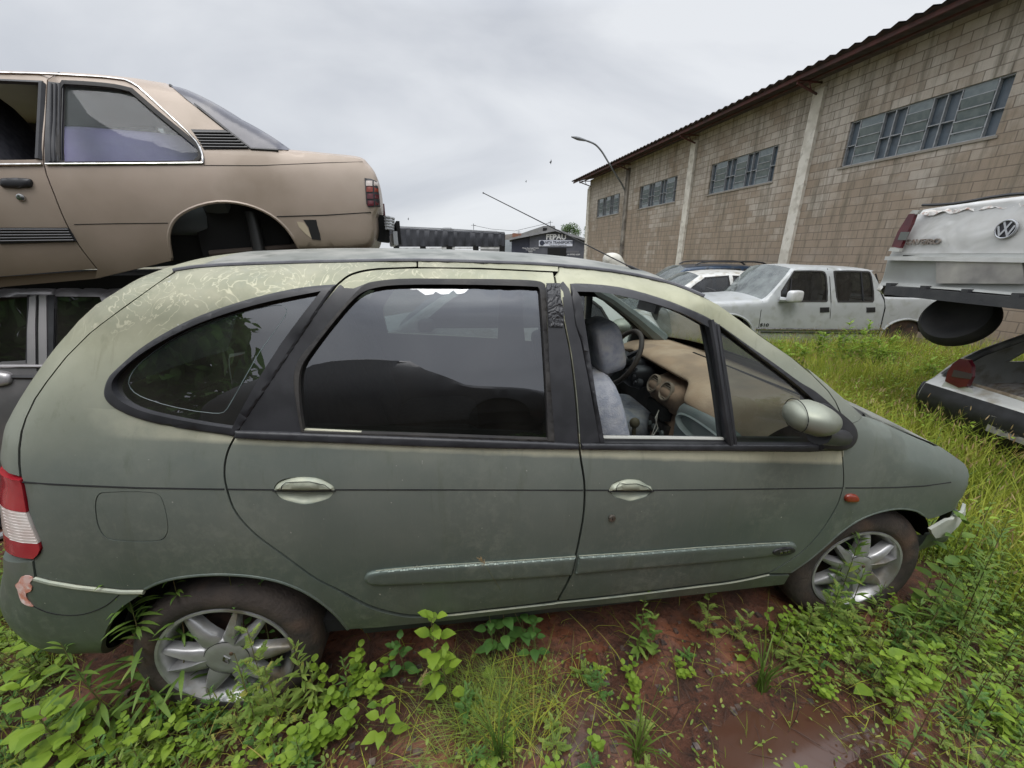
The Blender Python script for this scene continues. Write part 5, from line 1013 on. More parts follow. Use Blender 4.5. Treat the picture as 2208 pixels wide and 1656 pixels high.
# ================================================================== SILVER PICKUP
SLV = white_paint('silver_pickup_paint', (.43, .445, .445), (.40, .415, .415), (.35, .36, .34))
F3 = FR_(7.25, 0); GZ3 = -.22
pk = thing('pickup_truck', 'silver double-cab pickup parked in the tall grass before the block wall', 'pickup truck', tuple(F3+RT*4.9+np.array([0, 0, GZ3])))
q3 = lambda L_, b=0.: [pre(F3, x, y, b) for x, y in L_]
S3 = [('front_bumper', [(2.83, .12), (2.78, .25), (2.78, .42)], .25, .2, .10), ('grille', [(2.78, .42), (2.79, .6), (2.84, .70)], .2, .15, .08), ('bonnet', [(2.84, .70)]+q3([(1470, 657), (1535, 650), (1580, 648), (1612, 646)], .12)+q3([(1640, 645)], .12), .13, .09, .05),
      ('windscreen', q3([(1640, 645), (1675, 612), (1709, 579)], .16), .04, .03, .08), ('roof', q3([(1709, 579), (1725, 575), (1800, 577), (1870, 580), (1886, 584)], .2), .07, .08, .03),
      ('rear_window', q3([(1886, 584), (1893, 598), (1899, 622), (1903, 640)], .12), .05, .05, .02), ('bed_top', q3([(1903, 640), (1960, 642), (2040, 644)], .04)+[(8.0, q3([(2040, 644)], .04)[0][1])], .03, .03, .0), ('tailgate', [(8.0, q3([(2040, 644)], .04)[0][1]), (8.03, .6), (8.02, .3), (7.9, .2)], .08, .06, .02)]
T3 = [(-.1, .06), (.1, .02), (.3, 0), (.6, .0), (.78, .01), (.85, .03), (1.4, .17)]
P3 = Shell(F3, E2, 1.70, S3, T3, parent=pk, close=[(7.9, -.3), (2.9, -.3)])
W3a = P3.px(cm([(1713, 585.5), (1768, 585.5), (1777, 588), (1781, 600), (1782.5, 648), (1781, 649.5)], 2)+[(1685, 649.5), (1686, 628)])
W3b = P3.px(cm([(1799, 586.5), (1802, 585.5), (1870, 586.5), (1875, 588), (1880, 611), (1883, 646), (1881, 650)], 2)+[(1808, 650), (1805, 640)])
AF = cm([(1518, 745), (1524, 705), (1545, 684), (1575, 677), (1600, 684), (1618, 700), (1626, 735)], 3); ARr = cm([(1893, 735), (1900, 716), (1916, 700), (1940, 690), (1966, 689), (1988, 699), (2000, 735)], 3)
lo3 = P3.px(ARr[::-1])+P3.px([(1885, 740), (1635, 738)])+P3.px(AF[::-1])
pb = P3.panel('body_side', [tuple(q) for q in P3.sil]+[(7.85, .1)]+lo3, SLV, holes=[W3a, W3b], step=.07, thick=.02)
pbf = P3.panel('body_side', [tuple(q) for q in P3.sil]+[(7.85, .1)]+lo3, SLV, holes=[W3a, W3b], step=.15, thick=.02, side=-1)
for nm in ('front_bumper', 'grille', 'bonnet', 'roof', 'tailgate'): P3.skin(nm, nm, SLV if nm != 'grille' else BLK, n=12)
P3.skin('windscreen', 'windscreen', glassm('fogged_windscreen', (.30, .34, .34), ior=1.7, dust=.30, dustc=(.40, .44, .42)), n=12); P3.skin('rear_window', 'rear_window', WIN2, n=8); P3.skin('bed_floor', 'bed_top', DRK, n=4, off=-.12)
GL3 = glassm('pickup_glass', (.22, .25, .25), ior=1.5, dust=.03)
for w_, px_ in ((W3a, 0), (W3b, 1)):
    P3.panel('side_window', w_, GL3, off=.012, thick=0, step=.2, parent=pb); P3.panel('side_window', w_, GL3, off=.012, thick=0, step=.2, side=-1, parent=pbf)
    P3.panel('window_seal', shrinkout(w_, .018), RUB, holes=[shrinkin(w_, .008)], off=-.003, thick=.015, step=.1, parent=pb)
mb = MB(); P3.tubeon(mb, P3.px([(1707, 600), (1702, 649)]), .010, off=0); mb.build('window_divider', BLK, pb, world=True)
mb = MB(); P3.tubeon(mb, P3.px([(1857, 587), (1862, 649)]), .014, off=.004); mb.build('window_divider', BLK, pb, world=True)
for nm, L_ in (('door_gap', [(1644, 650), (1641, 670), (1636, 705), (1635, 737)]), ('door_gap', [(1784, 579), (1789, 600), (1792, 650), (1790, 680), (1786, 736)]), ('door_gap', [(1888, 590), (1899, 630), (1906, 645), (1908, 665), (1902, 690), (1897, 712), (1888, 737)])):
    mb = MB(); P3.tubeon(mb, P3.px(L_), .006 if L_[0][0] < 1800 else .011, off=.0); mb.build(nm, DRK, pb, world=True)
mb = MB(); P3.tubeon(mb, P3.px([(1630, 709), (1700, 710), (1800, 711.5), (1893, 712)]), .022, off=-.004, n=8); P3.tubeon(mb, P3.px([(1896, 711), (1906, 712.5)]), .026, off=-.004, n=8); mb.build('side_moulding', CHR, pb, world=True)
mb = MB(); P3.tubeon(mb, P3.px([(1640, 716), (1800, 718), (1893, 718.5)]), .014, off=-.004); mb.build('sill_shadow_strip', BLK, pb, world=True)
mb = MB(); P3.tubeon(mb, P3.px(ARr), .020, off=-.006); mb.build('arch_flare', SLV, pb, world=True)
mb = MB(); P3.tubeon(mb, P3.px(AF), .020, off=-.006); mb.build('arch_flare', SLV, pb, world=True)
for x0, x1 in ((1768, 1788), (1868, 1887)):
    P3.panel('door_handle', P3.px([(x0, 663), (x1, 662.5), (x1, 673), (x0, 674)]), BLK, off=-.006, thick=.02, step=.05, parent=pb)
disc_on(P3, 1927, 672, .085, 'fuel_flap', SLV, pb, off=.002, h=.004)
mb = MB(); a_, z_ = P3.un(1701, 636); c = P3.wld(a_, -.12, z_-.01); rbox(mb, tuple(c), (.26, .14, .21), M=Matrix.Rotation(-YAW+.15, 3, 'Z')); mb.build('door_mirror', white_paint('mirror_white', (.66, .66, .66), (.6, .6, .6), (.5, .5, .48)), pk, world=True)
mb = MB(); a2, z2 = P3.un(1680, 645); mb.tube([tuple(P3.wld(a2-.02, -.01, z2)), tuple(P3.wld(a_-.05, -.08, z_-.08))], [.05, .035], 8); mb.build('mirror_foot', SLV, pk, world=True)
text_mesh('S10', .075, BLK, side_frame(P3, 1648, 701, -.004), 'badge_letters', pb, sx=1.5, bold=.003)
for x in (1573, 1947):
    a_, z_ = P3.un(x, 716)
    for bb_ in (.03, 1.5):
        M = Matrix.Translation(Vector(P3.wld(a_, bb_, z_-.06))) @ Matrix.Rotation(-YAW, 4, 'Z') @ Matrix.Rotation(R(90), 4, 'X'); mb = MB(); mb.lathe([(0, -.03), (.16, -.03), (.2, 0), (.31, -.0), (.345, -.04), (.345, -.2), (0, -.2)], 32, M); mb.build('wheel', pm('muddy_tyre', (.10, .06, .045), (.05, .04, .035), 8, rough=.9), pk, world=True)
mb = MB(); mb.box(tuple(P3.wld(5.3, .85, .12)), (4.6, 1.4, .22), rz=-YAW)
for x in (1573, 1950): a_, z_ = P3.un(x, 712); mb.box(tuple(P3.wld(a_, .85, z_+.05)), (.75, 1.2, .4), rz=-YAW)
mb.build('underbody', DRK, pk, world=True, smooth=False)
for nm, a_, bb_ in (('front_seat', 5.55, .42), ('rear_seat', 6.35, .5)):
    mb = MB(); rbox(mb, tuple(P3.wld(a_, bb_, .86)), (.20, .5, .62), M=Matrix.Rotation(-YAW, 3, 'Z')); rbox(mb, tuple(P3.wld(a_+.05, bb_, 1.20)), (.12, .26, .17), M=Matrix.Rotation(-YAW, 3, 'Z')); mb.build(nm, CLOTH2, pk, world=True)
mb = MB(); b_ = Vector(P3.wld(3.98, .5, .945)); e_ = Vector(P3.e); n3 = Vector(P3.n)
mb.tube([b_, b_+n3*.5+e_*.05+Vector((0, 0, .03))], .008, 5); mb.build('wiper', BLK, pk, world=True)

# ================================================================== OTHER PARKED CARS
# white hatchback right behind the minivan, seen through its windows
O4 = FR_(4.15, -.10)-RT*2.35
c4, r4 = make_car('hatchback', 'white hatchback right behind the minivan, seen through its windows', 'car', O4, E2, white_paint('pale_white', (.62, .64, .60), (.54, .56, .52), (.42, .42, .36)), sc=1.02)
mb = MB(); c4.tubeon(mb, [(2.45, 1.36), (2.44, .95), (2.42, .6), (2.40, .32)], .005, off=0); mb.build('door_gap', DRK, r4, world=True)
mb = MB(); c4.tubeon(mb, [(1.20, .93), (1.18, .6), (1.22, .3)], .005, off=0); mb.build('door_gap', DRK, r4, world=True)
mb = MB(); rbox(mb, tuple(c4.wld(1.45, -.09, 1.02)), (.16, .16, .13), M=Matrix.Rotation(-YAW, 3, 'Z')); mb.build('door_mirror', BLK, r4, world=True)
mb = MB(); c4.tubeon(mb, [(2.18, .80), (2.22, .81), (2.32, .81), (2.36, .80)], .014, off=-.01); mb.build('door_handle', SIL, r4, world=True)
mb = MB(); c4.tubeon(mb, [(3.30, .82), (3.34, .83), (3.42, .83), (3.46, .82)], .014, off=-.01); mb.build('door_handle', SIL, r4, world=True)
# white car facing the camera, nose seen through the front window
E5 = FH*math.cos(R(8))+RT*math.sin(R(8)); O5 = FR_(5.0, -.16)+RT*2.05
c5, r5 = make_car('hatchback', 'white hatchback facing this way, its badge seen through the open window', 'car', O5, E5[:2], WPT, sc=1.0)
def nose(sh, root, a, z, b0, b1, nm, mat, h=.1, t=.03):
    pass
n5 = Vector(c5.n); e5 = Vector(c5.e)
hl = MB(); hl2 = MB()
for b_ in (.30, 1.32):
    mb = MB(); rbox(mb, tuple(c5.wld(.075, b_, .60)), (.12, .34, .15), M=Matrix.Rotation(math.atan2(E5[1], E5[0]), 3, 'Z')); mb.build('headlight', glassm('lamp_glass', (.7, .72, .72), ior=1.6, dust=.25, dustc=(.6, .6, .6)), r5, world=True)
mb = MB(); rbox(mb, tuple(c5.wld(-.045, .81, .60)), (.06, .62, .11), M=Matrix.Rotation(math.atan2(E5[1], E5[0]), 3, 'Z')); gr5 = mb.build('front_grille', BLK, r5, world=True)
mb = MB(); rbox(mb, tuple(c5.wld(-.06, .81, .40)), (.10, 1.3, .16), M=Matrix.Rotation(math.atan2(E5[1], E5[0]), 3, 'Z')); mb.build('bumper_strip', BLK, r5, world=True)
def vw_badge(M, r, parent, metal, dark):
    mb = MB(); mb.lathe([(0, .0), (r*.98, .0), (r, -.01)], 36, M); d = mb.build('badge', dark, parent, world=True)
    mb = MB(); mb.lathe([(r*.86, .001), (r*.87, .006), (r*.95, .008), (r*1.03, .006), (r*1.04, -.004)], 36, M); mb.build('badge_ring', metal, d, world=True)
    for nm, P in (('letter_v', [(-.34, .74), (0, .02), (.34, .74)]), ('letter_w', [(-.76, .34), (-.38, -.66), (0, .02), (.38, -.66), (.76, .34)])):
        mb = MB(); wd = .095
        P = [(x*r, y*r) for x, y in P]; L_ = []; Rr = []
        for i, p in enumerate(P):
            a = Vector(P[max(i-1, 0)]); b = Vector(p); c = Vector(P[min(i+1, len(P)-1)]); d1 = (b-a).normalized() if i else (c-b).normalized(); d2 = (c-b).normalized() if i < len(P)-1 else d1
            nn = Vector((-(d1+d2).y, (d1+d2).x)); nn.normalize(); k = wd*r/max(.35, nn.dot(Vector((-d1.y, d1.x)))); L_.append(b+nn*k); Rr.append(b-nn*k)
        for i in range(len(P)-1):
            mb.prism([tuple(Rr[i]), tuple(Rr[i+1]), tuple(L_[i+1]), tuple(L_[i])], .005, M @ Matrix.Translation((0, 0, .0008 if nm == 'letter_v' else .0012)))
        mb.build(nm, metal, d, world=True, smooth=False)
    return d
def frame_back(sh, a, b, z):   # plane facing -e: local X = -n, Y = up, Z = -e
    X = -Vector(sh.n); Y_ = Vector((0, 0, 1)); Z = X.cross(Y_); return Matrix.Translation(Vector(sh.wld(a, b, z))) @ Matrix((X, Y_, Z)).transposed().to_4x4()
CHR2 = pm('badge_chrome', (.55, .56, .58), rough=.25, metal=.9)
vw_badge(frame_back(c5, -.085, .81, .60), .055, r5, CHR2, BLK)
mb = MB(); mb.box((0, 0, 0), (.40, .13, .006)); mb.v = [tuple(frame_back(c5, -.13, .81, .40) @ Vector(v)) for v in mb.v]; mb.build('number_plate', pm('plate_grey', (.5, .5, .5), rough=.5), r5, world=True, smooth=False)
# white hatch (open cabin) in front of the wall, blue estate car behind it
O6 = FR_(8.6, -.24)+RT*2.35
c6, r6 = make_car('hatchback', 'white three-door hatchback without door glass, beside the silver pickup', 'car', O6, E2, WPT, sc=1.03, skinmats={'windscreen': WIN2})
SUV = dict(tumble=HATCH['tumble'][:-1]+[(1.6, .2)], W=1.75, wheel=.33, arches=[(.8, .36, .38), (3.4, .36, .38)],
  segs=[('front_bumper', [(.22, .25), (.05, .35), (.0, .55), (.03, .72)], .25, .2, .08), ('bonnet', [(.03, .72), (.15, .92), (.7, 1.02), (1.1, 1.08)], .12, .08, .05), ('windscreen', [(1.1, 1.08), (1.5, 1.4), (1.75, 1.58)], .05, .04, .08),
        ('roof', [(1.75, 1.58), (2.2, 1.63), (3.2, 1.64), (3.95, 1.58)], .08, .09, .03), ('rear_window', [(3.95, 1.58), (4.2, 1.3), (4.3, 1.1)], .06, .05, .05), ('tailgate', [(4.3, 1.1), (4.36, .8), (4.36, .6)], .12, .1, .04), ('rear_bumper', [(4.36, .6), (4.38, .4), (4.2, .26)], .2, .15, .04)],
  wins=[[(1.45, 1.10), (1.85, 1.50), (2.45, 1.55), (2.48, 1.10)], [(2.58, 1.10), (2.56, 1.55), (3.2, 1.55), (3.25, 1.10)], [(3.35, 1.10), (3.3, 1.55), (3.85, 1.50), (4.08, 1.15)]])
BLU = pm('dark_blue_paint', (.020, .040, .075), (.035, .055, .085), 6, rough=.3, metal=.4, coat=.4, c3=(.07, .08, .09), s3=5)
O7 = FR_(10.8, -.35)+RT*2.95
c7, r7 = make_car('estate_car', 'dark blue estate car with black roof rails against the block wall', 'car', O7, E2, BLU, sc=1.02, spec=SUV)
for s_ in (1, -1):
    mb = MB(); pts = [(2.05, 1.655), (2.2, 1.72), (3.0, 1.735), (3.85, 1.71), (4.0, 1.63)]; mb.tube([tuple(c7.wld(x*1.02, .34 if s_ == 1 else c7.W-.34, z*1.02)) for x, z in catmull(pts, 3)], .022, 6); mb.build('roof_rail', BLK, r7, world=True)
# white paddle-like panel standing up behind the minivan roof
Fp = FR_(4.6); pp = cm([(1305, 556), (1312, 547), (1326, 545), (1340, 551), (1348, 566), (1353, 582), (1362, 640), (1320, 640), (1310, 590), (1305, 570)], 3, True)
shp, rp = sheet('plastic_panel', 'tall cream-white rounded plastic panel sticking up just beyond the minivan roof', 'plastic panel', [(1305, 556), (1312, 547), (1326, 545), (1340, 551), (1348, 566), (1353, 582), (1362, 640), (1320, 640), (1310, 590), (1305, 570)], 3.4, white_paint('cream_plastic', (.62, .60, .53), (.56, .54, .47), (.45, .43, .36)), .06, .12)

# ================================================================== WHITE UTILITY PICKUP stacked over an open hatchback, right edge
SAV = white_paint('dirty_white_paint', (.56, .56, .53), (.47, .47, .44), (.36, .34, .29))
UTE = dict(tumble=[(.9, .04), (1.3, .0), (1.66, .0), (1.95, .05), (2.4, .25)], W=1.55, wheel=.28, arches=[], wins=[])
O8 = FR_(2.36)+RT*3.70
ut = thing('pickup_truck', 'white compact pickup stacked nose-away on a wreck, dented tailgate with round badge', 'pickup truck', tuple(O8+RT*1.8+FH*.75+np.array([0, 0, 1.25])))
S8 = [('rear_bumper_lower', [(.10, 1.245), (-.02, 1.255), (-.06, 1.295), (-.03, 1.335)], .12, .10, .04), ('rear_panel', [(-.03, 1.34), (0, 1.38), (.0, 1.60), (.01, 1.635)], .05, .04, .02), ('tailgate', [(.01, 1.635), (.03, 1.8), (.085, 1.98), (.11, 2.02)], .05, .05, .03),
      ('bed_cover', [(.11, 2.02), (.8, 2.04), (1.6, 2.06)], .05, .04, .01), ('cab_back', [(1.6, 2.06), (1.68, 2.3), (1.75, 2.42)], .06, .05, .02), ('cab_roof', [(1.75, 2.42), (2.3, 2.44), (2.8, 2.38)], .08, .08, .03), ('windscreen', [(2.8, 2.38), (3.1, 2.2), (3.4, 1.98)], .05, .05, .05), ('bonnet', [(3.4, 1.98), (3.9, 1.9), (4.3, 1.8)], .1, .08, .04), ('front', [(4.3, 1.8), (4.38, 1.6), (4.35, 1.3), (4.2, 1.22)], .2, .2, .06)]
U8 = Shell(O8, E2, 1.68, S8, UTE['tumble'], parent=ut, close=[(4.2, 1.1), (.1, 1.1)])
W8 = [(1.85, 2.02), (1.95, 2.34), (2.7, 2.33), (3.15, 2.02)]
low8 = [(3.95, 1.25), (3.9, 1.5), (3.6, 1.62), (3.3, 1.5), (3.25, 1.22), (1.35, 1.22), (1.3, 1.5), (1.0, 1.62), (.7, 1.5), (.65, 1.22)]
for sd in (1, -1):
    b_ = U8.panel('body_side', [tuple(q) for q in U8.sil]+low8, SAV, holes=[W8], step=.08, thick=.02, side=sd); U8.panel('side_window', W8, WIN, off=.012, thick=0, step=.2, side=sd, parent=b_)
U8.skin('rear_panel', 'rear_panel', pm('dull_rear_panel', (.34, .35, .335), (.29, .295, .275), 4, rough=.5), n=16)
for nm in ('cab_back', 'cab_roof', 'bonnet', 'front'): U8.skin(nm, nm, SAV, n=16)
U8.skin('windscreen', 'windscreen', WIN2)
cv = U8.skin('bed_cover', 'bed_cover', BLK, n=10, off=-.02)
mt_, n_, l_, p_ = nmat('dented_white'); p_.inputs['Roughness'].default_value = .38; p_.inputs['Coat Weight'].default_value = .1
geo = n_.new('ShaderNodeNewGeometry'); a = n_.new('ShaderNodeTexNoise'); a.inputs['Scale'].default_value = 3.2; a.inputs['Detail'].default_value = 2; a.inputs['Distortion'].default_value = .8; l_.new(geo.outputs['Position'], a.inputs[0]); bb = n_.new('ShaderNodeBump'); bb.inputs['Strength'].default_value = .7; bb.inputs['Distance'].default_value = .05; l_.new(a.outputs[0], bb.inputs['Height']); l_.new(bb.outputs[0], p_.inputs['Normal'])
a2 = n_.new('ShaderNodeTexNoise'); a2.inputs['Scale'].default_value = 9; a2.inputs['Detail'].default_value = 8; l_.new(geo.outputs['Position'], a2.inputs[0]); rr_ = n_.new('ShaderNodeValToRGB'); rr_.color_ramp.elements[0].position = .35; rr_.color_ramp.elements[1].position = .72; rr_.color_ramp.elements[0].color = (.52, .52, .505, 1); rr_.color_ramp.elements[1].color = (.46, .455, .43, 1); l_.new(a2.outputs[0], rr_.inputs[0]); l_.new(rr_.outputs[0], p_.inputs['Base Color'])
tgs = U8.skin('tailgate', 'tailgate', mt_, n=24)
# torn, flaking top edge of the tailgate
mb = MB(); G0 = []
for k in range(60):
    b = .14+1.36*k/59; zt8 = 2.0+.004*math.sin(k*.9); dz = .018+.030*abs(math.sin(k*.37))*rng.uniform(.5, 1); G0.append([Vector(U8.wld(.045+rng.normal(0, .003), b, zt8-dz)), Vector(U8.wld(.060+rng.normal(0, .004), b, zt8-.012)), Vector(U8.wld(.085, b, zt8+.004+rng.normal(0, .003)))])
mb.grid(G0); mb.build('torn_edge', pm('rusty_white', (.66, .64, .60), (.36, .22, .17), 34, rough=.7, lo=.5, hi=.66), tgs, world=True)
mb = MB(); mb.box(tuple(U8.wld(-.035, .84, 1.592)), (.05, 1.56, .035), rz=-YAW); mb.build('panel_lip', pm('white_lip', (.62, .62, .60), (.5, .5, .48), 6, rough=.45), ut, world=True, smooth=False)
mb = MB(); mb.box(tuple(U8.wld(-.045, .76, 1.300)), (.09, 1.46, .080), rz=-YAW)
for k in range(5): mb.box(tuple(U8.wld(-.055, .15+.33*k, 1.352)), (.07, .05, .03), rz=-YAW)
bo_ = mb.build('bumper_bar', pm('bumper_bar_black', (.035, .036, .04), (.05, .05, .052), 8, rough=.55, bump=.2), ut, world=True, smooth=False)
mb = MB(); pts = [tuple(U8.wld(.035, b, 2.045+.01*math.sin(b*9))) for b in np.linspace(.05, 1.5, 12)]; mb.tube(pts, .013, 6); mb.build('cover_edge', BLK, cv, world=True)
mb = MB(); mb.box(tuple(U8.wld(.0, .75, 1.617)), (.012, 1.5, .010), rz=-YAW); mb.build('tailgate_gap', DRK, tgs, world=True, smooth=False)
bc = lambda px, py: U8.loc(on_plane(px, py, U8.wld(-.02, 0, 0), U8.e))
bcp = bc(2170, 494); vw_badge(frame_back(U8, -.022, bcp[1], bcp[2]) @ Matrix.Rotation(0, 4, 'X'), .067, tgs, CHR2, pm('badge_black', (.02, .02, .025), rough=.3))
tp = bc(1988, 522); text_mesh('SAVEIRO', .062, pm('letter_metal', (.30, .27, .24), (.22, .17, .14), 20, rough=.35, metal=.5), frame_back(U8, -.012, tp[1], tp[2]), 'tailgate_letters', tgs, depth=.006, sx=1.25, bold=.0015)
# tail lamp on the far corner
def backpoly(sh, pxs, a, name, mat, parent, t=.02):
    Q = [sh.loc(on_plane(x, y, sh.wld(a, 0, 0), sh.e)) for x, y in pxs]; mb = MB(); M = frame_back(sh, a, 0, 0)
    mb.prism([(-q[1], q[2]) for q in Q][::-1], t, M); return mb.build(name, mat, parent, world=True, smooth=False)
lt8 = backpoly(U8, [(1929, 532), (1942, 500), (1966, 462), (1980, 460), (1972, 482), (1958, 510), (1947, 535)], -.012, 'tail_light', MAR, ut, .03)
backpoly(U8, [(1936, 517), (1943, 500), (1962, 500), (1954, 518)], -.044, 'lens_band', pm('grey_lens', (.13, .14, .13), rough=.25), lt8, .003)
backpoly(U8, [(1968, 460), (1975, 453), (1990, 453), (1983, 462)], -.012, 'lamp_cap', SAV, lt8, .03)
backpoly(U8, [(1922, 541), (1926, 534), (1948, 536), (1944, 543)], -.020, 'bumper_lip', SAV, ut, .03)
backpoly(U8, [(2021, 562), (2206, 558), (2212, 612), (2021, 611)], -.035, 'number_plate', pm('blank_plate', (.42, .40, .36), (.22, .21, .20), 3, rough=.6), ut, .012)
# spare wheel slung under the bed
M = Matrix.Translation(Vector(on_plane(2066, 688, U8.wld(.20, 0, 0), U8.e))) @ Matrix.Rotation(-YAW, 4, 'Z') @ Matrix.Rotation(R(-60), 4, 'Y') @ Matrix.Rotation(R(14), 4, 'X') @ Matrix.Scale(.80, 4)
mb = MB(); mb.lathe([(0, .055), (.16, .06), (.19, .085), (.27, .09), (.305, .05), (.31, 0), (.305, -.05), (.27, -.09), (.19, -.085), (.17, -.06), (0, -.055)], 40, M); mb.build('spare_wheel', pm('black_tyre', (.010, .010, .010), (.018, .017, .016), 9, rough=.75), ut, world=True)
mb = MB(); mb.box(tuple(U8.wld(2.0, .77, 1.30)), (3.6, 1.3, .10), rz=-YAW); mb.build('underbody', DRK, ut, world=True, smooth=False); mb = MB(); mb.tube([tuple(U8.wld(.25, .35, 1.22)), tuple(U8.wld(.5, .75, 1.12))], .02, 6); mb.build('spare_wheel_hanger', DRK, ut, world=True)
# the wreck below
O9 = FR_(1.85, -.16)+RT*3.90
wk = thing('hatchback', 'white wrecked hatchback with no tailgate, dark red tail light and black bumper', 'car', tuple(O9+RT*1.8+FH*.8))
S9 = [('bumper_bottom', [(.30, .24), (.06, .30), (-.02, .42)], .05, .04, .04), ('bumper', [(-.02, .42), (-.06, .52), (-.045, .655)], .05, .04, .05), ('rear_valance', [(-.045, .655), (-.01, .69), (.04, .73)], .06, .05, .03), ('open_back', [(.04, .73), (.20, .95), (.55, 1.17), (.75, 1.26)], .05, .04, .04), ('roof', [(.75, 1.26), (1.4, 1.30), (2.1, 1.27)], .08, .08, .03), ('windscreen', [(2.1, 1.27), (2.5, 1.08), (2.8, .90)], .05, .04, .05), ('bonnet', [(2.8, .90), (3.3, .84), (3.75, .72)], .1, .08, .04), ('front', [(3.75, .72), (3.86, .5), (3.8, .28), (3.6, .22)], .25, .2, .08)]
W9 = Shell(O9, E2, 1.62, S9, [(.1, .06), (.4, 0), (.7, 0), (.85, .03), (1.28, .2)], parent=wk, close=[(3.6, .1), (.3, .1)])
w9 = [[(.62, .86), (.80, 1.15), (1.20, 1.20), (1.24, .87)], [(1.34, .87), (1.30, 1.20), (2.0, 1.19), (2.45, .89)]]
low9 = [(3.3, .22), (3.25, .45), (2.97, .57), (2.7, .45), (2.65, .2), (1.15, .2), (1.1, .45), (.8, .57), (.55, .45), (.5, .22)]
for sd in (1, -1): W9.panel('body_side', [tuple(q) for q in W9.sil]+low9, WPT, holes=w9, step=.08, thick=.03, side=sd)
W9.skin('rear_bumper', 'bumper', BLK, n=16); 
for sd in (1, -1): W9.panel('bumper_side', [(-.04, .655), (.35, .63), (.42, .54), (.40, .30), (.30, .25), (.07, .31), (-.015, .42), (-.055, .50)], BLK, off=-.012, thick=.02, step=.04, side=sd)
W9.skin('bumper_bottom', 'bumper_bottom', BLK, n=12); W9.skin('rear_valance', 'rear_valance', WPT, n=16); W9.skin('roof', 'roof', WPT, n=12); W9.skin('windscreen', 'windscreen', WIN2); W9.skin('bonnet', 'bonnet', WPT); W9.skin('front', 'front', BLK)
# frame of the missing tailgate, boot floor with dust and a broken speaker box
for t_ in (-1, 1):
    mb = MB(); pts = []
    for a, z in [(.05, .74), (.12, .86), (.22, .97), (.42, 1.10), (.62, 1.20), (.76, 1.27)]: b0 = float(W9.S([(a, z)])[0])+.05; pts.append(tuple(W9.wld(a, b0 if t_ == 1 else W9.W-b0, z)))
    mb.tube(pts, .032, 8); mb.build('hatch_pillar', pm('grey_hatch_frame', (.20, .20, .19), (.05, .05, .05), 7, rough=.6), wk, world=True)
mb = MB(); mb.tube([tuple(W9.wld(.04, .14, .735)), tuple(W9.wld(.0, .8, .735)), tuple(W9.wld(.04, 1.48, .735))], .018, 8); mb.build('boot_sill', pm('dirty_cream', (.36, .32, .24), (.2, .15, .10), 12, rough=.8), wk, world=True)
mb = MB(); mb.box(tuple(W9.wld(.75, .8, .50)), (1.3, 1.3, .05), rz=-YAW); mb.box(tuple(W9.wld(1.45, .8, .75)), (.06, 1.3, .6), rz=-YAW); mb.build('boot_floor', DRK, wk, world=True, smooth=False)
mb = MB(); rbox(mb, tuple(W9.wld(.32, 1.05, .64)), (.42, .55, .26), M=Matrix.Rotation(-YAW, 3, 'Z')); mb.build('boot_lining', pm('leafy_grey_liner', (.20, .19, .175), (.12, .10, .07), 14, rough=.9, c3=(.05, .03, .02), s3=22), wk, world=True)
lt9 = W9
tl9 = backpoly(W9, [(2046, 822), (2052, 800), (2063, 784), (2078, 773), (2096, 776), (2104, 790), (2103, 812), (2093, 833), (2075, 836)], -.03, 'tail_light', MAR, wk, .035)
backpoly(W9, [(2052, 812), (2057, 797), (2098, 806), (2094, 818)], -.068, 'smoked_band', pm('smoked_lens', (.06, .045, .045), rough=.25), tl9, .002)
backpoly(W9, [(2031, 838), (2046, 818), (2078, 832), (2100, 838), (2108, 860), (2070, 851)], -.03, 'white_corner', WPT, wk, .02)
qp_ = W9.loc(on_plane(2200, 936, W9.wld(-.10, 0, 0), W9.e)); mb = MB(); M = frame_back(W9, -.10, qp_[1], qp_[2])
mb.prism([(-.20, -.065), (.20, -.065), (.20, .065), (-.20, .065)], .006, M); pl = mb.build('number_plate', pm('dusty_plate', (.30, .29, .27), (.22, .21, .19), 20, rough=.7), wk, world=True, smooth=False)
text_mesh('AIIB', .085, pm('plate_ink', (.04, .04, .04), rough=.7), frame_back(W9, -.1075, qp_[1]+.07, qp_[2]), 'plate_letters', pl, depth=.001, sx=1.0, bold=.001)
# ================================================================== BLOCK WAREHOUSE
WD = np.array([-.0805, .9968, 0.]); WN = np.array([-.9968, -.0805, 0.])      # along the wall (away), out of the wall (towards the yard)
W0 = np.array([11.04, 7.57, 0.])
wpx = lambda x, y, o=0.: (lambda q: (float((q-W0)@WD), float(q[2])))(on_plane(x, y, W0+WN*o, WN))
WP = lambda a, o, z: W0+WD*a+WN*o+np.array([0, 0, z])
a_end = wpx(1268, 480)[0]; a_near = -12.
mwall, n, l, p = nmat('concrete_blocks'); tcn = n.new('ShaderNodeNewGeometry')
sp = n.new('ShaderNodeSeparateXYZ'); l.new(tcn.outputs['Position'], sp.inputs[0]); cb = n.new('ShaderNodeCombineXYZ'); l.new(sp.outputs['Y'], cb.inputs['X']); l.new(sp.outputs['Z'], cb.inputs['Y'])
def wn(sc, det=6, ro=.6, vec=None, dist=0):
    a = n.new('ShaderNodeTexNoise'); a.inputs['Scale'].default_value = sc; a.inputs['Detail'].default_value = det; a.inputs['Roughness'].default_value = ro; a.inputs['Distortion'].default_value = dist; l.new(vec or cb.outputs[0], a.inputs['Vector']); return a.outputs['Fac']
def wr(f, a, b, c0, c1):
    r = n.new('ShaderNodeValToRGB'); r.color_ramp.elements[0].position = a; r.color_ramp.elements[1].position = b; r.color_ramp.elements[0].color = (*c0, 1); r.color_ramp.elements[1].color = (*c1, 1); l.new(f, r.inputs[0]); return r.outputs[0]
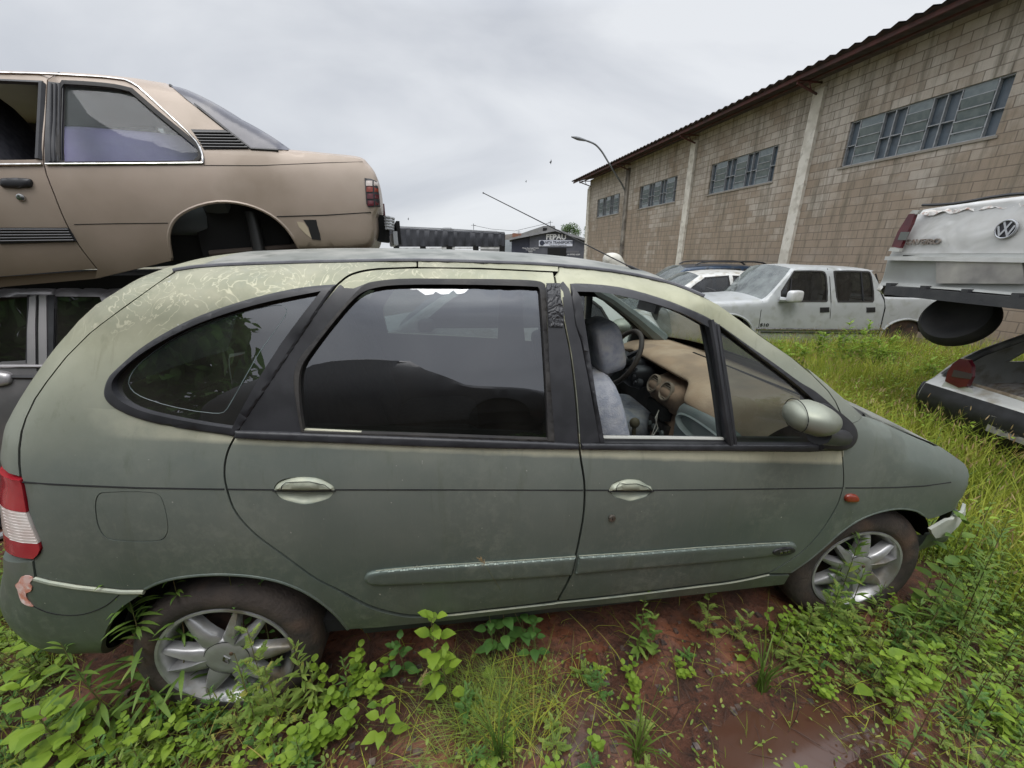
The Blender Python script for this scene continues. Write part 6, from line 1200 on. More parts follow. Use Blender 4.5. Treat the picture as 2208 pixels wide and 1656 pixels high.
def wm(f, a, b, bt='MIX'):
    x = n.new('ShaderNodeMix'); x.data_type = 'RGBA'; x.blend_type = bt
    for k, v in (('Factor', f), ('A', a), ('B', b)):
        if isinstance(v, (int, float)): x.inputs[k].default_value = v
        elif isinstance(v, tuple): x.inputs[k].default_value = (*v, 1)
        else: l.new(v, x.inputs[k])
    return x.outputs['Result']
br = n.new('ShaderNodeTexBrick'); l.new(cb.outputs[0], br.inputs['Vector']); br.inputs['Scale'].default_value = 1; br.inputs['Brick Width'].default_value = .40; br.inputs['Row Height'].default_value = .20
br.inputs['Mortar Size'].default_value = .011; br.inputs['Mortar Smooth'].default_value = .3; br.inputs['Bias'].default_value = 0; br.inputs['Color1'].default_value = (0, 0, 0, 1); br.inputs['Color2'].default_value = (1, 1, 1, 1); br.inputs['Mortar'].default_value = (.5, .5, .5, 1)
# new blocks: pale grey-beige, damp ones: brown; more damp low down and under the sills
zr = n.new('ShaderNodeMapRange'); zr.inputs['From Min'].default_value = 4.6; zr.inputs['From Max'].default_value = 2.6; l.new(sp.outputs['Z'], zr.inputs['Value'])
ma = n.new('ShaderNodeMath'); ma.operation = 'MULTIPLY_ADD'; l.new(br.outputs['Color'], ma.inputs[0]); ma.inputs[1].default_value = .17; l.new(wn(.45, 7, .68), ma.inputs[2])
mb_ = n.new('ShaderNodeMath'); mb_.operation = 'MULTIPLY_ADD'; l.new(zr.outputs[0], mb_.inputs[0]); mb_.inputs[1].default_value = .22; l.new(ma.outputs[0], mb_.inputs[2])
c = wr(mb_.outputs[0], .52, .78, (.58, .52, .45), (.36, .285, .215))
stv = n.new('ShaderNodeMapping'); stv.inputs['Scale'].default_value = (3.2, .28, 1); l.new(cb.outputs[0], stv.inputs[0])
c = wm(wr(wn(1.6, 8, .7, stv.outputs[0]), .47, .66, (0, 0, 0), (.8, .8, .8)), c, (.17, .15, .11))
rowm = n.new('ShaderNodeMapping'); rowm.inputs['Scale'].default_value = (.25, 1.1, 1); l.new(cb.outputs[0], rowm.inputs[0])
c = wm(wr(wn(.9, 3, .5, rowm.outputs[0]), .60, .68, (0, 0, 0), (.5, .5, .5)), c, (.30, .255, .21))
c = wm(wr(wn(2.3, 9, .75, None, .6), .68, .74, (0, 0, 0), (.7, .7, .7)), c, (.55, .52, .48))
c = wm(wr(wn(60, 3), .3, .7, (.15, .15, .15), (0, 0, 0)), c, (.1, .08, .06))
c = wm(wr(br.outputs['Fac'], 0, 1, (0, 0, 0), (.72, .72, .72)), c, (.17, .14, .11))
l.new(c, p.inputs['Base Color']); p.inputs['Roughness'].default_value = .9
bp_ = n.new('ShaderNodeBump'); bp_.inputs['Strength'].default_value = .6; bp_.inputs['Distance'].default_value = .012; bp_.invert = True; l.new(br.outputs['Fac'], bp_.inputs['Height']); l.new(bp_.outputs[0], p.inputs['Normal'])
CONC = pm('painted_concrete', (.74, .70, .62), (.60, .56, .48), 3, rough=.85, bump=.15, bscale=30, c3=(.48, .44, .37), s3=5)
FASC = pm('rusty_red_fascia', (.13, .042, .036), (.09, .04, .035), 4, rough=.6, c3=(.05, .025, .02), s3=2)
TILE = pm('fibre_cement_tiles', (.10, .065, .055), (.065, .05, .045), 3, rough=.8, c3=(.06, .05, .05), s3=6)
STL = pm('window_steel', (.40, .41, .42), (.30, .31, .32), 12, rough=.5, metal=.2); 
PANE = pm('painted_steel_sheet', (.11, .14, .17), (.13, .16, .19), 3, rough=.35, c3=(.09, .11, .13), s3=5); PAN2 = pm('ribbed_window_glass', (.15, .185, .195), (.20, .235, .24), 6, rough=.25, coat=.3)
wh = thing('warehouse', 'long concrete-block warehouse with louvred steel windows and red-brown eaves', 'building', tuple(WP(0, -2, -.2)))
wins = []
for L_ in ([(1833, 262), (2193.5, 152), (2148, 287.5), (1813, 360)], [(1534, 356), (1682, 313), (1662.6, 390.6), (1527, 419)], [(1380, 402), (1461, 378.5), (1455, 436), (1376.5, 450)], [(1288, 429.6), (1338, 416), (1333, 461), (1286, 470)]):
    q = [wpx(*v) for v in L_]; wins.append((min((q[1][0]+q[2][0])/2, 1e9), (q[0][0]+q[3][0])/2, (q[2][1]+q[3][1])/2, (q[0][1]+q[1][1])/2))
ztop = wpx(1750, 205)[1]
eo = .85; fz = (wpx(1700, 178, eo)[1]+wpx(1500, 276, eo)[1]+wpx(2000, 42, eo)[1])/3
print('WINS', wins, 'a_end', a_end, 'ztop', ztop, 'fascia', fz, [wpx(x, y, eo) for x, y in ((1245, 393), (1500, 276), (1700, 178), (2000, 42))])
zw0 = np.mean([w_[2] for w_ in wins]); zw1 = np.mean([w_[3] for w_ in wins])
# wall with window openings: strips between
def slab(a0, a1, z0, z1, o0, o1, name, mat, parent=wh):
    mb = MB(); c = WP((a0+a1)/2, (o0+o1)/2, (z0+z1)/2); mb.box(tuple(c), (abs(o1-o0), abs(a1-a0), z1-z0), rz=math.atan2(WD[1], WD[0])-R(90)); return mb.build(name, mat, parent, world=True, smooth=False)
mb = MB(); rzw = math.atan2(WD[1], WD[0])-R(90)
def addslab(mb, a0, a1, z0, z1, o0, o1): mb.box(tuple(WP((a0+a1)/2, (o0+o1)/2, (z0+z1)/2)), (abs(o1-o0), abs(a1-a0), z1-z0), rz=rzw)
Wn = [(min(w_[0], w_[1]), max(w_[0], w_[1])) for w_ in wins]; Wn.sort()
ztop = fz+.10
addslab(mb, a_near, a_end, -.6, zw0, 0, -.2); addslab(mb, a_near, a_end, zw1, ztop, 0, -.2)
prev = a_near
for a0, a1 in Wn: addslab(mb, prev, a0, zw0, zw1, 0, -.2); prev = a1
addslab(mb, prev, a_end, zw0, zw1, 0, -.2)
wall = mb.build('wall', mwall, wh, world=True, smooth=False)
mb = MB(); mb.box(tuple(WP(a_end-.1, -5.2, 2.6)), (10., .2, 6.6), rz=rzw); mb.build('end_wall', mwall, wh, world=True, smooth=False)
for i, (px_, py_) in enumerate(((1728, 400), (1484, 430), (1349, 460))):
    a = wpx(px_, py_)[0]; slab(a-.16, a+.16, -.5, ztop-.25, .0, .10, 'column', CONC if i < 2 else pm('stained_concrete', (.30, .27, .23), (.10, .085, .07), 1.6, rough=.9))
slab(a_end-.20, a_end+.02, -.5, ztop-.4, .0, .10, 'column', CONC)
mb = MB(); mb.tube([tuple(WP(a_end+.08, .08, 0)), tuple(WP(a_end+.08, .08, ztop-.5))], .05, 8); mb.build('downpipe', CONC, wh, world=True)
# windows: frame, three louvre columns with blank steel sheets between
for a0, a1 in Wn:
    w_ = a1-a0; h = zw1-zw0
    mb = MB()
    for (b0, b1, c0, c1) in ((a0, a1, zw0, zw0+.03), (a0, a1, zw1-.03, zw1), (a0, a0+.03, zw0, zw1), (a1-.03, a1, zw0, zw1)): addslab(mb, b0, b1, c0, c1, -.13, -.05)
    seg = [0, .08, .26, .34, .42, .58, .66, .74, .92, 1.0]   # louvre bays are 1-2, 4-5, 7-8
    for k, s_ in enumerate(seg[1:-1]): addslab(mb, a0+w_*s_-.010, a0+w_*s_+.010, zw0, zw1, -.125, -.045)
    for (s0, s1) in ((0, .08), (.26, .42), (.58, .74), (.92, 1)): addslab(mb, a0+w_*s0, a0+w_*s1, zw0+h*.45, zw0+h*.45+.02, -.12, -.05)
    fr = mb.build('window', STL, wh, world=True, smooth=False)
    mb = MB(); addslab(mb, a0+.01, a1-.01, zw0+.01, zw1-.01, -.14, -.17); mb.build('steel_sheet', PANE, fr, world=True, smooth=False)
    for (s0, s1) in ((.08, .26), (.42, .58), (.74, .92)):
        mb = MB(); mr_ = MB()
        for k in range(5):
            zc = zw0+h*(.10+.20*k); mb.box(tuple(WP(a0+w_*(s0+s1)/2, -.06, zc)), (.012, w_*(s1-s0)-.04, h*.195), rz=rzw, ry=R(-16 if k in (1, 2, 3) else -3)); 
            mr_.box(tuple(WP(a0+w_*(s0+s1)/2, -.02 if k in (1, 2, 3) else -.05, zc-h*.098)), (.018, w_*(s1-s0)-.02, .02), rz=rzw)
        mb.build('louvre_panes', PAN2, fr, world=True, smooth=False); mr_.build('louvre_rails', STL, fr, world=True, smooth=False)
    slab(a0-.05, a1+.05, zw0-.05, zw0-.002, -.15, .03, 'window_sill', pm('sill_concrete', (.30, .27, .23), rough=.9))
# roof: corrugated sheets over a deep overhang, slope rising away from the yard
mb = MB(); G = []
na_ = 420
for k in range(na_+1):
    a = a_near-.3+(a_end+.9-a_near+.3)*k/na_; wv = .028*math.cos(k*math.pi/2*1.0)
    G.append([Vector(WP(a, o, fz+.16+(eo-o)*.16+wv)) for o in (eo+.12, 0, -5.5)])
mb.grid(G, flip=True); mb.grid([[v+Vector((0, 0, -.03)) for v in r_] for r_ in G]); 
mb.build('roof', TILE, wh, world=True, angle=60)
slab(a_near-.3, a_end+.85, fz+.0, fz+.09, eo-.05, eo, 'fascia', FASC); slab(a_near, a_end+.8, fz+.02, fz+.06, .38, .43, 'purlin', FASC)
for k, a in enumerate([wpx(1770, 190)[0], wpx(1505, 300)[0], wpx(1360, 362)[0], a_end-.1, wpx(1770, 190)[0]-6.2]):
    mb = MB(); mb.tube([tuple(WP(a, .0, fz-.28)), tuple(WP(a, eo-.05, fz-.05))], .03, 6); mb.tube([tuple(WP(a, .0, fz+.02)), tuple(WP(a, eo-.05, fz-.0))], .025, 6); mb.tube([tuple(WP(a, .3, fz-.2)), tuple(WP(a, .42, fz+.02))], .018, 6); mb.build('eaves_bracket', FASC, wh, world=True)
# ---- street lamp on the third column
la = wpx(1350, 410)[0]; lpx = lambda x, y: on_plane(x, y, WP(la, 0, 0), WD)
mb = MB(); L_ = [lpx(*q) for q in ((1352, 420), (1340, 396), (1327, 375), (1310, 347), (1297, 326), (1284, 312), (1268, 304.5), (1256, 301))]
lamp = thing('street_lamp', 'grey curved street lamp arm bracketed to the warehouse, arching over the yard', 'street lamp', tuple(L_[0]))
LMP = pm('galvanised_steel', (.22, .23, .24), (.16, .165, .17), 5, rough=.5, metal=.4)
mb.tube(catmull(L_, 3), .045, 8); mb.build('arm', LMP, lamp, world=True)
h0 = lpx(1262, 302.5); h1 = lpx(1232, 295); mb = MB(); d = Vector(h1-h0); mid = Vector((h0+h1)/2); ax = d.normalized()
mb.tube([Vector(h0), mid-ax*.05, mid+ax*.1, Vector(h1)], [.05, .085, .08, .03], 8); mb.build('lamp_head', LMP, lamp, world=True)
# ================================================================== FAR BACKGROUND
F45 = lambda D: FR_(D)
def fp(D, x, y): q = on_plane(x, y, FR_(D), FH); return q
def at(D, x, y): a, z = pre(FR_(D), x, y); return a, z
def wp(D, a, z, b=0): return FR_(D)+RT*a+FH*b+np.array([0, 0, z])
DG = pm('dark_grey_render', (.075, .078, .095), (.095, .098, .115), 1.2, rough=.8)
D = 58.; gx0, _ = at(D, 1103, 520); gx1, _ = at(D, 1264, 520); gr_, zg = at(D, 1197, 497); _, ze0 = at(D, 1103, 516); _, ze1 = at(D, 1262, 517); gxs, _ = at(D, 1142, 520)
shop = thing('workshop', 'dark grey gabled workshop with white lettering and a roller door, far behind the minivan', 'building', tuple(wp(D, (gx0+gx1)/2, -.2, 5)))
mb = MB(); M = Matrix((Vector(RT), Vector((0, 0, 1)), Vector(-FH))).transposed().to_4x4(); M.translation = Vector(FR_(D)+FH*10)
mb.prism([(gxs, -.5), (gx1+4, -.5), (gx1+4, ze1-1.3), (gr_, zg-.15), (gxs, ze0+.35)], 10, M); mb.build('front_wall', DG, shop, world=True, smooth=False)
mb = MB(); mb.prism([(gx0, -.5), (gxs, -.5), (gxs, ze0+.30), (gx0, ze0-.15)], 9.7, M); mb.build('side_wing', pm('blue_black_sheet', (.035, .04, .06), (.05, .055, .08), 1, rough=.7), shop, world=True, smooth=False)
mb = MB(); mb.prism([(gx0-.3, ze0-.12), (gr_, zg-.1), (gx1+4.3, ze1-1.5), (gx1+4.3, ze1-1.2), (gr_, zg+.2), (gx0-.3, ze0+.15)], 10.5, M); mb.build('roof', pm('grey_roof', (.20, .20, .21), (.27, .27, .28), 1, rough=.7), shop, world=True, smooth=False)
def fM(D, x, y): a, z = at(D, x, y); m_ = Matrix((Vector(RT), Vector((0, 0, 1)), Vector(-FH))).transposed().to_4x4(); m_.translation = Vector(wp(D, a, z)); return m_
text_mesh('FEPAU', .95, WHL, fM(D-.06, 1199, 511.5), 'sign_letters', shop, depth=.03, sx=1.05, bold=.03)
a0, z0 = at(D, 1162, 518); a1, z1 = at(D, 1234, 531); mb = MB(); mb.box(tuple(wp(D-.08, (a0+a1)/2, (z0+z1)/2)), (a1-a0, .06, z0-z1), rz=-YAW); sg_ = mb.build('sign_board', pm('sign_white', (.62, .64, .72), rough=.6), shop, world=True, smooth=False)
INK = pm('sign_ink', (.03, .035, .06), rough=.7)
text_mesh('ANITA TRANSPORTES', .46, INK, fM(D-.13, 1204, 523), 'sign_letters', sg_, depth=.01, sx=.98, bold=.012); text_mesh('Transportes Rodoviarios', .22, INK, fM(D-.13, 1203, 528.5), 'sign_letters', sg_, depth=.01, sx=1.1)
mb = MB(); mb.lathe([(0, .02), (.33, .02), (.33, 0)], 20, fM(D-.13, 1168.5, 524)); mb.build('sign_logo', INK, sg_, world=True)
for k, t_ in enumerate(('Molas Suspensao Freios', 'Troca de oleo', 'Motor', 'Caixa')): text_mesh(t_, .24, WHL, fM(D-.06, 1134+10, 535+k*3.6), 'wall_letters', shop, depth=.01, align='LEFT' if False else 'CENTER')
text_mesh('44 99982 6589', .30, WHL, fM(D-.06, 1237, 549), 'phone_number', shop, depth=.01)
a0, z0 = at(D, 1181, 534.5); a1, z1 = at(D, 1220, 566); mb = MB(); mb.box(tuple(wp(D-.03, (a0+a1)/2, (z0+z1)/2)), (a1-a0, .08, z0-z1), rz=-YAW); mb.build('doorway', DRK, shop, world=True, smooth=False)
mb = MB(); q0 = at(D, 1219, 541); q1 = at(D, 1248, 545); mb.box(tuple(wp(D-.04, (q0[0]+q1[0])/2, (q0[1]+q1[1])/2)), (q1[0]-q0[0], .05, .28), rz=-YAW); mb.build('wall_patch', pm('grey_patch', (.12, .12, .13), rough=.8), shop, world=True, smooth=False)
# lorry with a black tarpaulin
D = 33.; a0, zt_ = at(D, 845, 489); a1, z1 = at(D, 1088, 503); ac_, _ = at(D, 1060, 500); _, zb_ = at(D, 850, 531); 
lor = thing('lorry_trailer', 'long lorry trailer under a black tarpaulin, beyond the sedan and minivan roof', 'lorry', tuple(wp(D, (a0+a1)/2, -.2, 1.3)))
TARP = pm('black_tarpaulin', (.018, .020, .028), (.04, .042, .052), 1.4, rough=.55, bump=.6, bscale=3.5)
zt2 = at(D, 1060, 501)[1]
mb = MB(); G = []
for k in range(90):
    a = a0-.3+(a1-a0+.3)*k/89; zt__ = zt_+(zt2-zt_)*k/89*1.05; f = .05*math.sin(k*.9)+.04*math.sin(k*2.3)
    G.append([Vector(wp(D, a, z, b)) for z, b in ((zb_, 0+f), ((zb_+zt__)/2, -.03-f), (zt__-.12, .0), (zt__, .12), (zt__+.06, 1.25), (zt__, 2.4), (zb_, 2.5))])
mb.grid(G); mb.build('tarpaulin', TARP, lor, world=True)
mb = MB(); mb.tube([tuple(wp(D, a0, zt_+.04, -.03)), tuple(wp(D, (a0+a1)/2, (zt_+zt2)/2+.05, -.03)), tuple(wp(D, a1, zt2, -.03))], .05, 6); mb.build('tarp_ridge', pm('grey_ridge', (.25, .26, .28), rough=.5), lor, world=True)
mb = MB(); mb.box(tuple(wp(D, (a0+a1)/2, zb_-.85, 1.25)), (a1-a0, 2.3, .2), rz=-YAW)
for k in range(5): mb.box(tuple(wp(D, a0+.2+(a1-a0-.4)*k/4, zb_-.35, .05)), (.45, .08, .9), rz=-YAW)
mb.build('chassis', DRK, lor, world=True, smooth=False)
for k in range(2):
    mb = MB(); mb.box(tuple(wp(D, (a0+a1)/2, zb_-.15-.28*k, .08)), (a1-a0-.3, .05, .10), rz=-YAW); mb.build('side_rail', pm('white_rail', (.66, .66, .66), rough=.5), lor, world=True, smooth=False)
for k in range(3):
    a = a0+1.0+k*1.25 if k < 2 else a1-1.3; mb = MB(); mb.lathe([(0, 0), (.5, 0), (.52, -.3)], 20, Matrix.Translation(Vector(wp(D, a, .3, .1))) @ Matrix.Rotation(-YAW, 4, 'Z') @ Matrix.Rotation(R(90), 4, 'X')); mb.build('wheel', TYRE, lor, world=True)
# plain blocks on the skyline
def block(pxs, D, depth, name, label, cat, mat):
    q = [at(D, x, y) for x, y in pxs]; rt_ = thing(name, label, cat, tuple(wp(D, np.mean([a for a, z in q]), -.3, depth/2))); mb = MB(); m_ = Matrix((Vector(RT), Vector((0, 0, 1)), Vector(-FH))).transposed().to_4x4(); m_.translation = Vector(FR_(D)+FH*depth)
    a0 = min(a for a, z in q); a1 = max(a for a, z in q); mb.prism([(a0, -.5), (a1, -.5)]+[p_ for p_ in q[::-1]], depth, m_); w_ = mb.build('walls', mat, rt_, world=True, smooth=False); return rt_, w_
HZ1 = pm('beige_render', (.34, .31, .28), (.27, .25, .23), .6, rough=.9); HZ2 = pm('grey_render', (.25, .25, .25), (.19, .19, .19), .6, rough=.9); HZ3 = pm('brick_red_render', (.25, .12, .08), rough=.9)
r_, w_ = block([(1125, 503), (1172, 487), (1196, 487), (1200, 500)], 95, 8, 'house', 'grey gabled building on the skyline right behind the workshop roof', 'building', HZ2)
for x in (1175, ): mb = MB(); a, z = at(94.9, x, 496); mb.box(tuple(wp(94.9, a, z)), (.9, .3, .9), rz=-YAW); mb.build('window', DRK, w_, world=True, smooth=False)
r_, w_ = block([(1086, 506), (1106, 504), (1107, 502), (1130, 506)], 110, 9, 'house', 'low beige house on the skyline between the black lorry and the workshop', 'building', HZ1)
mb = MB(); a, z = at(109.5, 1117, 508); mb.box(tuple(wp(109.5, a, z)), (3.0, .5, 1.1), rz=-YAW); mb.build('brick_panel', HZ3, w_, world=True, smooth=False)
r_, w_ = block([(950, 492), (957, 491), (972, 491), (973, 495)], 120, 6, 'house', 'small grey rooftop box on the skyline just above the lorry', 'building', HZ2)
r_, w_ = block([(1035, 498), (1050, 497), (1072, 498), (1085, 503), (1086, 510)], 105, 8, 'house', 'low grey roof on the skyline at the right end of the lorry', 'building', HZ2)
r_, w_ = block([(1086, 517), (1103, 517)], 70, 5, 'shed', 'pale shed squeezed between the lorry and the workshop', 'shed', pm('pale_sheet', (.42, .46, .48), (.33, .36, .38), 1, rough=.6))
for k, (x, y0, y1, D) in enumerate(((1021, 482, 497, 80), (1187, 476, 490, 90), (1119, 497, 503, 90))):
    a, za = at(D, x, y0); _, zb = at(D, x, y1+8); mb = MB(); mb.tube([tuple(wp(D, a, zb)), tuple(wp(D, a, za))], .06, 5); mb.tube([tuple(wp(D, a-.5, za-.3)), tuple(wp(D, a+.5, za-.3))], .04, 4); tag(mb.build('mast', LMP), ['thin mast on the skyline above the black lorry', 'thin mast above the peak of the far grey building', 'short mast above the beige house'][k], 'mast', 'thin masts on the skyline')
mb = MB(); P_ = [wp(80, *at(80, x, y)) for x, y in ((1021, 486), (1060, 494), (1110, 498), (1187, 480))]; mb.tube(P_, .03, 4); tag(mb.build('power_cable', DRK), 'thin cable sagging between masts on the skyline', 'cable')
# tree behind the workshop
LEAF_T = pm('tree_leaves', (.045, .095, .018), (.085, .15, .03), .9, rough=.7, lo=.35, hi=.65)
def crown_tree(D, x0, x1, ytop, ybot, label, seed, nleaf=3500):
    r = np.random.default_rng(seed); ax, _ = at(D, (x0+x1)/2, ytop); a0, _ = at(D, x0, ybot); a1, _ = at(D, x1, ybot); _, zt = at(D, x0, ytop); _, zb = at(D, x0, ybot); rad = (a1-a0)/2
    rt_ = thing('tree', label, 'tree', tuple(wp(D, ax, -.3)))
    blobs = [(r.uniform(-.7, .7)*rad, r.uniform(-.6, .6)*rad, zb+(zt-zb)*r.uniform(.1, .8), rad*r.uniform(.28, .5)) for _ in range(16)]+[(0, 0, zt-rad*.5, rad*.5)]
    mb = MB()
    for _ in range(nleaf):
        bx, by, bz, br_ = blobs[r.integers(len(blobs))]; v = r.normal(size=3); v /= np.linalg.norm(v); v *= br_*(r.uniform(.6, 1.05)); c = Vector(wp(D, ax+bx+v[0], bz+v[2]*.8, by+v[1])); s_ = r.uniform(.10, .24)*rad*.16+.05
        u_ = Vector(r.normal(size=3)).normalized()*s_; w2 = Vector(r.normal(size=3)).normalized()*s_; mb.add([c-u_, c-w2*.5, c+u_, c+w2*.5], [(0, 1, 2, 3)])
    mb.build('crown', LEAF_T, rt_, world=True, smooth=False)
    mb = MB(); base = Vector(wp(D, ax, -.3)); mb.tube([base, base+Vector((.1, .1, (zb+.3)*.7)), Vector(wp(D, ax, zb+.5))], [rad*.09, rad*.07, rad*.05], 8)
    for b_ in blobs[:7]: mb.tube([Vector(wp(D, ax, max(.5, zb-.3))), Vector(wp(D, ax+b_[0]*.5, (zb+b_[2])/2, b_[1]*.5)), Vector(wp(D, ax+b_[0], b_[2], b_[1]))], [rad*.05, rad*.035, rad*.015], 6)
    mb.build('trunk', pm('bark', (.09, .07, .05), rough=.9), rt_, world=True); return rt_
crown_tree(72, 1208, 1256, 476, 520, 'round green tree rising behind the workshop roof beside the warehouse corner', 3)
crown_tree(75, 1250, 1290, 484, 525, 'lower green tree half hidden by the warehouse corner', 4, 2000)
# birds
for k, (x, y, D) in enumerate(((1187, 349, 35), (1134, 391, 60), (880, 472, 55))):
    c = Vector(wp(D, *at(D, x, y))); mb = MB(); e_ = Vector(RT); u_ = Vector((0, 0, 1)); s_ = .16
    mb.tube([c-e_*s_*.6-u_*.04, c, c+e_*s_*.6+u_*.04], [.01, .04, .012], 6); mb.add([c, c+u_*s_*1.3+e_*.05, c+e_*.09+u_*.02, c-u_*s_*1.2+e_*.03, c-e_*.05], [(0, 1, 2), (0, 2, 3, 4)])
    tag(mb.build('bird', DRK), ['dark bird flying in the grey sky, the nearest of them, above the aerial', 'tiny dark bird in the sky left of the aerial rod', 'tiny dark bird low in the sky beside the sedan bumper'][k], 'bird', 'birds in the sky')
# ================================================================== BEHIND THE CAMERA (mirrored in the side glass)
NG = pm('navy_paint', (.020, .022, .03), (.03, .032, .04), 4, rough=.35)
O10 = np.array([2.6, -4.3, -.1]); cA, rA = make_car('hatchback', 'dark hatchback behind the photographer, bottom of a stack, mirrored in the minivan glass', 'car', O10, np.array([-1., 0.03]), NG, sc=1.25, lining=DRK, step=.2)
SOL = dict(HATCH); SOL['wins'] = []
O11 = np.array([2.15, -4.15, 1.55]); cB, rB = make_car('hatchback', 'black hatchback behind the photographer, top of a stack, mirrored in the minivan glass', 'car', O11, np.array([-1., -.02]), pm('black_paint', (.015, .015, .018), rough=.35), sc=1.22, spec=SOL, wheels=False, lining=DRK, step=.2)
# ================================================================== VEGETATION
def leafmat(name, c1, c2, c3=None, sc=14, tr=.35, rough=0.576):
    m, n, l, p = nmat(name); g_ = n.new('ShaderNodeNewGeometry'); a = n.new('ShaderNodeTexNoise'); a.inputs['Scale'].default_value = sc; a.inputs['Detail'].default_value = 3; l.new(g_.outputs['Position'], a.inputs[0])
    r = n.new('ShaderNodeValToRGB'); r.color_ramp.elements[0].position = .36; r.color_ramp.elements[1].position = .64; r.color_ramp.elements[0].color = (*c1, 1); r.color_ramp.elements[1].color = (*c2, 1); l.new(a.outputs['Fac'], r.inputs[0]); c = r.outputs[0]
    if c3:
        b = n.new('ShaderNodeTexNoise'); b.inputs['Scale'].default_value = sc*1.7; l.new(g_.outputs['Position'], b.inputs[0]); q = n.new('ShaderNodeMapRange'); q.inputs['From Min'].default_value = .60; q.inputs['From Max'].default_value = .68; l.new(b.outputs['Fac'], q.inputs['Value'])
        x = n.new('ShaderNodeMix'); x.data_type = 'RGBA'; l.new(q.outputs[0], x.inputs['Factor']); l.new(c, x.inputs['A']); x.inputs['B'].default_value = (*c3, 1); c = x.outputs['Result']
    l.new(c, p.inputs['Base Color']); p.inputs['Roughness'].default_value = rough; p.inputs['Specular IOR Level'].default_value = .35
    t = n.new('ShaderNodeBsdfTranslucent'); l.new(c, t.inputs[0]); s = n.new('ShaderNodeMixShader'); s.inputs[0].default_value = tr; l.new(p.outputs[0], s.inputs[1]); l.new(t.outputs[0], s.inputs[2]); l.new(s.outputs[0], n['Material Output'].inputs['Surface']); return m
L_BROAD = leafmat('broad_leaf', (.165, .27, .028), (.27, .39, .045), (.11, .20, .03), 9); L_DEEP = leafmat('deep_leaf', (.075, .17, .04), (.13, .26, .055), None, 9)
L_RAG = leafmat('feathery_leaf', (.15, .23, .04), (.27, .36, .08), (.36, .36, .08), 16); L_LANCE = leafmat('lance_leaf', (.09, .17, .035), (.18, .28, .05), (.24, .30, .06), 10)
L_YEL = leafmat('yellow_leaf', (.38, .33, .04), (.28, .30, .05), None, 10); L_GRASS = leafmat('grass_blade', (.22, .29, .035), (.38, .40, .055), (.44, .34, .10), 2.2, rough=0.768); L_DGR = leafmat('green_grass', (.09, .17, .03), (.17, .25, .045), None, 4)
L_DRY = leafmat('dry_straw', (.26, .19, .11), (.16, .11, .07), (.36, .28, .17), 20, tr=.1, rough=1.02); L_STEM = leafmat('weed_stem', (.13, .17, .05), (.17, .12, .06), None, 8, tr=.1); L_SEED = leafmat('seed_head', (.36, .24, .12), (.42, .33, .16), None, 8)
def nrm(v): return v/np.maximum(np.linalg.norm(v, axis=-1, keepdims=True), 1e-9)
